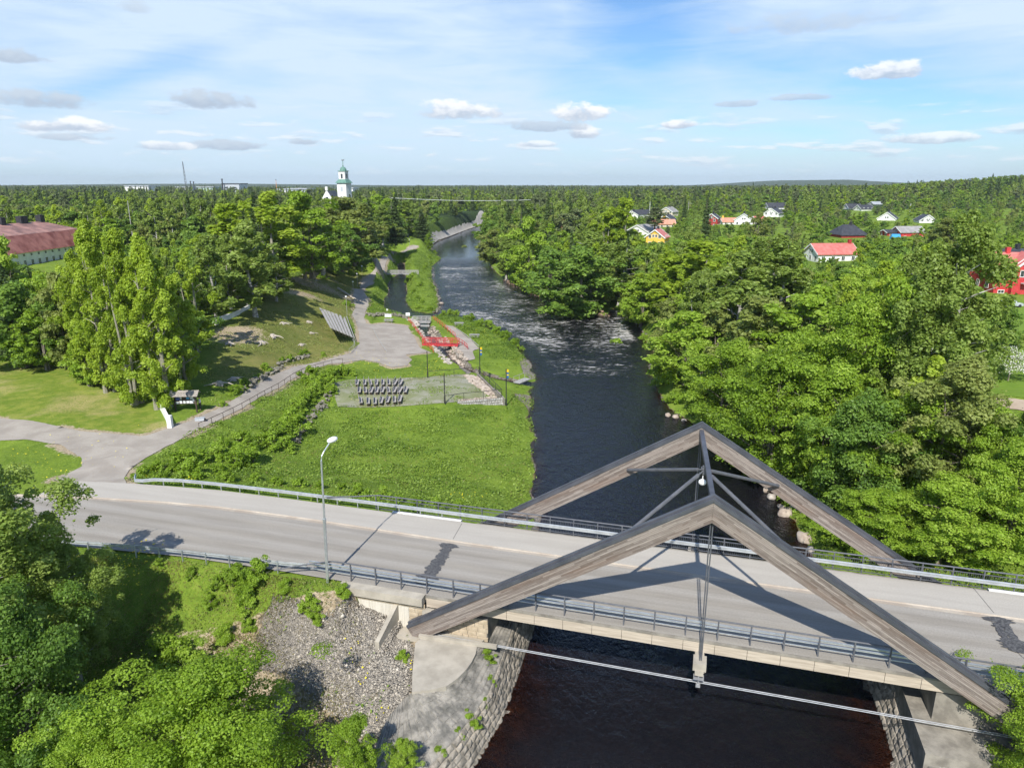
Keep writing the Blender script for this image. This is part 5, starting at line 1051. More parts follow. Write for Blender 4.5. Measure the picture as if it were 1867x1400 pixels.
# gravel slope: countless broken stones
def stones(name, poly, dens, size, mat, seed, zmin=None):
    P = np.array(poly); x0, y0 = P.min(0); x1, y1 = P.max(0); r_ = np.random.default_rng(seed); n = int((x1 - x0) * (y1 - y0) * dens)
    X, Y = r_.uniform(x0, x1, n), r_.uniform(y0, y1, n); k = (sdf(poly, X, Y) < 0) & (sdf(RIVER, X, Y) > .5) & (sdf(PADPOLY, X, Y) > .3) & (fbm(X, Y, 4, 55) > .36); X, Y = X[k], Y[k]; Z = hgt(X, Y); n = len(X)
    tet = np.array([(1, 0, -.4), (-.5, .87, -.4), (-.5, -.87, -.4), (.1, .1, .75), (.7, .6, .1), (-.7, .2, .3)]); fa = np.array([(0, 4, 3), (4, 1, 3), (1, 5, 3), (5, 2, 3), (2, 0, 3), (0, 1, 4), (1, 2, 5), (0, 2, 1)])
    s_ = size * r_.lognormal(0, .45, n); an = r_.uniform(0, 6.28, n); ca, sa_ = np.cos(an), np.sin(an); J = tet[None] * r_.uniform(.6, 1.3, (n, 6, 3))
    V = np.stack([J[..., 0] * ca[:, None] - J[..., 1] * sa_[:, None], J[..., 0] * sa_[:, None] + J[..., 1] * ca[:, None], J[..., 2]], 2) * s_[:, None, None] + np.stack([X, Y, Z + .02], 1)[:, None]
    F = (fa[None] + 6 * np.arange(n)[:, None, None]).reshape(-1, 3); cv = np.repeat(r_.uniform(0, 1, n), 6)
    o = np_mesh(name, V.reshape(-1, 3), F, mat, attrs={'cv': cv}); return tag(o, kind='stuff')
ms, nt = new_mat('broken_stone'); at = nt.nodes.new('ShaderNodeAttribute'); at.attribute_name = 'cv'; rr = nt.nodes.new('ShaderNodeValToRGB'); lk(nt, at.outputs['Fac'], rr.inputs[0]); e = rr.color_ramp.elements
e[0].color = (.20, .185, .165, 1); e[1].color = (.56, .515, .44, 1); e.new(.45).color = (.34, .312, .27, 1); e.new(.75).color = (.46, .41, .34, 1); finish(nt, bsdf(nt, rr.outputs[0], .9, 0, None, .2))
stones('slope_gravel', GRAVELSLOPE, 150, .043, ms, 5)

# notice board with roof, person reading beside it, small box on the path
p = gp(339, 750); NB = thing('notice_board', 'dark wooden notice board with shingled roof, papers and posters', 'notice board', p, None, rad(4), world=False)
for x in (-1.55, 1.75): mb = MB(); mb.beam((x, 0, -.3), (x, 0, 2.6), .2, .2, up=(0, 1, 0)); mb.build('post', M_DKWOOD, NB)
mb = MB(); mb.box((.1, .05, 1.75), (3.1, .08, 1.2)); mb.build('panel', M_DKWOOD, NB)
M_SHING = simple('weathered_shingle_roof', (.18, .16, .14), (.38, .34, .30), 5, .9, .5, 8)
mb = MB(); mb.beam((-2.1, -.32, 2.62), (2.4, -.32, 2.62), .1, .1); V = [(-2.1, -.85, 2.45), (2.4, -.85, 2.45), (2.4, .1, 3.1), (-2.1, .1, 3.1), (-2.1, .8, 2.6), (2.4, .8, 2.6)]
mb.add(V + [(v[0], v[1], v[2] + .1) for v in V], [(0, 1, 2, 3), (3, 2, 5, 4), (6, 9, 8, 7), (9, 10, 11, 8), (0, 6, 7, 1), (4, 5, 11, 10), (0, 3, 9, 6), (3, 4, 10, 9), (1, 7, 8, 2), (2, 8, 11, 5)]); mb.build('roof', M_SHING, NB)
for x, z, w, h, m_ in ((-1.05, 2.0, .6, .55, M_POSTERV), (.55, 2.15, .5, .6, M_POSTER), (1.15, 2.1, .45, .5, M_PAPER), (-.55, 2.05, .3, .4, M_PAPER), (-.6, 1.45, .4, .45, M_PAPER), (-.05, 1.45, .36, .42, M_PAPER), (.5, 1.45, .45, .4, M_PAPER), (1.05, 1.45, .55, .45, M_PAPER), (-1.15, 1.35, .5, .3, M_PAPER), (1.4, 1.75, .3, .4, M_PAPER)):
    mb = MB(); mb.box((x, 0, z), (w, .012, h)); mb.build('poster' if m_ is not M_PAPER else 'notice', m_, NB)
p = gp(365, 768); BX = thing('meter_box', 'small grey metal box lying at the edge of the gravel path', 'box', (p[0], p[1], p[2] + .1), None, rad(8), world=False)
mb = MB(); mb.box((0, 0, .16), (1.05, .5, .30)); mb.build('housing', M_TIN, BX); mb = MB(); mb.box((0, 0, .335), (1.12, .56, .04)); mb.build('lid', M_TIN, BX); mb = MB(); mb.box((.62, 0, .1), (.14, .3, .18)); mb.build('hinge_block', M_BLACKST, BX)
NB.scale = (.76, .8, .84)
# the person: one skinned body, clothing and hair as parts
def skin_body(name, verts, edges, radii, mat, parent, root=0, lv=2):
    me = bpy.data.meshes.new(name); me.from_pydata(verts, edges, []); o = new_obj(name, me, mat, parent)
    md = o.modifiers.new('s', 'SKIN'); sv = me.skin_vertices[0].data
    for i, r in enumerate(radii): sv[i].radius = (r, r) if not isinstance(r, tuple) else r
    sv[root].use_root = True; md.use_smooth_shade = True
    s2 = o.modifiers.new('d', 'SUBSURF'); s2.levels = lv; s2.render_levels = lv
    return o
pp = gp(366, 748); PE = thing('person', 'person in a white shirt and dark trousers standing beside the notice board', 'person', (pp[0], pp[1], pp[2] + .02), None, rad(-60), world=False)
V = [(0, 0, .95), (0, 0, 1.12), (0, .01, 1.30), (0, .01, 1.44), (0, 0, 1.54), (0, -.015, 1.64), (0, -.01, 1.74),
     (.17, 0, 1.42), (.23, .02, 1.16), (.20, -.16, 1.02), (.17, -.36, 1.12), (.165, -.42, 1.15), (-.17, 0, 1.42), (-.24, .03, 1.15), (-.22, -.14, .96), (-.20, -.28, .98), (-.198, -.34, 1.0),
     (.10, 0, .88), (.11, -.02, .48), (.11, .03, .09), (.115, -.12, .035), (-.10, 0, .88), (-.11, .03, .48), (-.12, .07, .09), (-.125, -.08, .035)]
E_ = [(0, 1), (1, 2), (2, 3), (3, 4), (4, 5), (5, 6), (3, 7), (7, 8), (8, 9), (9, 10), (10, 11), (3, 12), (12, 13), (13, 14), (14, 15), (15, 16), (0, 17), (17, 18), (18, 19), (19, 20), (0, 21), (21, 22), (22, 23), (23, 24)]
Rr = [(.15, .11), (.14, .105), (.155, .11), (.12, .09), .05, .085, .075, .055, .042, .036, .028, .03, .055, .042, .036, .028, .03, .085, .058, .042, .035, .085, .058, .042, .035]
skin_body('body', V, E_, Rr, M_SKIN, PE)
Vs = [(0, 0, .98), (0, 0, 1.12), (0, .01, 1.30), (0, .01, 1.43), (.175, 0, 1.41), (.235, .02, 1.17), (-.175, 0, 1.41), (-.245, .03, 1.16), (.205, -.14, 1.04), (-.225, -.12, .98)]
skin_body('shirt', Vs, [(0, 1), (1, 2), (2, 3), (3, 4), (4, 5), (5, 8), (3, 6), (6, 7), (7, 9)], [(.175, .135), (.165, .13), (.18, .135), (.14, .105), .075, .062, .075, .062, .05, .05], M_CLOTHW, PE)
Vt = [(0, 0, .96), (.10, 0, .86), (.11, -.02, .48), (.11, .03, .12), (-.10, 0, .86), (-.11, .03, .48), (-.12, .07, .12)]
skin_body('trousers', Vt, [(0, 1), (1, 2), (2, 3), (0, 4), (4, 5), (5, 6)], [(.17, .13), .11, .082, .07, .11, .082, .07], M_CLOTHD, PE)
mb = MB(); mb.sphere((0, .015, 1.71), .105, 12, sc=(.95, 1.05, 1.0)); mb.build('hair', M_DKWOOD, PE, smooth=True)
for sx_ in (.165, -.198):
    y0 = -.44 if sx_ > 0 else -.36; z0 = 1.155 if sx_ > 0 else 1.003
    mb = MB()
    for k in range(4): mb.tube([(sx_ - .024 + .016 * k, y0, z0), (sx_ - .026 + .017 * k, y0 - .05 - .006 * (k in (1, 2)), z0 + .008), (sx_ - .026 + .017 * k, y0 - .075 - .01 * (k in (1, 2)), z0 - .02)], .0085, 5)
    mb.tube([(sx_ + (.03 if sx_ < 0 else -.03), y0 + .02, z0), (sx_ + (.05 if sx_ < 0 else -.05), y0 - .03, z0 + .015)], .009, 5); mb.build('fingers', M_SKIN, PE)
for i, sg in enumerate((-1, 1)): mb = MB(); mb.sphere((.034 * sg, -.088, 1.672), .011, 6); mb.build('eye', M_CHIM, PE)
mb = MB(); mb.sphere((0, -.102, 1.645), .014, 6, sc=(.8, 1, 1.3)); mb.build('nose', M_SKIN, PE)
# stumps on the cleared hill
stm = thing('tree_stump', 'x', 'tree stump', (0, 0, 0), 'bleached stumps on the cleared slope', world=False)
mb = MB(); mb.tube([(0, 0, -.2), (0, 0, .18), (0, 0, .42)], [.55, .36, .32], 10); mb.build('trunk_base', M_STUMP, stm)
mb = MB()
for k in range(7): a = k * .9 + .3; l = 1.0 + .5 * (k % 3); mb.tube([(.25 * math.cos(a), .25 * math.sin(a), .22), (l * .6 * math.cos(a + .2), l * .6 * math.sin(a + .2), .1), (l * math.cos(a), l * math.sin(a), -.05)], [.13, .08, .03], 6)
mb.build('roots', M_STUMP, stm)
for k, (x, y, s_, lab) in enumerate([(476, 626, 1.15, 'large bleached stump in the middle of the cleared slope'), (497, 614, 1.2, 'spreading bleached stump with long roots on the cleared slope'), (515, 591, 1.0, 'bleached stump near the top of the cleared slope, left of centre'), (562, 588, .9, 'bleached stump close to the upper end of the bleachers'), (567, 608, .7, 'small stump left of the bleachers'), (549, 629, .7, 'small dark stump low on the cleared slope'), (418, 628, 1.1, 'bleached stump in the tree shade at the left of the slope'), (400, 700, 1.0, 'grey stump in deep shade above the path'), (425, 692, .9, 'grey root plate in deep shade above the path wall'), (577, 512, .9, 'pale stump on the bare soil near the trees')]):
    p = gp(x, y)
    if k == 0: stm.location = p; stm.scale = (s_,) * 3; stm['label'] = lab
    else: dup(stm, p, k * 1.1, s_, lab)
mb = MB(); mb.tube([Vector(gp(616, 527)) + Vector((0, 0, .2)), Vector(gp(636, 540)) + Vector((0, 0, .25)), Vector(gp(655, 551)) + Vector((0, 0, .2))], [.35, .3, .22], 8); tag(mb.build('felled_log', M_STUMP), 'long pale felled log lying at the side of the path', 'log')
# wire across the river far upstream
WR = thing('overhead_wire', 'thin pale wire spanning the river far upstream between wooden posts', 'wire', (-25, 440, 0))
a, b = Vector((-66, 400, 19.5)), Vector((15, 400, 18.6)); pts = [a.lerp(b, i / 12) - Vector((0, 0, 3.0 * math.sin(math.pi * i / 12) * .35)) for i in range(13)]
mb = MB(); mb.tube(pts, .10, 5); mb.build('wire', M_GALV, WR)
for q in (a, b): mb = MB(); mb.tube([(q.x, q.y, H1(q.x, q.y) - .3), q], .14, 6); mb.build('post', M_GREYWOOD, WR)

# ================================================================== buildings
def wall_openings(parent, name, a, b, z0, wins, off=.03, frame=True, fmat=None, gmat=None):
    """windows on the wall from a to b (world xy): wins = (distance along, sill height, width, height)"""
    A, B = Vector((a[0], a[1], 0)), Vector((b[0], b[1], 0)); d = (B - A).normalized(); n = Vector((d.y, -d.x, 0))
    for (t, sz, w, h) in wins:
        c = A + d * t + n * off + Vector((0, 0, z0 + sz + h / 2)); ang = math.atan2(d.y, d.x)
        mb = MB()
        for dx, dz, ww, hh in ((-w / 2, 0, .12, h + .24), (w / 2, 0, .12, h + .24), (0, h / 2 + .06, w, .12), (0, -h / 2 - .06, w, .12), (0, 0, .06, h)): mb.box(tuple(c + d * dx + Vector((0, 0, dz))), (ww, .08, hh), ang)
        f = mb.build('window', fmat or M_WHITE, parent)
        mb = MB(); mb.box(tuple(c - n * .01), (w, .04, h), ang); g = mb.build('pane', gmat or M_GLASS_DK, None, origin=None); g.parent = f; g.location = -Vector(parent.location) if parent.get('_w') else (0, 0, 0)
def house(label, cx, cy, rz, L, Wd, eave, ridge, wall, roof, chim=True, name='house', z=None, wins=True, over=.45, cat='house', gable_trim=True, barge=None, dormer=False, fwin=None, hip=0.0, chimney_pos=.2):
    z0 = H1(cx, cy, False) - .3 if z is None else z; t = thing(name, label, cat, (cx, cy, z0)); R_ = Matrix.Rotation(rz, 3, 'Z')
    def w(x, y, zz_): q = R_ @ Vector((x, y, 0)); return (cx + q.x, cy + q.y, z0 + zz_)
    hl, hw = L / 2, Wd / 2; mb = MB()
    V = [w(-hl, -hw, 0), w(hl, -hw, 0), w(hl, hw, 0), w(-hl, hw, 0), w(-hl, -hw, eave), w(hl, -hw, eave), w(hl, hw, eave), w(-hl, hw, eave), w(-hl + hip, 0, ridge - .02), w(hl - hip, 0, ridge - .02)]
    mb.add(V, [(0, 1, 5, 4), (2, 3, 7, 6), (1, 2, 6, 5), (3, 0, 4, 7), (5, 6, 9), (7, 4, 8)]); mb.build('wall', wall, t)
    k = (ridge - eave) / hw; o = over; mb = MB(); el = eave - o * k; th_ = .22
    ro = o if hip == 0 else -hip
    T = [w(-hl - o, -hw - o, el), w(hl + o, -hw - o, el), w(hl + ro, 0, ridge), w(-hl - ro, 0, ridge), w(hl + o, hw + o, el), w(-hl - o, hw + o, el)]
    T2 = [(p[0], p[1], p[2] + th_) for p in T]
    fs = [(6, 7, 8, 9), (9, 8, 10, 11), (0, 3, 2, 1), (3, 5, 4, 2), (0, 1, 7, 6), (4, 5, 11, 10), (0, 6, 9, 3), (3, 9, 11, 5), (1, 2, 8, 7), (2, 4, 10, 8)]
    if hip: fs += [(7, 10, 8), (6, 9, 11)]
    mb.add(T + T2, fs); rf = mb.build('roof', roof, t)
    if gable_trim and not hip:
        mb = MB()
        for sx_ in (-1, 1):
            for sy in (-1, 1): mb.beam(w(sx_ * (hl + o + .04), sy * (hw + o), el + .03), w(sx_ * (hl + o + .04), 0, ridge + .03), .07, .36)
        mb.build('barge_board', barge or M_WHITE, t)
    if chim:
        mb = MB(); cxx = hl * chimney_pos; q = w(cxx, 0, 0); mb.box((q[0], q[1], z0 + ridge + .35), (.9, .8, 1.9), rz); c_ = mb.build('chimney', M_CHIM if chim is True else chim, None); c_.parent = rf; c_.location = -Vector((cx, cy, z0))
    if wins:
        nwin = max(2, int(L / 3)); st = 1 if eave < 4 else 2
        for (a, b, le) in (((-hl, -hw), (hl, -hw), L), ((-hl, hw), (-hl, -hw), Wd), ((hl, -hw), (hl, hw), Wd)):
            n = max(2, int(le / 3)); A, B = w(a[0], a[1], 0), w(b[0], b[1], 0)
            wl = [(le * (i + .5) / n, .9 + 2.8 * s_, 1.1, 1.25) for i in range(n) for s_ in range(st)]
            if le == Wd and ridge - eave > 2 and not hip: wl += [(le / 2 - .6, eave + .1, .9, 1.0), (le / 2 + .6, eave + .1, .9, 1.0)]
            wall_openings(t, '', A, B, z0, wl)
    return t, w, z0
def at_px(px, py, z):
    p = un(px, py, z); return p[0], p[1]
# long white building with red mansard roof, far left
cx, cy = -146.0, 191.0
t, w, z0 = house('long white three-storey building with a faded red mansard roof and black chimneys', cx, cy, rad(90), 82, 22, 8.4, 8.6, M_WHITEW, M_ROOFDK, False, 'apartment_house', z=.4, wins=False, over=-.3, gable_trim=False, cat='building')
for ch in list(t.children):
    if ch.name.startswith('roof'): bpy.data.objects.remove(ch)
M_REDROOF = simple('faded_red_tile_roof', (.22, .065, .055), (.48, .20, .165), .35, .75, .5, 3, stretch=(1, 1, 1), detail=8)
M_REDROOF2 = simple('weathered_upper_red_roof', (.17, .10, .09), (.44, .24, .20), .30, .75, .5, 3, detail=8)
mb = MB(); a, b = 41.5, 11.5; mb.add([w(-a, -b, 8.2), w(a, -b, 8.2), w(a - 1.2, -b + 3.0, 12.8), w(-a, -b + 3.0, 12.8), w(-a, b, 8.2), w(a, b, 8.2), w(a - 1.2, b - 3.0, 12.8), w(-a, b - 3.0, 12.8)], [(0, 1, 2, 3), (4, 7, 6, 5), (1, 5, 6, 2)]); o1 = mb.build('mansard_roof', M_REDROOF, t)
mb = MB(); mb.add([w(-a, -b + 2.95, 12.75), w(a - 1.15, -b + 2.95, 12.75), w(a - 7, 0, 15.4), w(-a, 0, 15.4), w(-a, b - 2.95, 12.75), w(a - 1.15, b - 2.95, 12.75)], [(0, 1, 2, 3), (3, 2, 5, 4), (1, 5, 2)]); rf = mb.build('upper_roof', M_REDROOF2, t)
for x, sz in ((17, 1.8), (26, 3.0), (34.5, 2.0)): q = w(x, 0, 16.0); mb = MB(); mb.box(q, (1.6, sz, 2.6)); mb.build('chimney', M_CHIM, t)
wl = [(82 * (i + .5) / 26, 7.2, .9, .7) for i in range(10, 26)] + [(82 * (i + .5) / 26, 4.2, 1.1, 1.9) for i in range(10, 26)] + [(82 * (i + .5) / 26, 1.0, 1.1, 1.9) for i in range(10, 26)]
wall_openings(t, '', w(-41, -11, 0), w(41, -11, 0), z0, wl)
# barn and manor beyond the aspens
x, y = at_px(283, 428, 8.0); house('falu red barn with a dark roof and white window strip behind the aspens', x, y + 4, rad(6), 13, 9, 4.2, 7.4, M_FALU, M_ROOFDK, False, 'barn', cat='barn')
x, y = at_px(332, 420, 10); house('steep dark-roofed barn with a pale skylit ridge, right of the red barn', x, y + 2, rad(-62), 14, 11, 3.6, 9.6, M_FALU, M_ROOFDK, False, 'barn', cat='barn', hip=2.0)
x, y = at_px(52, 385, 12); house('pale grey house glimpsed above the chimneys of the long white building', x - 1, y, 0, 12, 8, 4, 7, M_WHITEW, M_ROOFLT, False)
x, y = at_px(353, 378, 12); house('small house with a red roof far off in the left wood', x, y, .2, 9, 7, 3, 5.6, M_BEIGE, M_REDROOF, False)
# church
CHX, CHY = -94.4, 415.0
CH = thing('church_tower', 'white church tower with green copper lantern roof and a weathercock', 'church', (CHX, CHY, 6)); rz = rad(-18)
def cbox(w_, z0, z1, mat, name, par=CH): mb = MB(); mb.box((CHX, CHY, (z0 + z1) / 2), (w_, w_, z1 - z0), rz); return mb.build(name, mat, par)
def frustum(w0, w1, z0, z1, name, mat, n=4):
    mb = MB(); V = []
    for w_, z in ((w0, z0), (w1, z1)):
        for k in range(4): a = rz + math.pi / 4 + k * math.pi / 2; V.append((CHX + w_ * .7071 * math.cos(a), CHY + w_ * .7071 * math.sin(a), z))
    mb.add(V, [(0, 1, 5, 4), (1, 2, 6, 5), (2, 3, 7, 6), (3, 0, 4, 7), (4, 5, 6, 7), (3, 2, 1, 0)]); return mb.build(name, mat, CH)
cbox(5.7, 5, 27.3, M_WHITEW, 'lower_stage'); frustum(7.2, 4.2, 27.3, 29.3, 'skirt_roof', M_COPPER); cbox(3.9, 29.2, 33.6, M_WHITEW, 'belfry'); frustum(4.7, 4.4, 33.6, 33.95, 'cornice', M_COPPER)
mb = MB(); mb.sphere((CHX, CHY, 33.9), 1.95, 14, sc=(1, 1, 1.15)); mb.build('dome', M_COPPER, CH, smooth=True); mb = MB(); mb.tube([(CHX, CHY, 35.9), (CHX, CHY, 39.2)], .16, 6); mb.sphere((CHX, CHY, 36.5), .38, 8); mb.build('spire_rod', M_COPPER, CH)
mb = MB(); mb.box((CHX, CHY, 39.5), (1.3, .12, .5)); mb.add([(CHX + .4, CHY, 39.6), (CHX + .9, CHY, 40.2), (CHX + .9, CHY, 39.6), (CHX + .4, CHY + .1, 39.6)], [(0, 1, 2), (3, 2, 1), (0, 3, 1)]); mb.build('weathercock', M_STEEL_DK, CH)
for k in range(4):
    a = rz - math.pi / 2 + k * math.pi / 2; c_, s_ = math.cos(a), math.sin(a)
    mb = MB(); mb.box((CHX + c_ * 1.97, CHY + s_ * 1.97, 31.0), (.12, 1.2, 2.5), a); mb.build('belfry_opening', M_GLASS_DK, CH)
    mb = MB(); mb.box((CHX + c_ * 2.87, CHY + s_ * 2.87, 24.0), (.1, 1.3, 2.6), a); mb.build('window', M_TIN, CH)
x, y = at_px(597, 360, 17.5)
CN = thing('church_gable', 'stepped white church gable with a small belfry left of the tower', 'church', (x, 405, 6)); x = x / y * 405
mb = MB(); mb.prism([(x - 5, 404), (x + 5, 404), (x + 5, 425), (x - 5, 425)], 5, 15); mb.add([(x - 5.3, 403.8, 14.8), (x + 5.3, 403.8, 14.8), (x, 403.8, 23.6), (x - 5.3, 404.6, 14.8), (x + 5.3, 404.6, 14.8), (x, 404.6, 23.6)], [(0, 1, 2), (5, 4, 3), (0, 2, 5, 3), (1, 4, 5, 2)]); mb.build('gable_wall', M_WHITEW, CN)
mb = MB(); mb.add([(x - 5.6, 404.6, 14.6), (x, 404.6, 23.2), (x + 5.6, 404.6, 14.6), (x - 5.6, 425, 14.6), (x, 425, 23.2), (x + 5.6, 425, 14.6)], [(0, 1, 4, 3), (1, 2, 5, 4)]); mb.build('roof', M_ROOFDK, CN)
mb = MB(); mb.box((x, 404, 24.4), (1.3, .9, 2.0)); mb.build('bell_turret', M_WHITEW, CN); mb = MB(); mb.box((x, 403.75, 19), (1.4, .1, 1.8)); mb.build('window', M_GLASS_DK, CN)
# industry on the horizon
def block(label, px0, px1, yt, D, mat, name='factory_hall', cat='factory', depth=40, roofm=None):
    x0, x1 = (px0 - CX) / FPX * D * 1.0386, (px1 - CX) / FPX * D * 1.0386; ang = PITCH + math.atan((yt - CY) / FPX); zt = CAM_H - D * math.tan(ang)
    t = thing(name, label, cat, ((x0 + x1) / 2, D, 4)); mb = MB(); mb.prism([(x0, D), (x1, D), (x1, D + depth), (x0, D + depth)], 2, zt - 1.2); mb.build('wall', mat, t)
    mb = MB(); mb.prism([(x0 - 1, D - 1), (x1 + 1, D - 1), (x1 + 1, D + depth), (x0 - 1, D + depth)], zt - 1.2, zt); mb.build('roof', roofm or M_ROOFLT, t)
    mb = MB(); n = max(2, int((x1 - x0) / 14))
    for i in range(n): mb.box((x0 + (x1 - x0) * (i + .5) / n, D - .1, max(8, zt - 7)), (5, .2, 2.2))
    mb.build('window_band', M_GLASS_DK, t)
    return zt
M_PGREEN = simple('pale_green_sheet', (.38, .50, .44), (.46, .58, .52), 1, .6, .1, 5)
block('white flat factory hall on the horizon, leftmost', 278, 318, 338.5, 1250, M_WHITEW); block('low white factory hall right of the mast', 365, 388, 340.5, 1300, M_WHITEW)
block('pale green factory hall beside the tall chimneys', 400, 428, 340.5, 1280, M_PGREEN); block('tall grey gabled factory block with a dark chimney', 443, 472, 334.5, 1250, M_TIN, roofm=M_ROOFDK)
block('long low bluish industrial shed left of the church gable', 552, 585, 343.5, 900, M_TIN); block('low white shed on the horizon left of the blue one', 536, 553, 344.5, 905, M_WHITEW); block('small pale shed on the horizon right of the church tower', 651, 664, 342, 1100, M_WHITEW)
def stack(label, px, yt, D, r, mat, name='chimney_stack', cat='chimney', taper=.7):
    x = (px - CX) / FPX * D * 1.0386; ang = PITCH + math.atan((yt - CY) / FPX); zt = CAM_H - D * math.tan(ang); t = thing(name, label, cat, (x, D, 3)); mb = MB(); mb.tube([(x, D, 2), (x, D, zt)], r, 10, r2=r * taper); mb.build('shaft', mat, t); mb = MB(); mb.tube([(x, D, zt - 1), (x, D, zt + .6)], r * 1.15, 10); mb.build('rim', M_CHIM, t)
stack('dark chimney beside the tall grey factory block', 444, 327, 1245, 1.3, M_CHIM); stack('short dark chimney on the horizon between mast and grey block', 390.5, 331, 1290, 1.0, M_CHIM); stack('second short dark chimney, just right of the first', 395.5, 332, 1290, 1.0, M_CHIM)
stack('thin orange mast on the horizon between factory and church', 535, 328, 1200, .5, M_ORANGE, 'mast', 'mast', .5)
x = (383 - CX) / FPX * 1300 * 1.0386; MS = thing('lattice_mast', 'tall grey lattice radio mast leaning slightly on the left horizon', 'mast', (x, 1300, 4)); mb = MB(); zt = 64
for k in range(3): a = k * 2.094; mb.tube([(x + 2.6 * math.cos(a), 1300 + 2.6 * math.sin(a), 3), (x - 2 + .5 * math.cos(a), 1300 + .5 * math.sin(a), zt)], .24, 4)
for z_ in range(8, 62, 6):
    r_ = 2.6 - 2.1 * z_ / 62; 
    for k in range(3): a, b = k * 2.094, (k + 1) * 2.094; mb.tube([(x - 2 * z_ / 62 + r_ * math.cos(a), 1300 + r_ * math.sin(a), z_), (x - 2 * z_ / 62 + r_ * math.cos(b), 1300 + r_ * math.sin(b), z_ + 5)], .14, 4)
mb.build('lattice', M_STEEL_DK, MS)
# houses of the right bank
def hp(px, py, z, D=None): return at_px(px, py, z)
M_PINKROOF = simple('coral_red_metal_roof', (.48, .13, .11), (.60, .20, .17), .8, .5, .15, 4)
M_ORTILE = simple('orange_clay_tiles', (.55, .22, .14), (.66, .32, .22), .8, .7, .2, 5)
HS = [('white gabled house with a black hip roof at the edge of the left cluster', 1168, 384, 9.5, .35, 13, 9, 3.0, 5.8, M_WHITE, M_ROOFDK, {}),
      ('black-roofed wing house touching the white gabled one', 1155, 386, 9.0, 1.2, 10, 8, 2.8, 5.0, M_WHITE, M_ROOFDK, {}),
      ('large beige house with pale roof highest in the left cluster', 1220, 379, 10.5, 1.0, 12, 10, 4.5, 7.6, M_BEIGE, M_ROOFGREY, {}),
      ('yellow house with dark gabled roof in the left cluster', 1217, 393, 9.0, 1.05, 10, 9, 3.2, 6.2, M_YELLOWW, M_ROOFDK, {}),
      ('low house with a coral tiled roof right of the dark conifer', 1209, 402, 7.5, 0, 12, 9, 2.6, 4.8, M_BEIGE, M_ORTILE, {'chim': False}),
      ('white house with a wide grey hip roof nearest of the left cluster', 1176, 411, 8.0, .9, 15, 12, 3.0, 6.0, M_WHITE, M_ROOFGREY, {'chim': False}),
      ('narrow yellow house with steep red-brown roof beside the aspens', 1199, 420, 8.5, 1.15, 9, 8, 4, 7, M_YELLOWW, M_PINKROOF, {}),
      ('slender red house with white eaves and black roof between the crowns', 1300, 391, 10.5, 1.1, 8, 7, 5.4, 7.8, M_FALU, M_ROOFDK, {}),
      ('white house front gable facing the river with black roof edge', 1357, 391, 10.0, 1.25, 12, 10, 3.4, 6.6, M_WHITE, M_ROOFDK, {}),
      ('low house with an orange roof left of the white gable', 1334, 399, 7.5, 0.05, 13, 9, 2.6, 4.6, M_WHITE, M_ORTILE, {'chim': M_YELLOWW, 'chimney_pos': -.8}),
      ('pink-roofed cottage half hidden at the brown shrub', 1383, 396, 8.5, .5, 8, 7, 3, 5.4, M_BEIGE, M_PINKROOF, {}),
      ('white two-storey house with black roof beneath a second one', 1412, 381, 10.5, .95, 13, 10, 4.5, 7.8, M_WHITE, M_ROOFDK, {}),
      ('black-roofed house highest on the slope above the white one', 1414, 371, 11.0, .1, 16, 9, 3.4, 6.8, M_WHITE, M_ROOFDK, {}),
      ('far house with a blue-black roof, left of a similar far one', 1555, 373, 11.0, .1, 11, 9, 3.4, 6.4, M_WHITE, M_ROOFDK, {}),
      ('far white house with dark roof right of a similar roof', 1576, 375, 11.0, .2, 11, 9, 4, 6.8, M_WHITE, M_ROOFDK, {}),
      ('far white house with a low pale roof on the wooded slope', 1597, 369, 11.0, .2, 9, 7, 3, 5, M_WHITE, M_ROOFLT, {'chim': False}),
      ('white house with long sweeping black roof in the middle of the gardens', 1620, 388, 10.0, 1.0, 13, 10, 3.2, 6.8, M_WHITE, M_ROOFDK, {}),
      ('white and red gabled house beside the flagstaff', 1688, 393, 9.5, 1.35, 11, 9, 4.2, 7.2, M_WHITE, M_ROOFDK, {'chim': False}),
      ('dark hip-roofed red house with brick chimney among orchard trees', 1546, 412, 9.5, .15, 12, 11, 3.8, 7.6, M_FALU, M_ROOFDK, {'hip': 3.5}),
      ('grey-roofed red outbuilding beside the blue tarpaulin', 1656, 415, 8.5, .1, 11, 8, 3.8, 6.0, M_RED, M_ROOFGREY, {'chim': False}),
      ('low dark-roofed shed left of the blue tarpaulin', 1632, 421, 7.0, .05, 10, 6, 2.6, 3.6, M_FALU, M_ROOFDK, {'chim': False, 'cat': 'shed'}),
      ('white house with a coral red roof and gable, nearest of the middle gardens', 1516, 447, 8.6, 0.12, 13, 9, 2.9, 5.6, M_WHITE, M_PINKROOF, {'chim': M_FALU, 'chimney_pos': .9}),
      ('dark-roofed house with white barge boards behind the red villa', 1788, 440, 11.0, 1.2, 11, 9, 5, 8.2, M_FALU, M_ROOFDK, {}),
      ('dark hip-roofed red house directly behind the red villa', 1845, 458, 11.5, .2, 14, 11, 5.4, 9.0, M_RED, M_ROOFDK, {'hip': 4})]
HOUSES = []
for (lab, px, py, zt, rz, L, Wd, ev, rg, wm, rm, kw) in HS:
    x, y = hp(px, py, zt); z0 = zt - rg + .4; HOUSES.append((x, y, max(L, Wd))); house(lab, x, y, rz, L, Wd, ev, rg, wm, rm, kw.pop('chim', True), z=z0, **kw)
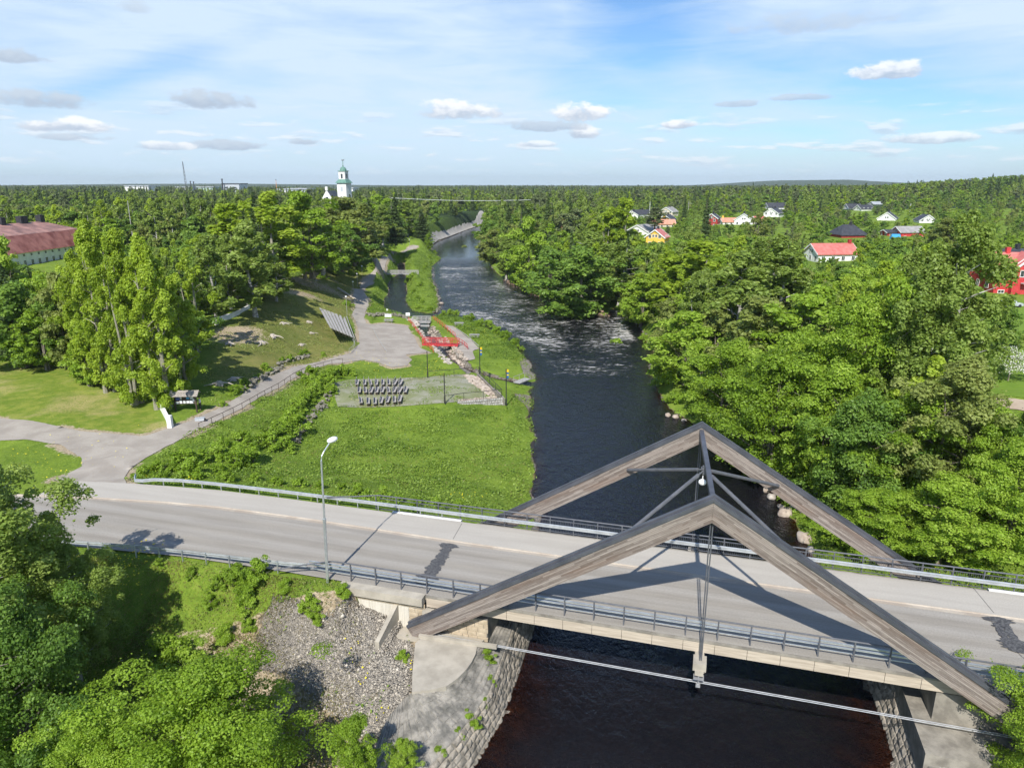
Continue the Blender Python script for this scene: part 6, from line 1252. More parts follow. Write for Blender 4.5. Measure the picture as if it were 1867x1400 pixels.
# tall plinth under raised houses is part of the ground: lift the garden terrain is not needed, walls reach down
x, y = hp(1850, 538, 3.0); RVX, RVY = x + 2.5, y + 5
t, w, z0 = house('red two-storey villa with coral roof, white trim and balcony at the right edge', RVX, RVY, rad(-6), 13, 10, 5.6, 9.2, M_RED, M_PINKROOF, M_RED, 'villa', z=2.6, wins=False, chimney_pos=-.35)
HOUSES.append((RVX, RVY, 16)); mb = MB()
V = [w(-3.4, -6.2, 0), w(4.6, -6.2, 0), w(4.6, -4.9, 0), w(-3.4, -4.9, 0)]; V += [(v[0], v[1], v[2] + 6.0) for v in V] + [w(.6, -6.2, 9.4), w(.6, -4.9, 9.4)]; mb.add(V, [(0, 1, 5, 4), (1, 2, 6, 5), (3, 0, 4, 7), (4, 5, 8), (7, 6, 9), (5, 6, 9, 8), (4, 8, 9, 7)]); mb.build('gable_bay', M_RED, t)
mb = MB()
for sx_ in (-1, 1): mb.beam(w(.6 + sx_ * 4.8, -6.5, 5.7), w(.6, -6.5, 9.75), .1, .4); mb.beam(w(.6 + sx_ * 4.8, -4.9, 5.75), w(.6, -4.9, 9.8), .1, .2)
mb.build('barge_board', M_WHITE, t)
mb = MB(); R1 = [w(-4.4, -6.5, 5.6), w(.6, -6.5, 9.7), w(5.6, -6.5, 5.6), w(-4.4, 0, 5.6), w(.6, 0, 9.7), w(5.6, 0, 5.6)]; mb.add(R1, [(0, 1, 4, 3), (1, 2, 5, 4)]); mb.build('bay_roof', M_PINKROOF, t)
mb = MB(); mb.prism([w(-1.8, -7.6, 0)[:2], w(4.4, -7.6, 0)[:2], w(4.4, -6.25, 0)[:2], w(-1.8, -6.25, 0)[:2]], z0 + 3.1, z0 + 3.3); mb.prism([w(-1.8, -7.6, 0)[:2], w(4.4, -7.6, 0)[:2], w(4.4, -7.5, 0)[:2], w(-1.8, -7.5, 0)[:2]], z0 + 3.3, z0 + 4.3); mb.build('balcony', M_WHITE, t)
wall_openings(t, '', w(-6.5, -5, 0), w(6.5, -5, 0), z0, [(1.6, .8, 1.3, .6), (1.6, 4.0, 1.3, 1.2)]); wall_openings(t, '', w(-3.4, -6.2, 0), w(4.6, -6.2, 0), z0, [(2.0, 4.6, 1.6, 1.3), (5.6, 1.4, 1.6, 1.3), (5.2, .1, 1.2, .5), (4, 6.2, 1.2, 1.0)]); wall_openings(t, '', w(-6.5, 5, 0), w(-6.5, -5, 0), z0, [(3, 1.6, 1.3, 1.3), (7, 1.6, 1.3, 1.3)])
x, y = hp(1634, 431, 6.0); TP = thing('tarpaulin_cover', 'bright blue tarpaulin draped over a frame beside red sheds', 'tarpaulin', (x, y, 3.5)); mb = MB(); mb.add([(x - 1.9, y - 1, 4.0), (x + 1.9, y - 1, 4.0), (x + 1.9, y + .6, 6.9), (x - 1.6, y + .6, 6.9), (x + 1.9, y + 2.5, 4), (x - 1.9, y + 2.5, 4)], [(0, 1, 2, 3), (3, 2, 4, 5), (0, 3, 5), (1, 4, 2)]); mb.build('sheet', M_BLUE, TP)
# poles among the gardens
for lab, px, yb, yt, zb in (('white flagstaff left of the dark conifer roof', 1184, 395, 368, 6), ('wooden power pole with cross arm in the middle gardens', 1254, 400, 366, 7), ('white flagstaff beside the white and red gabled house', 1657, 398, 371, 6), ('thin grey pole standing against the left wood, nearer the barns', 243, 440, 366, 9), ('tall pale pole in the left wood, left of the thin grey one', 215, 402, 367, 10)):
    x, y = at_px(px, yb, zb); ang = PITCH + math.atan((yt - CY) / FPX); zt = CAM_H - y * math.tan(ang); t = thing('pole', lab, 'pole', (x, y, zb - 3)); mb = MB(); mb.tube([(x, y, zb - 3), (x, y, zt)], .18, 6, r2=.1); mb.build('shaft', M_WHITE if 'white' in lab else M_GREYWOOD, t)
    if 'cross' in lab: mb = MB(); mb.beam((x - .6, y, zt - 1.6), (x + 1.8, y, zt - 1.6), .15, .15); mb.build('cross_arm', M_GREYWOOD, t)
# cars parked near the right edge
def car(label, px, py, rz, mat):
    p = gp(px, py); t = thing('parked_car', label, 'car', (p[0], p[1], p[2] + .03), 'cars parked in the gardens', rz, world=False)
    prof = [(-2.1, .35), (-2.15, .75), (-1.9, .95), (-1.45, 1.38), (.35, 1.42), (1.05, .98), (2.0, .82), (2.12, .45), (2.05, .3), (-2.0, .28)]; mb = MB(); n = len(prof)
    V = [(a, -.85 + (.12 if b > 1 else 0), b) for a, b in prof] + [(a, .85 - (.12 if b > 1 else 0), b) for a, b in prof]; mb.add(V, [tuple(range(n)), tuple(range(2 * n - 1, n - 1, -1))] + [(i, n + i, n + (i + 1) % n, (i + 1) % n) for i in range(n)]); mb.build('body', mat, t)
    for x in (-1.3, 1.3):
        for y in (-.82, .82): mb = MB(); mb.tube([(x, y - .1, .32), (x, y + .1, .32)], .32, 12); mb.build('wheel', M_CHIM, t)
    for s_ in (-1, 1): mb = MB(); mb.add([(-1.55, s_ * .80, 1.0), (.75, s_ * .80, 1.0), (.3, s_ * .765, 1.33), (-1.3, s_ * .765, 1.33)], [(0, 1, 2, 3) if s_ < 0 else (3, 2, 1, 0)]); mb.build('side_window', M_GLASS_DK, t)
car('pale grey parked car on the lawn below the red villa', 1842, 560, .1, M_TIN)
YD = drape('house_yard', G2([(1800, 728), (1900, 735), (1900, 758), (1790, 742)]), M_SANDY, .08, .8)
YL = G2([(1790, 545), (1900, 552), (1900, 732), (1800, 725), (1806, 640)])
lw_m, nt = new_mat('mown_garden_grass'); geo = nt.nodes.new('ShaderNodeNewGeometry'); finish(nt, bsdf(nt, mixc(nt, noise(nt, geo.outputs['Position'], 1.0, 5), (.10, .19, .02), (.19, .27, .04)), .9, 0, None, .1))
drape('garden_lawn', YL, lw_m, .06, 1.2)

# ================================================================== trees
def crown_pts(kind, H, R, n, leaf, seed, base=.15, puffs=70, lean=0.0):
    r_ = np.random.default_rng(seed)
    if kind in ('spruce',):
        C = []; Nn = []; Sz = []; cv = []
        tiers = int(H * 2.0); per = n // tiers
        for k in range(tiers):
            t = (k + .5) / tiers; z = H * (base + (1 - base) * t); rr = R * (1 - t) ** .85 * (1 + .12 * np.sin(k * 2.1)) + .12
            nb = max(5, int(11 * (1 - t) + 4)); m = max(10, int(per * (1.9 * (1 - t) + .1)))
            bi = r_.integers(0, nb, m); ba = bi * 2 * np.pi / nb + k * 1.7; f = r_.uniform(.15, 1, m) ** .7; bl = rr * (0.8 + .35 * np.sin(bi * 5.3 + k))
            rad_ = f * bl; side = r_.normal(0, .16, m) * rad_; x = rad_ * np.cos(ba) - side * np.sin(ba); y = rad_ * np.sin(ba) + side * np.cos(ba)
            zz = z - .32 * rad_ + .10 * rad_ * f + r_.normal(0, .10, m); C.append(np.stack([x, y, zz], 1)); Nn.append(np.stack([np.cos(ba) * .4, np.sin(ba) * .4, np.ones(m)], 1) + r_.normal(0, .45, (m, 3))); cv.append(.45 + .25 * f - .1 + r_.uniform(-.2, .2, m))
        C = np.concatenate(C); Nn = np.concatenate(Nn); cv = np.concatenate(cv)
        return C, Nn, leaf * r_.uniform(.6, 1.25, len(C)), cv
    P = []; PR = []
    ph = r_.uniform(0, 6.3, 8)
    def env_at(t, a):
        if kind == 'pine': e_ = np.sin(np.pi * min(1, t * .9 + .12)) ** .7
        elif kind == 'birch': e_ = (np.sin(np.pi * t ** .75) ** .75) * (1 - .25 * t) + .05
        elif kind == 'aspen': e_ = (np.sin(np.pi * t ** .72) ** .8) + .08
        elif kind == 'shrub': e_ = np.sqrt(max(0, 1 - t * t))
        else: e_ = (np.sin(np.pi * t ** .8) ** .6) + .04
        return e_ * (1 + .20 * np.sin(2 * a + ph[0] + 3 * t) + .14 * np.sin(3 * a + ph[1] - 5 * t))
    k0 = {'maple': .22, 'birch': .17, 'aspen': .17, 'pine': .30, 'shrub': .32, 'alder': .24, 'olive': .21}[kind]
    nl_ = max(8, puffs // 7)                      # limbs, each carrying its own sprays of leaves
    for li in range(nl_):
        t = (li + r_.uniform(.1, .9)) / nl_; a = li * 2.4 + r_.uniform(-.5, .5); R_l = env_at(t, a) * R * r_.uniform(.66, 1.18); zt_ = H * (base + (1 - base - .03) * t)
        z0_ = zt_ - R_l * (.55 if kind != 'birch' else .35) - H * .02
        for q_ in range(7):
            f = r_.uniform(.25, 1.04) ** .7; sp = .26 * R_l * f
            P.append((R_l * f * math.cos(a) + r_.normal(0, sp) + lean * t, R_l * f * math.sin(a) + r_.normal(0, sp), z0_ + (zt_ - z0_) * f ** .8 + r_.normal(0, .10 * R_l + .1)))
            PR.append(R * k0 * r_.uniform(.5, 1.25) * (1.1 - .35 * f))
    for _ in range(max(3, puffs // 14)): t = r_.uniform(.5, 1.0); P.append((r_.normal(0, .12 * R) + lean * t, r_.normal(0, .12 * R), H * (base + (1 - base - .03) * t))); PR.append(R * k0 * .8)
    P = np.array(P); pr = np.array(PR); puffs = len(P); pv = r_.uniform(-.17, .17, puffs)
    w = pr ** 2; w /= w.sum(); idx = r_.choice(puffs, n, p=w)
    d = r_.normal(0, 1, (n, 3)); d[:, 2] = np.where(d[:, 2] < -.5, -d[:, 2], d[:, 2]); d /= np.linalg.norm(d, axis=1, keepdims=True)
    flat = {'maple': .62, 'birch': 1.5, 'aspen': 1.45, 'pine': .5, 'shrub': .75, 'alder': .8, 'olive': .9}[kind]
    k = pr[idx] * (.55 + .55 * r_.uniform(0, 1, n) ** .6)
    C = P[idx] + d * np.array([1, 1, flat]) * k[:, None]
    Nn = d * .75 + np.array([0, 0, .45 if kind != 'birch' else .1]) + r_.normal(0, .5, (n, 3))
    if kind == 'birch': C[:, 2] -= np.abs(r_.normal(0, .35, n)) * pr[idx]
    cv = .5 + pv[idx] + r_.uniform(-.24, .24, n)
    C[:, 2] = np.maximum(C[:, 2], H * .03)
    # a few stray sprays beyond the outline
    st = r_.uniform(0, 1, n) < .05; C[st] += d[st] * (pr[idx][st] * .5)[:, None]
    return C, Nn, leaf * r_.uniform(.6, 1.3, n), cv
def leaf_arrays(C, Nn, sz, seed=0, asp=.62, quads=True):
    r_ = np.random.default_rng(seed); n = len(C); Nn = Nn / (np.linalg.norm(Nn, axis=1, keepdims=True) + 1e-9)
    a = r_.normal(0, 1, (n, 3)); t = np.cross(Nn, a); t /= np.linalg.norm(t, axis=1, keepdims=True) + 1e-9; b = np.cross(Nn, t)
    h = sz[:, None] * .5; V = np.stack([C - t * h * 1.25, C - b * h * asp * 1.3 + Nn * h * .18, C + t * h * 1.25, C + b * h * asp * 1.3 + Nn * h * .18], 1).reshape(-1, 3)
    F = np.arange(n * 4).reshape(-1, 4); return V, F
def trunk_mb(kind, H, R, seed, limbs=10, base=.15, tr=None, multi=1):
    r_ = random.Random(seed); mb = MB(); tr = tr or H * .0105 + .04
    for m in range(multi):
        ox, oy = (0, 0) if multi == 1 else (r_.uniform(-.5, .5), r_.uniform(-.5, .5)); lx, ly = r_.uniform(-.05, .05) * H, r_.uniform(-.05, .05) * H
        if multi > 1: lx, ly = ox * H * .06, oy * H * .06
        pts = [(ox + lx * t * t + .012 * H * math.sin(5 * t + m), oy + ly * t * t + .012 * H * math.cos(4 * t + m), H * (.92 if multi == 1 else .80) * t - (.3 if t == 0 else 0)) for t in (0, .12, .3, .5, .7, .86, 1)]
        mb.tube(pts, [tr * 1.5, tr, tr * .85, tr * .66, tr * .45, tr * .26, tr * .08], 7)
        if kind != 'spruce':
            for _ in range(limbs // multi):
                t = r_.uniform(max(base, .22), .88); a = r_.uniform(0, 6.28); i = min(int(t * 6), 5); p = Vector(pts[i]).lerp(Vector(pts[i + 1]), t * 6 - i) if t * 6 - i <= 1 else Vector(pts[i + 1])
                L_ = R * r_.uniform(.5, .88) * (1 - .45 * t); up = r_.uniform(.35, .95); q = p + Vector((math.cos(a) * L_ * .55, math.sin(a) * L_ * .55, L_ * up * .5)); e = p + Vector((math.cos(a + .2) * L_, math.sin(a + .2) * L_, L_ * up * .85))
                mb.tube([p, q, e], [tr * .42 * (1.1 - t * .6), tr * .26 * (1.1 - t * .6), tr * .06], 5)
    return mb
KM = {'maple': (L_MAPLE, B_GREY), 'aspen': (L_ASPEN, B_ASPEN), 'birch': (L_BIRCH, B_BIRCH), 'alder': (L_ALDER, B_GREY), 'olive': (L_OLIVE, B_GREY), 'spruce': (L_SPRUCE, B_GREY), 'pine': (L_PINE, B_PINE), 'shrub': (L_MAPLE, B_GREY)}
NAME = {'maple': 'maple_tree', 'aspen': 'aspen_tree', 'birch': 'birch_tree', 'alder': 'alder_tree', 'olive': 'willow_tree', 'spruce': 'spruce_tree', 'pine': 'pine_tree', 'shrub': 'bush'}
# (kind, nominal height, radius, crown base, leaves, leaf size, puffs, stems)
SPEC = {'maple': (12, 4.6, .12, 3), 'aspen': (15, 2.9, .03, 3), 'birch': (15, 3.1, .18, 1), 'alder': (11, 3.9, .08, 2), 'olive': (11, 3.6, .08, 3), 'spruce': (16, 2.7, .05, 1), 'pine': (15, 2.9, .40, 1), 'shrub': (2.2, 1.7, .0, 3)}
class Proto: pass
LIB = {}
def make_tree_data(kind, lod, seed):
    H, R, base, multi = SPEC[kind]
    n, leaf, puffs = {-1: (95000, .135, 260), 0: (42000, .185, 190), 1: (13000, .34, 130), 2: (4800, .56, 70), 3: (750, 1.25, 24)}[lod]
    if kind == 'spruce': n, leaf = {-1: (30000, .24), 0: (22000, .26), 1: (9000, .42), 2: (4200, .55), 3: (900, .95)}[lod]
    if kind == 'birch': n = int(n * 1.1); leaf *= .86
    if kind == 'shrub': n, leaf, puffs = {-1: (14000, .11, 30), 0: (7000, .16, 26), 1: (2600, .26, 22), 2: (900, .42, 14), 3: (300, .7, 10)}[lod]
    C, Nn, sz, cv = crown_pts(kind, H, R, n, leaf, seed, base, puffs); V, F = leaf_arrays(C, Nn, sz, seed, .62 if kind not in ('spruce', 'pine') else .4)
    return H, R, V, F, np.repeat(cv, 4), trunk_mb(kind, H, R, seed, {-1: 40, 0: 26, 1: 16, 2: 8, 3: 0}[lod], base, None, multi)
def proto(kind, lod, seed):
    key = (kind, lod, seed)
    if key not in LIB:
        H, R, V, F, cv, tm = make_tree_data(kind, lod, seed * 7 + (lod + 1) * 101 + len(kind))
        o = np_mesh('crown', V, F, KM[kind][0], attrs={'cv': cv}); me = o.data; bpy.data.objects.remove(o)
        t = tm.build('trunk', KM[kind][1]); tme = t.data; bpy.data.objects.remove(t); LIB[key] = (H, R, me, tme)
    return LIB[key]
def tree(kind, x, y, h, label, lod, seed, group=None, rscale=1.0, z=None, rz=None, cat=None):
    H, R, cm, tm = proto(kind, lod, seed); z = H1(x, y, False) if z is None else z
    r = bpy.data.objects.new(NAME[kind], None); COL.objects.link(r); r.location = (x, y, z - .05); s_ = h / H; r.scale = (s_ * rscale, s_ * rscale, s_)
    r.rotation_euler = (0, 0, random.uniform(0, 6.28) if rz is None else rz)
    for nm, me in (('crown', cm), ('trunk', tm)): o = bpy.data.objects.new(nm if kind != 'shrub' else {'crown': 'foliage', 'trunk': 'stems'}[nm], me); COL.objects.link(o); o.parent = r
    return tag(r, label, cat or ('bush' if kind == 'shrub' else 'tree'), group)
PLACED = []
def hand(kind, px, py, z, top, rpx, label, lod=1, seed=0, cat=None):
    """tree standing where the ground height z meets the surveyed foot; height from its surveyed top"""
    x, y = at_px(px, py, z); ang = PITCH + math.atan((top - CY) / FPX); zt = CAM_H - y * math.tan(ang); h = max(2, zt - z); R = rpx / FPX * (y * cp_ + (CAM_H - z - h / 2) * sp_)
    H, R0 = SPEC[kind][:2]; g = H1(x, y, False); zz = g if abs(g - z) < 3 else z
    tree(kind, x, y, h + (z - zz), label, lod, seed, None, (R / R0) / (h / H), zz, None, cat); PLACED.append((x, y, R)); return x, y
# foreground, below the road
hand('birch', 30, 1290, -4.8, 835, 155, 'tall loose birch filling the left edge below the road', -1, 0)
hand('alder', 60, 1430, -5.5, 1085, 125, 'dark leafy tree in shade at the lower left corner', -1, 0)
hand('birch', 140, 1240, -4.8, 985, 85, 'smaller birch leaning out beside the tall one at the left', -1, 0)
hand('maple', 405, 1500, -6.3, 1215, 165, 'broad bright green maple at the bottom, left of the gravel slope', -1, 0)
hand('maple', 225, 1530, -6.3, 1300, 110, 'bright maple crown touching the bottom edge between dark tree and broad maple', -1, 0)
hand('maple', 655, 1480, -5.6, 1305, 48, 'small bright maple sapling at the foot of the gravel slope', 0, 0)
hand('maple', 738, 1450, -5.4, 1345, 30, 'tiny bright sapling at the bottom edge beside the stone paving', 0, 0)
tree('maple', 28.6, 31.0, 7.2, 'bright maple at the lower right corner beside the timber frame foot', -1, 0, None, 1.15, -4.2); PLACED.append((28.6, 31, 3.5))
for i, (px, py, h, s_) in enumerate([(430, 1060, 1.2, 0), (470, 1055, 1.4, 1), (400, 1070, .9, 2), (445, 1090, 1.1, 0), (385, 1105, .9, 1), (455, 1110, 1.2, 2), (310, 1215, 2.2, 0), (345, 1235, 2.0, 1), (410, 1165, 1.1, 0), (455, 1150, .9, 1), (520, 1075, .8, 0), (565, 1110, 1.0, 2), (575, 1125, .9, 1), (625, 1085, .8, 0), (290, 1030, .6, 1), (735, 1200, .6, 2), (350, 1050, .7, 2),
                                    (887, 1200, 1.1, 1), (893, 1250, 1.1, 2), (880, 1290, 1.0, 0), (855, 1330, 1.2, 1), (835, 1350, 1.0, 2), (800, 1385, 1.0, 0)]):
    x, y, z = gp(px, py); tree('shrub', x, y, h * (1 if i < 17 else .6), 'leafy green bush on the bank slope below the road' if i < 17 else 'bright weed bush growing from a joint of the abutment paving', 0, s_, 'bushes on the slope below the road' if i < 17 else 'weed bushes on the abutment', 1.0, z if i < 17 else max(z, -4.4))
# aspens and trees around the lawn
for a in [('aspen', 205, 715, .4, 400, 50, 'tall yellow-green aspen in the middle of the clump beside the lawn', 0, 0), ('aspen', 248, 735, .4, 412, 48, 'yellow-green aspen right of the tallest in the clump beside the lawn', 0, 2), ('aspen', 172, 700, .6, 455, 40, 'leftmost yellow-green aspen of the clump beside the lawn', 0, 0), ('aspen', 298, 742, .3, 425, 52, 'yellow-green aspen over the notice board', 0, 1), ('aspen', 190, 680, .6, 420, 48, 'yellow-green aspen at the back left of the clump beside the lawn', 0, 1), ('aspen', 335, 715, .5, 505, 45, 'smaller yellow-green aspen at the right of the clump, behind the notice board', 0, 0),
          ('olive', 128, 672, .9, 500, 42, 'brownish young tree at the back of the lawn, left of the aspens', 1, 0), ('maple', 22, 620, 1.4, 432, 60, 'bright rounded maple at the left edge in front of the long building', 1, 0), ('alder', 45, 668, 1.0, 520, 70, 'dark green tree standing at the back left corner of the lawn', 1, 0), ('alder', 110, 668, 1.0, 545, 55, 'dark green tree in the hedge behind the lawn, near its middle', 1, 1), ('maple', 85, 675, .9, 560, 45, 'mid-green small tree in the hedge behind the lawn', 1, 1), ('maple', 165, 705, .6, 610, 40, 'small leafy tree at the foot of the aspen clump', 1, 2),
          ('birch', 394, 594, 2.7, 430, 48, 'white-stemmed birch at the left end of the low white hillside wall', 1, 0), ('birch', 462, 574, 2.8, 398, 58, 'white-stemmed birch at the right end of the low white hillside wall', 1, 1), ('birch', 505, 545, 3.4, 470, 34, 'small birch at the wood edge right of the two white stems', 1, 2), ('aspen', 430, 545, 3.6, 372, 62, 'tall bright tree behind the two white birch stems', 1, 0), ('aspen', 375, 560, 3.4, 425, 48, 'green tree left of the white-stemmed birches', 1, 1),
          ('maple', 560, 505, 4.6, 352, 70, 'large bright tree at the front of the hill wood', 1, 0), ('aspen', 500, 515, 4.6, 350, 60, 'tall yellow-green tree in the hill wood, left of the church gable', 1, 0), ('birch', 590, 500, 4.0, 400, 42, 'drooping birch at the foot of the hill wood', 1, 0), ('alder', 625, 492, 3.0, 405, 40, 'rounded dark tree at the hill wood edge above the path lamps', 1, 1), ('olive', 632, 470, 4.2, 362, 62, 'large brownish half-leafed tree in front of the church tower', 1, 0), ('aspen', 552, 480, 5, 362, 50, 'yellowish tree in front of the church gable', 1, 1), ('maple', 650, 476, 3.0, 428, 24, 'pale small tree at the wood edge beside the path', 1, 1),
          ('spruce', 676, 452, 3.6, 362, 20, 'dark spruce right of the brownish tree, above the path bend', 1, 0), ('spruce', 722, 446, 2.6, 358, 24, 'dark spruce standing left of the path end', 1, 1), ('spruce', 770, 440, 0, 385, 20, 'dark spruce by the river where the path ends', 1, 2), ('birch', 700, 448, 3.2, 372, 26, 'green birch between two dark spruces above the path', 1, 1), ('maple', 690, 430, 4, 356, 36, 'bright green tree behind the spruces left of the path end', 1, 2),
          ('maple', 768, 455, -4.2, 412, 17, 'small round maple at the waterside beside the path end', 1, 0), ('maple', 783, 464, -4.8, 424, 12, 'lower round bush-like maple at the waterside beside the path end', 1, 1), ('birch', 742, 436, 1.0, 366, 26, 'tall green birch left of the waterside maples', 1, 0)]: hand(*a)
# right bank, front rows
for a in [('maple', 1395, 868, -5.0, 640, 95, 'bright maple over the river beside the far timber apex', 0, 0), ('maple', 1322, 790, -5.0, 620, 80, 'bright maple leaning over the river bend upstream of the bridge', 0, 1), ('maple', 1245, 712, -5.1, 570, 75, 'bright maple hanging over the water at the river narrowing', 1, 0), ('maple', 1500, 900, -4.2, 660, 95, 'bright maple behind the right slope of the far timber frame', 0, 2), ('maple', 1450, 820, -3.8, 600, 90, 'broad bright maple in the middle of the right bank thicket', 0, 1),
          ('maple', 1600, 1010, -3.6, 895, 75, 'low bright maple bush against the far frame foot', 0, 0), ('maple', 1730, 1012, -1.8, 872, 92, 'rounded bright maple dome beside the footway at the right', 0, 2), ('alder', 1560, 930, -2.8, 720, 80, 'darker green tree in the shadowed gap behind the maple dome', 0, 1), ('maple', 1655, 905, -1.0, 700, 85, 'bright maple above the rounded dome at the right', 0, 1), ('olive', 1720, 900, .2, 655, 90, 'soft olive-green tree rising in the right thicket', 0, 1), ('maple', 1835, 1000, -.8, 800, 80, 'leafy green tree at the right edge above the railing', 0, 0), ('maple', 1790, 930, .4, 740, 60, 'green tree just left of the right edge trees', 0, 2), ('alder', 1862, 930, .6, 735, 55, 'blue-green tree on the right edge below the sandy yard', 0, 0),
          ('birch', 1712, 800, 1.6, 385, 88, 'very tall weeping birch with white limbs in front of the red villa', 0, 0), ('birch', 1660, 800, 1.2, 440, 80, 'tall weeping birch left of the very tall one', 0, 1), ('maple', 1550, 780, .5, 540, 90, 'wind-tossed bright maple in the right bank wood', 0, 1), ('maple', 1620, 790, .8, 500, 85, 'large light green tree left of the weeping birches', 0, 2), ('maple', 1460, 700, -.8, 520, 85, 'bright yellow-green maple above the thicket centre', 1, 1), ('olive', 1375, 720, -3.4, 545, 80, 'olive-green willow at mid right bank', 1, 0), ('birch', 1340, 660, -2.6, 460, 78, 'drooping green birch at the middle of the right bank', 1, 0), ('birch', 1410, 640, -.5, 425, 75, 'tall drooping birch in the right bank wood', 1, 1),
          ('aspen', 1265, 600, -2.8, 440, 75, 'yellow-green poplar crown at the centre right', 1, 0), ('aspen', 1215, 600, -4.0, 455, 60, 'yellow-green poplar at the river side of the centre right', 1, 1), ('maple', 1170, 590, -5.0, 500, 45, 'bright maple beside the little cove', 1, 1), ('birch', 1130, 555, -4.6, 440, 45, 'green birch behind the little cove', 1, 2), ('alder', 1055, 572, -5.2, 455, 70, 'rounded dark alder thicket overhanging the river upstream of the cove', 1, 0), ('alder', 1005, 548, -5.1, 450, 45, 'alder at the outer bend of the river', 1, 1), ('maple', 965, 528, -5.0, 398, 44, 'bright conical maple by the river on the outer bend', 1, 0), ('birch', 1080, 530, -2.5, 420, 50, 'soft green birch behind the alder thicket', 1, 1), ('aspen', 1135, 500, -1, 362, 38, 'tall bright poplar behind the cove', 1, 0), ('aspen', 1105, 500, -1, 375, 35, 'tall bright poplar left of the tallest one behind the cove', 1, 1),
          ('birch', 925, 505, -4.8, 432, 34, 'grey-green birch close to the water on the outer bend', 1, 0), ('olive', 900, 478, -4.8, 420, 30, 'grey-green willow at the water above the rapids', 1, 0), ('alder', 890, 450, -4.8, 402, 22, 'dark green alder at the right bank near the upper reach', 1, 1), ('spruce', 1007, 470, 1, 392, 14, 'dark spruce in the right bank wood, leftmost of them', 1, 0), ('spruce', 1285, 440, 4, 352, 13, 'lone dark spruce above the gardens', 1, 1), ('spruce', 1246, 420, 4.5, 355, 9, 'slim dark spruce in the wood above the gardens', 1, 2), ('pine', 1193, 430, 4.0, 378, 22, 'round dark pine between the white and yellow houses', 1, 0), ('olive', 1720, 480, 4, 400, 45, 'pale brown flowering tree beside the flagstaff house', 1, 0), ('olive', 1380, 440, 4.5, 388, 22, 'brown half-leafed tree right of the white gable', 1, 0),
          ('alder', 1830, 640, 2.4, 560, 30, 'brownish dark tree on the lawn below the red villa', 1, 1)]: hand(*a)
# white blossoming fruit tree on the garden lawn
H, R, cm, tm = proto('shrub', 0, 2); x, y, z = gp(1838, 694); fb = thing('fruit_tree', 'white blossoming fruit tree on the garden lawn at the right edge', 'tree', (x, y, z), world=False)
C, Nn, sz, cv = crown_pts('shrub', 4.0, 2.8, 5200, .17, 99, .42, 26); V, F = leaf_arrays(C, Nn, sz, 9); k = np.random.default_rng(4).uniform(0, 1, len(C)) < .62; vk = np.repeat(k, 4)
np_mesh('blossom', V[vk], np.arange(k.sum() * 4).reshape(-1, 4), L_BLOSSOM, fb, attrs={'cv': np.repeat(cv, 4)[vk]}); np_mesh('crown', V[~vk], np.arange((~k).sum() * 4).reshape(-1, 4), L_MAPLE, fb, attrs={'cv': np.repeat(cv, 4)[~vk]}); trunk_mb('maple', 4, 2.2, 5, 10, .3).build('trunk', B_GREY, fb)
# bushes: thickets on the meadow edge, the river banks and the island
def bushes(pts, h, label, group, lod=1, kind='shrub', jit=6):
    for (px, py) in pts:
        x, y, z = gp(px + random.uniform(-jit, jit), py + random.uniform(-jit, jit) * .5); tree(kind, x, y, h * random.uniform(.65, 1.25), label, lod, random.randrange(3), group, random.uniform(.85, 1.25), z)
bushes([(265, 868), (290, 862), (318, 858), (345, 850), (372, 846), (400, 838), (360, 866), (395, 862), (430, 830), (455, 820), (480, 812), (345, 868), (300, 876), (430, 850), (460, 842), (410, 815), (435, 802), (500, 815), (520, 818)], 1.5, 'leafy bush in the thicket between the path railing and the guard rail', 'bushes beside the junction')
bushes([(512, 790), (520, 782), (530, 772), (535, 760), (545, 750), (552, 742), (560, 732), (566, 722), (575, 712), (582, 703), (590, 696), (598, 690), (523, 798), (505, 800), (515, 795), (527, 778), (540, 756), (548, 745), (570, 716), (586, 698), (606, 704), (600, 716), (533, 768), (572, 690), (560, 702), (612, 690), (625, 683), (640, 680)], 1.6, 'bush growing over the stone wall left of the terrace', 'bushes on the wall by the terrace')
bushes([(450, 705), (470, 690), (490, 676), (510, 662), (530, 655), (548, 650), (430, 715), (560, 647), (585, 650), (400, 738)], 1.1, 'bush in the rough grass along the upper wall of the path', 'bushes above the path')
bushes([(815, 578), (830, 580), (845, 584), (860, 588), (875, 595), (890, 600), (903, 607), (915, 614), (925, 620), (938, 628), (948, 636), (822, 575), (880, 590), (932, 632)], 1.5, 'bushy willow scrub along the river edge beside the picnic tables', 'scrub along the left river bank')
bushes([(790, 465), (795, 473), (785, 480), (778, 470), (783, 488), (775, 492), (745, 515), (752, 530), (760, 545), (772, 555), (785, 565), (755, 508), (770, 520), (765, 560)], 1.3, 'scrub bush on the small grassy island', 'scrub on the island')
bushes([(655, 505), (662, 497), (672, 488), (628, 560), (640, 500), (690, 462), (715, 452), (610, 500), (590, 507)], 1.8, 'dark bush at the wood edge above the path', 'bushes at the wood edge', kind='shrub')
bushes([(1230, 735), (1262, 752), (1300, 778), (1345, 825), (1390, 862), (1445, 905), (1490, 960), (1212, 700), (1190, 660), (1180, 620), (1150, 585), (1125, 570), (1470, 940), (1530, 985), (1560, 1005)], 2.2, 'waterside bush under the trees of the right bank', 'waterside bushes on the right bank')
bushes([(705, 905), (730, 912), (660, 900), (620, 895), (580, 890), (540, 885), (500, 880), (460, 876), (760, 920), (800, 925), (840, 930), (420, 875)], 1.0, 'low leafy bush on the road embankment behind the guard rail', 'bushes on the road embankment')

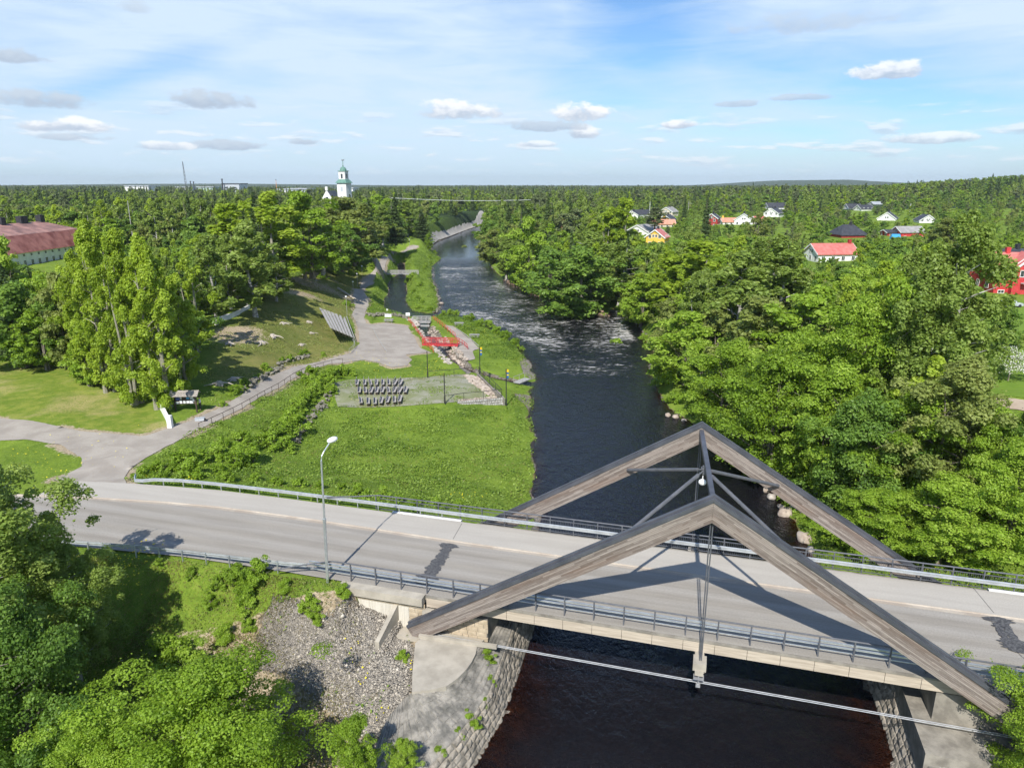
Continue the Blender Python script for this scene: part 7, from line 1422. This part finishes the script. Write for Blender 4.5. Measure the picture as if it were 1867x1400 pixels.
# ------------------------------------------------------------------ woods: trees one by one near, a far wood as one mass
CLEAR = G2([(-300, 900), (-300, 640), (0, 645), (60, 655), (150, 672), (215, 705), (260, 735), (300, 722), (345, 700), (368, 660), (372, 606), (400, 592), (470, 574), (490, 545), (502, 512), (560, 499), (620, 497), (650, 478), (690, 453), (740, 437), (775, 436), (800, 440)]) + [un(815, 446, -5)[:2], (20, 170), (30, 60)] + [SC(30, 40)[:2], SC(30, -40)[:2], SC(-90, -40)[:2]]
GARDEN = YL
def lim_near(px): return np.interp(px, [0, 60, 120, 170, 230, 300, 340, 380, 420, 470, 560, 640, 700, 780, 860, 900, 960, 1060, 1120, 1160, 1200, 1260, 1300, 1350, 1400, 1450, 1500, 1560, 1620, 1680, 1740, 1785, 1805, 1867], [470, 490, 480, 500, 450, 450, 440, 420, 375, 352, 350, 372, 366, 385, 400, 395, 385, 385, 380, 428, 432, 430, 440, 425, 425, 470, 480, 478, 470, 440, 420, 480, 745, 750])
def lim_mid(px): return np.interp(px, [0, 170, 200, 380, 420, 560, 590, 615, 642, 670, 800, 870, 1100, 1150, 1250, 1330, 1500, 1700, 1867], [372, 372, 352, 350, 345, 343, 362, 350, 350, 344, 342, 345, 352, 398, 408, 408, 432, 410, 400])
def lim_far(px): return np.interp(px, [0, 250, 600, 613, 643, 660, 860, 1000, 1300, 1400, 1600, 1700, 1867], [336.5, 338, 341, 346, 346, 341, 336, 337.5, 338, 338, 337, 330, 318])
def lim_res(px, D): return np.interp(D, [180, 250, 330, 420, 520, 620], [446, 424, 398, 380, 360, 342])
KEEP = []                       # (px, half width, distance, lowest visible row) of things that trees in front must not hide
for (hx, hy, hr), spec in zip(HOUSES, HS + [None]):
    if spec is None: KEEP.append((1850, 42, hy, 520)); continue
    a, b = proj(hx, hy, spec[3] - spec[8] + .4 + spec[7] * .45); KEEP.append((a, hr * .55 / hy * FPX, hy, b))
KEEP += [(283, 38, 214, 432), (332, 34, 214, 428), (112, 54, 214, 486), (60, 40, 190, 448), (1634, 12, 300, 432)]
cands = []
D = 62.0
while D < 3600:
    g = 5.4 if D < 170 else 6.4 if D < 260 else 8.5 if D < 420 else 12 if D < 800 else 19 if D < 1500 else 34
    n = int(D * 2 * math.tan(rad(39)) / g)
    for i in range(n):
        x = -D * math.tan(rad(39)) + (i + random.random() * .9) * g; y = D + random.uniform(-.5, .5) * g; cands.append((x, y))
    D += g
cands = np.array(cands); CXs, CYs = cands[:, 0], cands[:, 1]
ok = (sdf(CLEAR, CXs, CYs) > 0) & (sdf(RIVER, CXs, CYs) > 2.6) & (sdf(PATH, CXs, CYs) > 3.5) & (sdf(GARDEN, CXs, CYs) > 2.5) & (sdf(ROADPOLY, CXs, CYs) > 5.0) & (sdf(POND, CXs, CYs) > 5) & (sdf(GB, CXs, CYs) > 2.5)
for (hx, hy, hr) in HOUSES: ok &= np.hypot(CXs - hx, (CYs - hy)) > hr * .62 + 1
ok &= ~((np.abs(CXs + 146) < 15) & (CYs > 100) & (CYs < 236)) & (np.hypot(CXs - CHX, CYs - CHY) > 10) & (np.hypot(CXs - x, CYs - 414) > 0)
ok &= ~((CXs < 0) & (CYs < 95))
px_, py_ = proj(CXs, CYs, 5.0)
ok &= (px_ > -140) & (px_ < 2010) & ~((px_ > 1735) & (CYs > 80) & (CYs < 162))
# keep the sight lines to the houses: gardens are open, trees there are few and low
resid = (CXs > 55) & (CYs > 190) & (CYs < 620) & (px_ > 1120)
ok &= ~(resid & (np.random.default_rng(3).uniform(0, 1, len(CXs)) < np.where(CYs < 300, .10, .22)))
# bridge-side grass strip on the right bank stays open
s_, c_ = to_sc(CXs, CYs); ok &= ~((c_ < 66) & (s_ < 24)) & ~((c_ < 58))
cands = cands[ok]; Hg = hgt(cands[:, 0], cands[:, 1], False)
WOOD = []
for (x, y), g in zip(cands, Hg):
    if any((x - a) ** 2 + (y - b) ** 2 < (r * .75) ** 2 for a, b, r in PLACED): continue
    D = y; px, _ = proj(x, y, g + 10); right = x > np.interp(y, [0, 100, 150, 200, 300, 400, 600, 4000], [25, 25, 15, 0, -10, -20, 10, 200]); u_ = random.random()
    n_ = float(fbm(x, y, 45, 91, 2))
    if D < 260: kind = ('maple' if u_ < .34 else 'birch' if u_ < .6 else 'alder' if u_ < .8 else 'aspen' if u_ < .9 else 'olive' if u_ < .97 else 'spruce') if right else ('birch' if u_ < .32 else 'aspen' if u_ < .5 else 'alder' if u_ < .7 else 'maple' if u_ < .84 else 'spruce' if u_ < .93 else 'olive')
    elif D < 800: kind = 'birch' if u_ < .34 else 'alder' if u_ < .52 else 'maple' if u_ < .62 else 'olive' if u_ < .72 else ('spruce' if n_ > .5 else 'pine') if u_ < .94 else 'aspen'
    else: kind = ('pine' if n_ < .5 else 'spruce') if u_ < .40 + .25 * (n_ > .55) else 'birch' if u_ < .74 else 'maple' if u_ < .84 else 'alder'
    base = {'maple': 11, 'aspen': 15, 'birch': 15, 'alder': 11, 'olive': 11, 'spruce': 17, 'pine': 16}[kind] * random.uniform(.78, 1.15)
    if D < 150 and right and D < 105: base *= .8
    if 55 < x and 190 < y < 620 and px > 1120: base *= .72
    lim = lim_near(px) if D < 190 else lim_mid(px) if D < 420 else lim_far(px)
    if 55 < x and 185 < y < 620 and px > 1120: lim = float(lim_res(px, D))
    lim = lim + abs(random.gauss(0, 1)) * (10 if D < 190 else 4 if D < 420 else 1.2) - (random.expovariate(1 / 2.2) if D > 600 and kind in ('spruce', 'pine') and random.random() < .3 else 0)
    zt = CAM_H - D * math.tan(PITCH + math.atan((lim - CY) / FPX)); hmax = zt - g
    h = min(base, hmax)
    # keep the long building, the barns and the villa in sight
    if D < 222 and px < 240 and D > 100: h = min(h, CAM_H - D * math.tan(PITCH + math.atan((np.interp(px, [0, 60, 100, 170, 240], [475, 490, 500, 470, 440]) - CY) / FPX)) - g)
    for (kp, kw, kd, ky) in KEEP:
        if D < kd and abs(px - kp) < kw + 300 * h / D: h = min(h, CAM_H - D * math.tan(PITCH + math.atan((ky - CY) / FPX)) - g)
    if h < 2.6: continue
    if h < 5: kind = 'maple' if kind in ('spruce', 'aspen', 'pine') else kind
    WOOD.append((h / D, kind, x, y, g, h, right))
WOOD.sort(reverse=True)
REG = [('left', 'wood on the left bank'), ('right', 'wood on the right bank')]
cnt = {}; rest = []
DESC = {'maple': 'bright broad-leaved tree', 'aspen': 'yellow-green aspen', 'birch': 'soft green drooping birch', 'alder': 'deep green rounded tree', 'olive': 'olive-brown half-leafed tree', 'spruce': 'dark pointed spruce', 'pine': 'bluish flat-topped pine'}
NIND = 330
for i, (q, kind, x, y, g, h, right) in enumerate(WOOD):
    if i < NIND:
        where = ('wood' if y < 150 else 'wood farther back') + (' on the right bank' if right else ' on the left bank'); lod = 1 if y < 170 else 2
        tree(kind, x, y, h, f"{DESC[kind]} in the dense {where}", lod, (i * 7) % 3, f"{DESC[kind]}s in the {where}", random.uniform(.9, 1.25), g)
    else: rest.append((kind, x, y, g, h))
print('wood trees', len(WOOD), 'rest', len(rest))
# the rest of the wood: one object of stuff, instanced from unlinked prototypes
KINDS = ['maple', 'aspen', 'birch', 'alder', 'olive', 'spruce', 'pine']
def far_proto_collection(lod, tagname):
    c = bpy.data.collections.new('prototypes_' + tagname); n = 0
    for ki, k in enumerate(KINDS):
        for sd_ in range(2):
            H, R, V, F, cv, tm = make_tree_data(k, lod, 500 + sd_ * 13 + ki)
            o = np_mesh(f'tree_{tagname}_{n:02d}', V / H, F, KM[k][0], attrs={'cv': cv}); COL.objects.unlink(o); c.objects.link(o); n += 1
    return c
def scatter(name, recs, coll, label=None):
    me = bpy.data.meshes.new(name); me.from_pydata([(x, y, g) for (k, x, y, g, h) in recs], [], [])
    idx = me.attributes.new('pick', 'INT', 'POINT'); idx.data.foreach_set('value', [KINDS.index(r[0]) * 2 + random.randrange(2) for r in recs])
    sc_ = me.attributes.new('size', 'FLOAT_VECTOR', 'POINT'); v = []
    for r in recs: w = r[4] * random.uniform(.9, 1.3); v += [w, w, r[4]]
    sc_.data.foreach_set('vector', v)
    ro = me.attributes.new('turn', 'FLOAT', 'POINT'); ro.data.foreach_set('value', [random.uniform(0, 6.28) for _ in recs])
    o = new_obj(name, me); ng = bpy.data.node_groups.new(name, 'GeometryNodeTree')
    ng.interface.new_socket('Geometry', in_out='INPUT', socket_type='NodeSocketGeometry'); ng.interface.new_socket('Geometry', in_out='OUTPUT', socket_type='NodeSocketGeometry')
    gi = ng.nodes.new('NodeGroupInput'); go = ng.nodes.new('NodeGroupOutput'); ip = ng.nodes.new('GeometryNodeInstanceOnPoints'); ci = ng.nodes.new('GeometryNodeCollectionInfo')
    ci.inputs['Collection'].default_value = coll; ci.inputs['Separate Children'].default_value = True; ci.inputs['Reset Children'].default_value = True
    def att(nm, ty): a = ng.nodes.new('GeometryNodeInputNamedAttribute'); a.data_type = ty; a.inputs['Name'].default_value = nm; return [s for s in a.outputs if s.enabled][0]
    ng.links.new(gi.outputs[0], ip.inputs['Points']); ng.links.new(ci.outputs[0], ip.inputs['Instance']); ip.inputs['Pick Instance'].default_value = True
    ng.links.new(att('pick', 'INT'), ip.inputs['Instance Index']); ng.links.new(att('size', 'FLOAT_VECTOR'), ip.inputs['Scale'])
    cx3 = ng.nodes.new('ShaderNodeCombineXYZ'); ng.links.new(att('turn', 'FLOAT'), cx3.inputs[2]); ng.links.new(cx3.outputs[0], ip.inputs['Rotation'])
    ng.links.new(ip.outputs[0], go.inputs[0]); md = o.modifiers.new('scatter', 'NODES'); md.node_group = ng
    return tag(o, kind='stuff')
cm_, cf_ = far_proto_collection(2, 'mid'), far_proto_collection(3, 'far')
scatter('background_wood', [r for r in rest if r[2] < 520], cm_); scatter('far_forest', [r for r in rest if r[2] >= 520], cf_)

# ================================================================== ground cover (nobody could count it)
def cover(name, poly, dens, size, mat, seed, mask=None, up=.5, asp=.5, h=.12, avoid=-.1, cl=3.0, terr_ok=False):
    P = np.array(poly); x0, y0 = P.min(0); x1, y1 = P.max(0); r_ = np.random.default_rng(seed); n = int((x1 - x0) * (y1 - y0) * dens)
    X, Y = r_.uniform(x0, x1, n), r_.uniform(y0, y1, n); k = sdf(poly, X, Y) < 0
    X, Y = X[k], Y[k]; m = fbm(X, Y, cl, seed + 3, 3); k = r_.uniform(0, 1, len(X)) < (sst(.38, .62, m) if mask is None else mask(X, Y, m))
    X, Y = X[k], Y[k]; k = (sdf(PATH, X, Y) > avoid) & ((sdf(TERRACE, X, Y) > .2) | terr_ok) & (sdf(ROADPOLY, X, Y) > .25) & (sdf(RIVER, X, Y) > .4) & (sdf(POND, X, Y) > .3) & (sdf(CHANNEL, X, Y) > .3) & (sdf(PADPOLY, X, Y) > .2) & (sdf(EASTGRAVEL, X, Y) > .2)
    X, Y = X[k], Y[k]; n = len(X)
    if n == 0: print('no cover', name); return None
    mm = fbm(X, Y, cl, seed + 3, 3); hh = h * (.4 + 1.6 * sst(.45, .7, mm)); Z = hgt(X, Y) + r_.uniform(.1, 1, n) * hh + (.07 if terr_ok else 0)
    Nn = r_.normal(0, 1, (n, 3)); Nn[:, 2] = np.abs(Nn[:, 2]) * .6 + up; C = np.stack([X, Y, Z], 1); sz = size * r_.uniform(.5, 1.4, n); V, F = leaf_arrays(C, Nn, sz, seed, asp)
    cv = np.clip(.5 + (vnoise(X, Y, 2.2, seed + 9) - .5) * .7 + r_.uniform(-.22, .22, n), 0, 1)
    return tag(np_mesh(name, V, F, mat, attrs={'cv': np.repeat(cv, 4)}), kind='stuff')
LOWB = G2([(226, 878), (340, 792), (430, 755), (520, 703), (575, 672), (612, 690), (616, 745), (835, 745), (930, 745), (930, 700), (980, 700), (990, 935), (850, 935), (640, 915), (420, 890), (250, 884)])
cover('meadow_plants', LOWB, 26, .20, L_WEED, 61, mask=lambda X, Y, m: .25 + .75 * sst(.42, .58, m), h=.22)
cover('meadow_straw', LOWB, 9, .20, L_DRY, 62, mask=lambda X, Y, m: sst(.55, .35, m) * .6, h=.15, asp=.25, up=.1)
UPB = G2([(600, 668), (690, 668), (722, 672), (745, 660), (790, 650), (850, 690), (870, 682), (880, 640), (850, 600), (790, 580), (900, 600), (950, 640), (985, 695), (870, 690), (780, 690), (610, 698)])
cover('plaza_grass', UPB, 14, .18, L_WEED, 63, h=.10)
BANKS = G2([(680, 592), (666, 560), (690, 505), (720, 470), (762, 450), (800, 468), (806, 480), (792, 500), (805, 550), (805, 572), (760, 572), (690, 575)])
cover('bank_grass', BANKS, 14, .26, L_WEED, 64, mask=lambda X, Y, m: .3 + .7 * sst(.4, .6, m), h=.35)
EASTB = G2([(790, 578), (850, 582), (905, 606), (955, 645), (960, 660), (900, 655), (876, 640), (858, 615), (830, 596)])
cover('east_bank_grass', EASTB, 20, .24, L_WEED, 65, mask=lambda X, Y, m: .4 + .6 * sst(.4, .6, m), h=.30)
HILL = G2([(345, 770), (370, 690), (385, 600), (470, 575), (500, 515), (620, 498), (660, 480), (650, 560), (648, 640), (560, 665), (500, 690), (440, 725)])
cover('hill_grass', HILL, 11, .20, L_OLIVE, 66, h=.12); cover('hill_straw', HILL, 7, .20, L_DRY, 67, mask=lambda X, Y, m: sst(.6, .4, m) * .7, h=.10, asp=.25, up=.1)
EMB = [SC(s, c)[:2] for s, c in ((-60, 36), (-46, 38), (-36, 39.2), (-24, 39.4), (-21, 38), (-19.5, 33), (-18, 24), (-30, 20), (-60, 20))]
def emb_mask(X, Y, m): return (.12 + .88 * sst(.46, .62, m)) * np.clip(.35 + sdf(GRAVELSLOPE, X, Y) / 2.5, .06, 1)
cover('embankment_plants', EMB, 42, .12, L_OLIVE, 68, mask=emb_mask, h=.22); cover('embankment_straw', EMB, 230, .15, L_DRY, 69, mask=lambda X, Y, m: (.25 + .75 * sst(.62, .42, m)) * np.clip(.75 + sdf(GRAVELSLOPE, X, Y) / 3, .12, 1), h=.22, asp=.16, up=.05)
cover('slope_weeds', GRAVELSLOPE, 30, .14, L_WEED, 70, mask=lambda X, Y, m: sst(.60, .68, m) * .8, h=.2, cl=1.8)
RBANK = [SC(s, c)[:2] for s, c in ((11, 51.5), (9.5, 60), (8, 72), (2, 88), (-4, 98), (4, 100), (14, 84), (24, 70), (60, 62), (60, 50.8), (24, 50.8))]
cover('right_bank_grass', RBANK, 16, .24, L_WEED, 71, mask=lambda X, Y, m: .45 + .55 * sst(.35, .6, m), h=.4)
LEFTV = [SC(s, c)[:2] for s, c in ((-51, 50.8), (-18, 50.9), (-17, 53), (-50, 53))]
cover('verge_plants', LEFTV, 40, .2, L_WEED, 72, h=.3)
cover('terrace_weeds', TERRACE, 40, .14, L_WEED, 73, mask=lambda X, Y, m: sst(.50, .64, m) * .8, h=.07, cl=2.2, terr_ok=True); cover('terrace_straw', TERRACE, 26, .12, L_DRY, 74, mask=lambda X, Y, m: sst(.42, .6, m) * .5, h=.05, asp=.3, cl=4, terr_ok=True)
def flowers(spots, seed):
    r_ = np.random.default_rng(seed); C = []
    for (px, py, sx_, n) in spots:
        p = gp(px, py); X = p[0] + r_.normal(0, sx_, n); Y = p[1] + r_.normal(0, sx_ * 1.4, n); C.append(np.stack([X, Y, hgt(X, Y) + .22], 1))
    C = np.concatenate(C); n = len(C); Nn = np.tile([0, -.3, 1.0], (n, 1)) + r_.normal(0, .3, (n, 3)); V, F = leaf_arrays(C, Nn, np.full(n, .10) * r_.uniform(.6, 1.2, n), seed, .9)
    tag(np_mesh('yellow_flowers', V, F, L_FLOWER, attrs={'cv': np.repeat(r_.uniform(.2, .9, n), 4)}), kind='stuff')
flowers([(238, 1020, .9, 60), (250, 1030, .9, 50), (289, 874, .6, 16), (345, 875, .6, 12), (665, 655, 3, 60), (680, 672, 2.5, 50), (760, 670, 2, 40), (790, 682, 1.6, 40), (800, 665, 2, 30), (700, 742, 1.2, 12), (655, 728, 1, 10), (690, 735, 1, 10), (808, 657, 1, 24), (875, 606, 2.5, 40), (890, 615, 2, 30), (860, 600, 1.5, 20), (672, 548, 1.6, 30), (703, 565, 1.5, 26), (943, 660, 1.2, 16), (852, 905, 1, 14), (690, 1310, .3, 6), (640, 1180, .3, 6), (660, 1235, .3, 7), (755, 1215, .35, 12), (1720, 1062, 1.2, 50), (1770, 1040, 3, 60), (1830, 1030, 3, 60), (1650, 1066, 1.0, 30), (120, 840, 3, 40), (60, 845, 3, 40), (420, 640, 3, 16)], 5)

# ------------------------------------------------------------------ air
mb = MB(); mb.box((0, 3000, 30), (16000, 8600, 130)); hz = mb.build('haze', None); hm, nt = new_mat('thin_summer_haze'); pv = nt.nodes.new('ShaderNodeVolumePrincipled'); pv.inputs['Color'].default_value = (.88, .94, 1, 1); pv.inputs['Density'].default_value = .00008; pv.inputs['Anisotropy'].default_value = .2
oo = nt.nodes.new('ShaderNodeOutputMaterial'); lk(nt, pv.outputs[0], oo.inputs['Volume']); hz.data.materials.append(hm); tag(hz, kind='stuff')
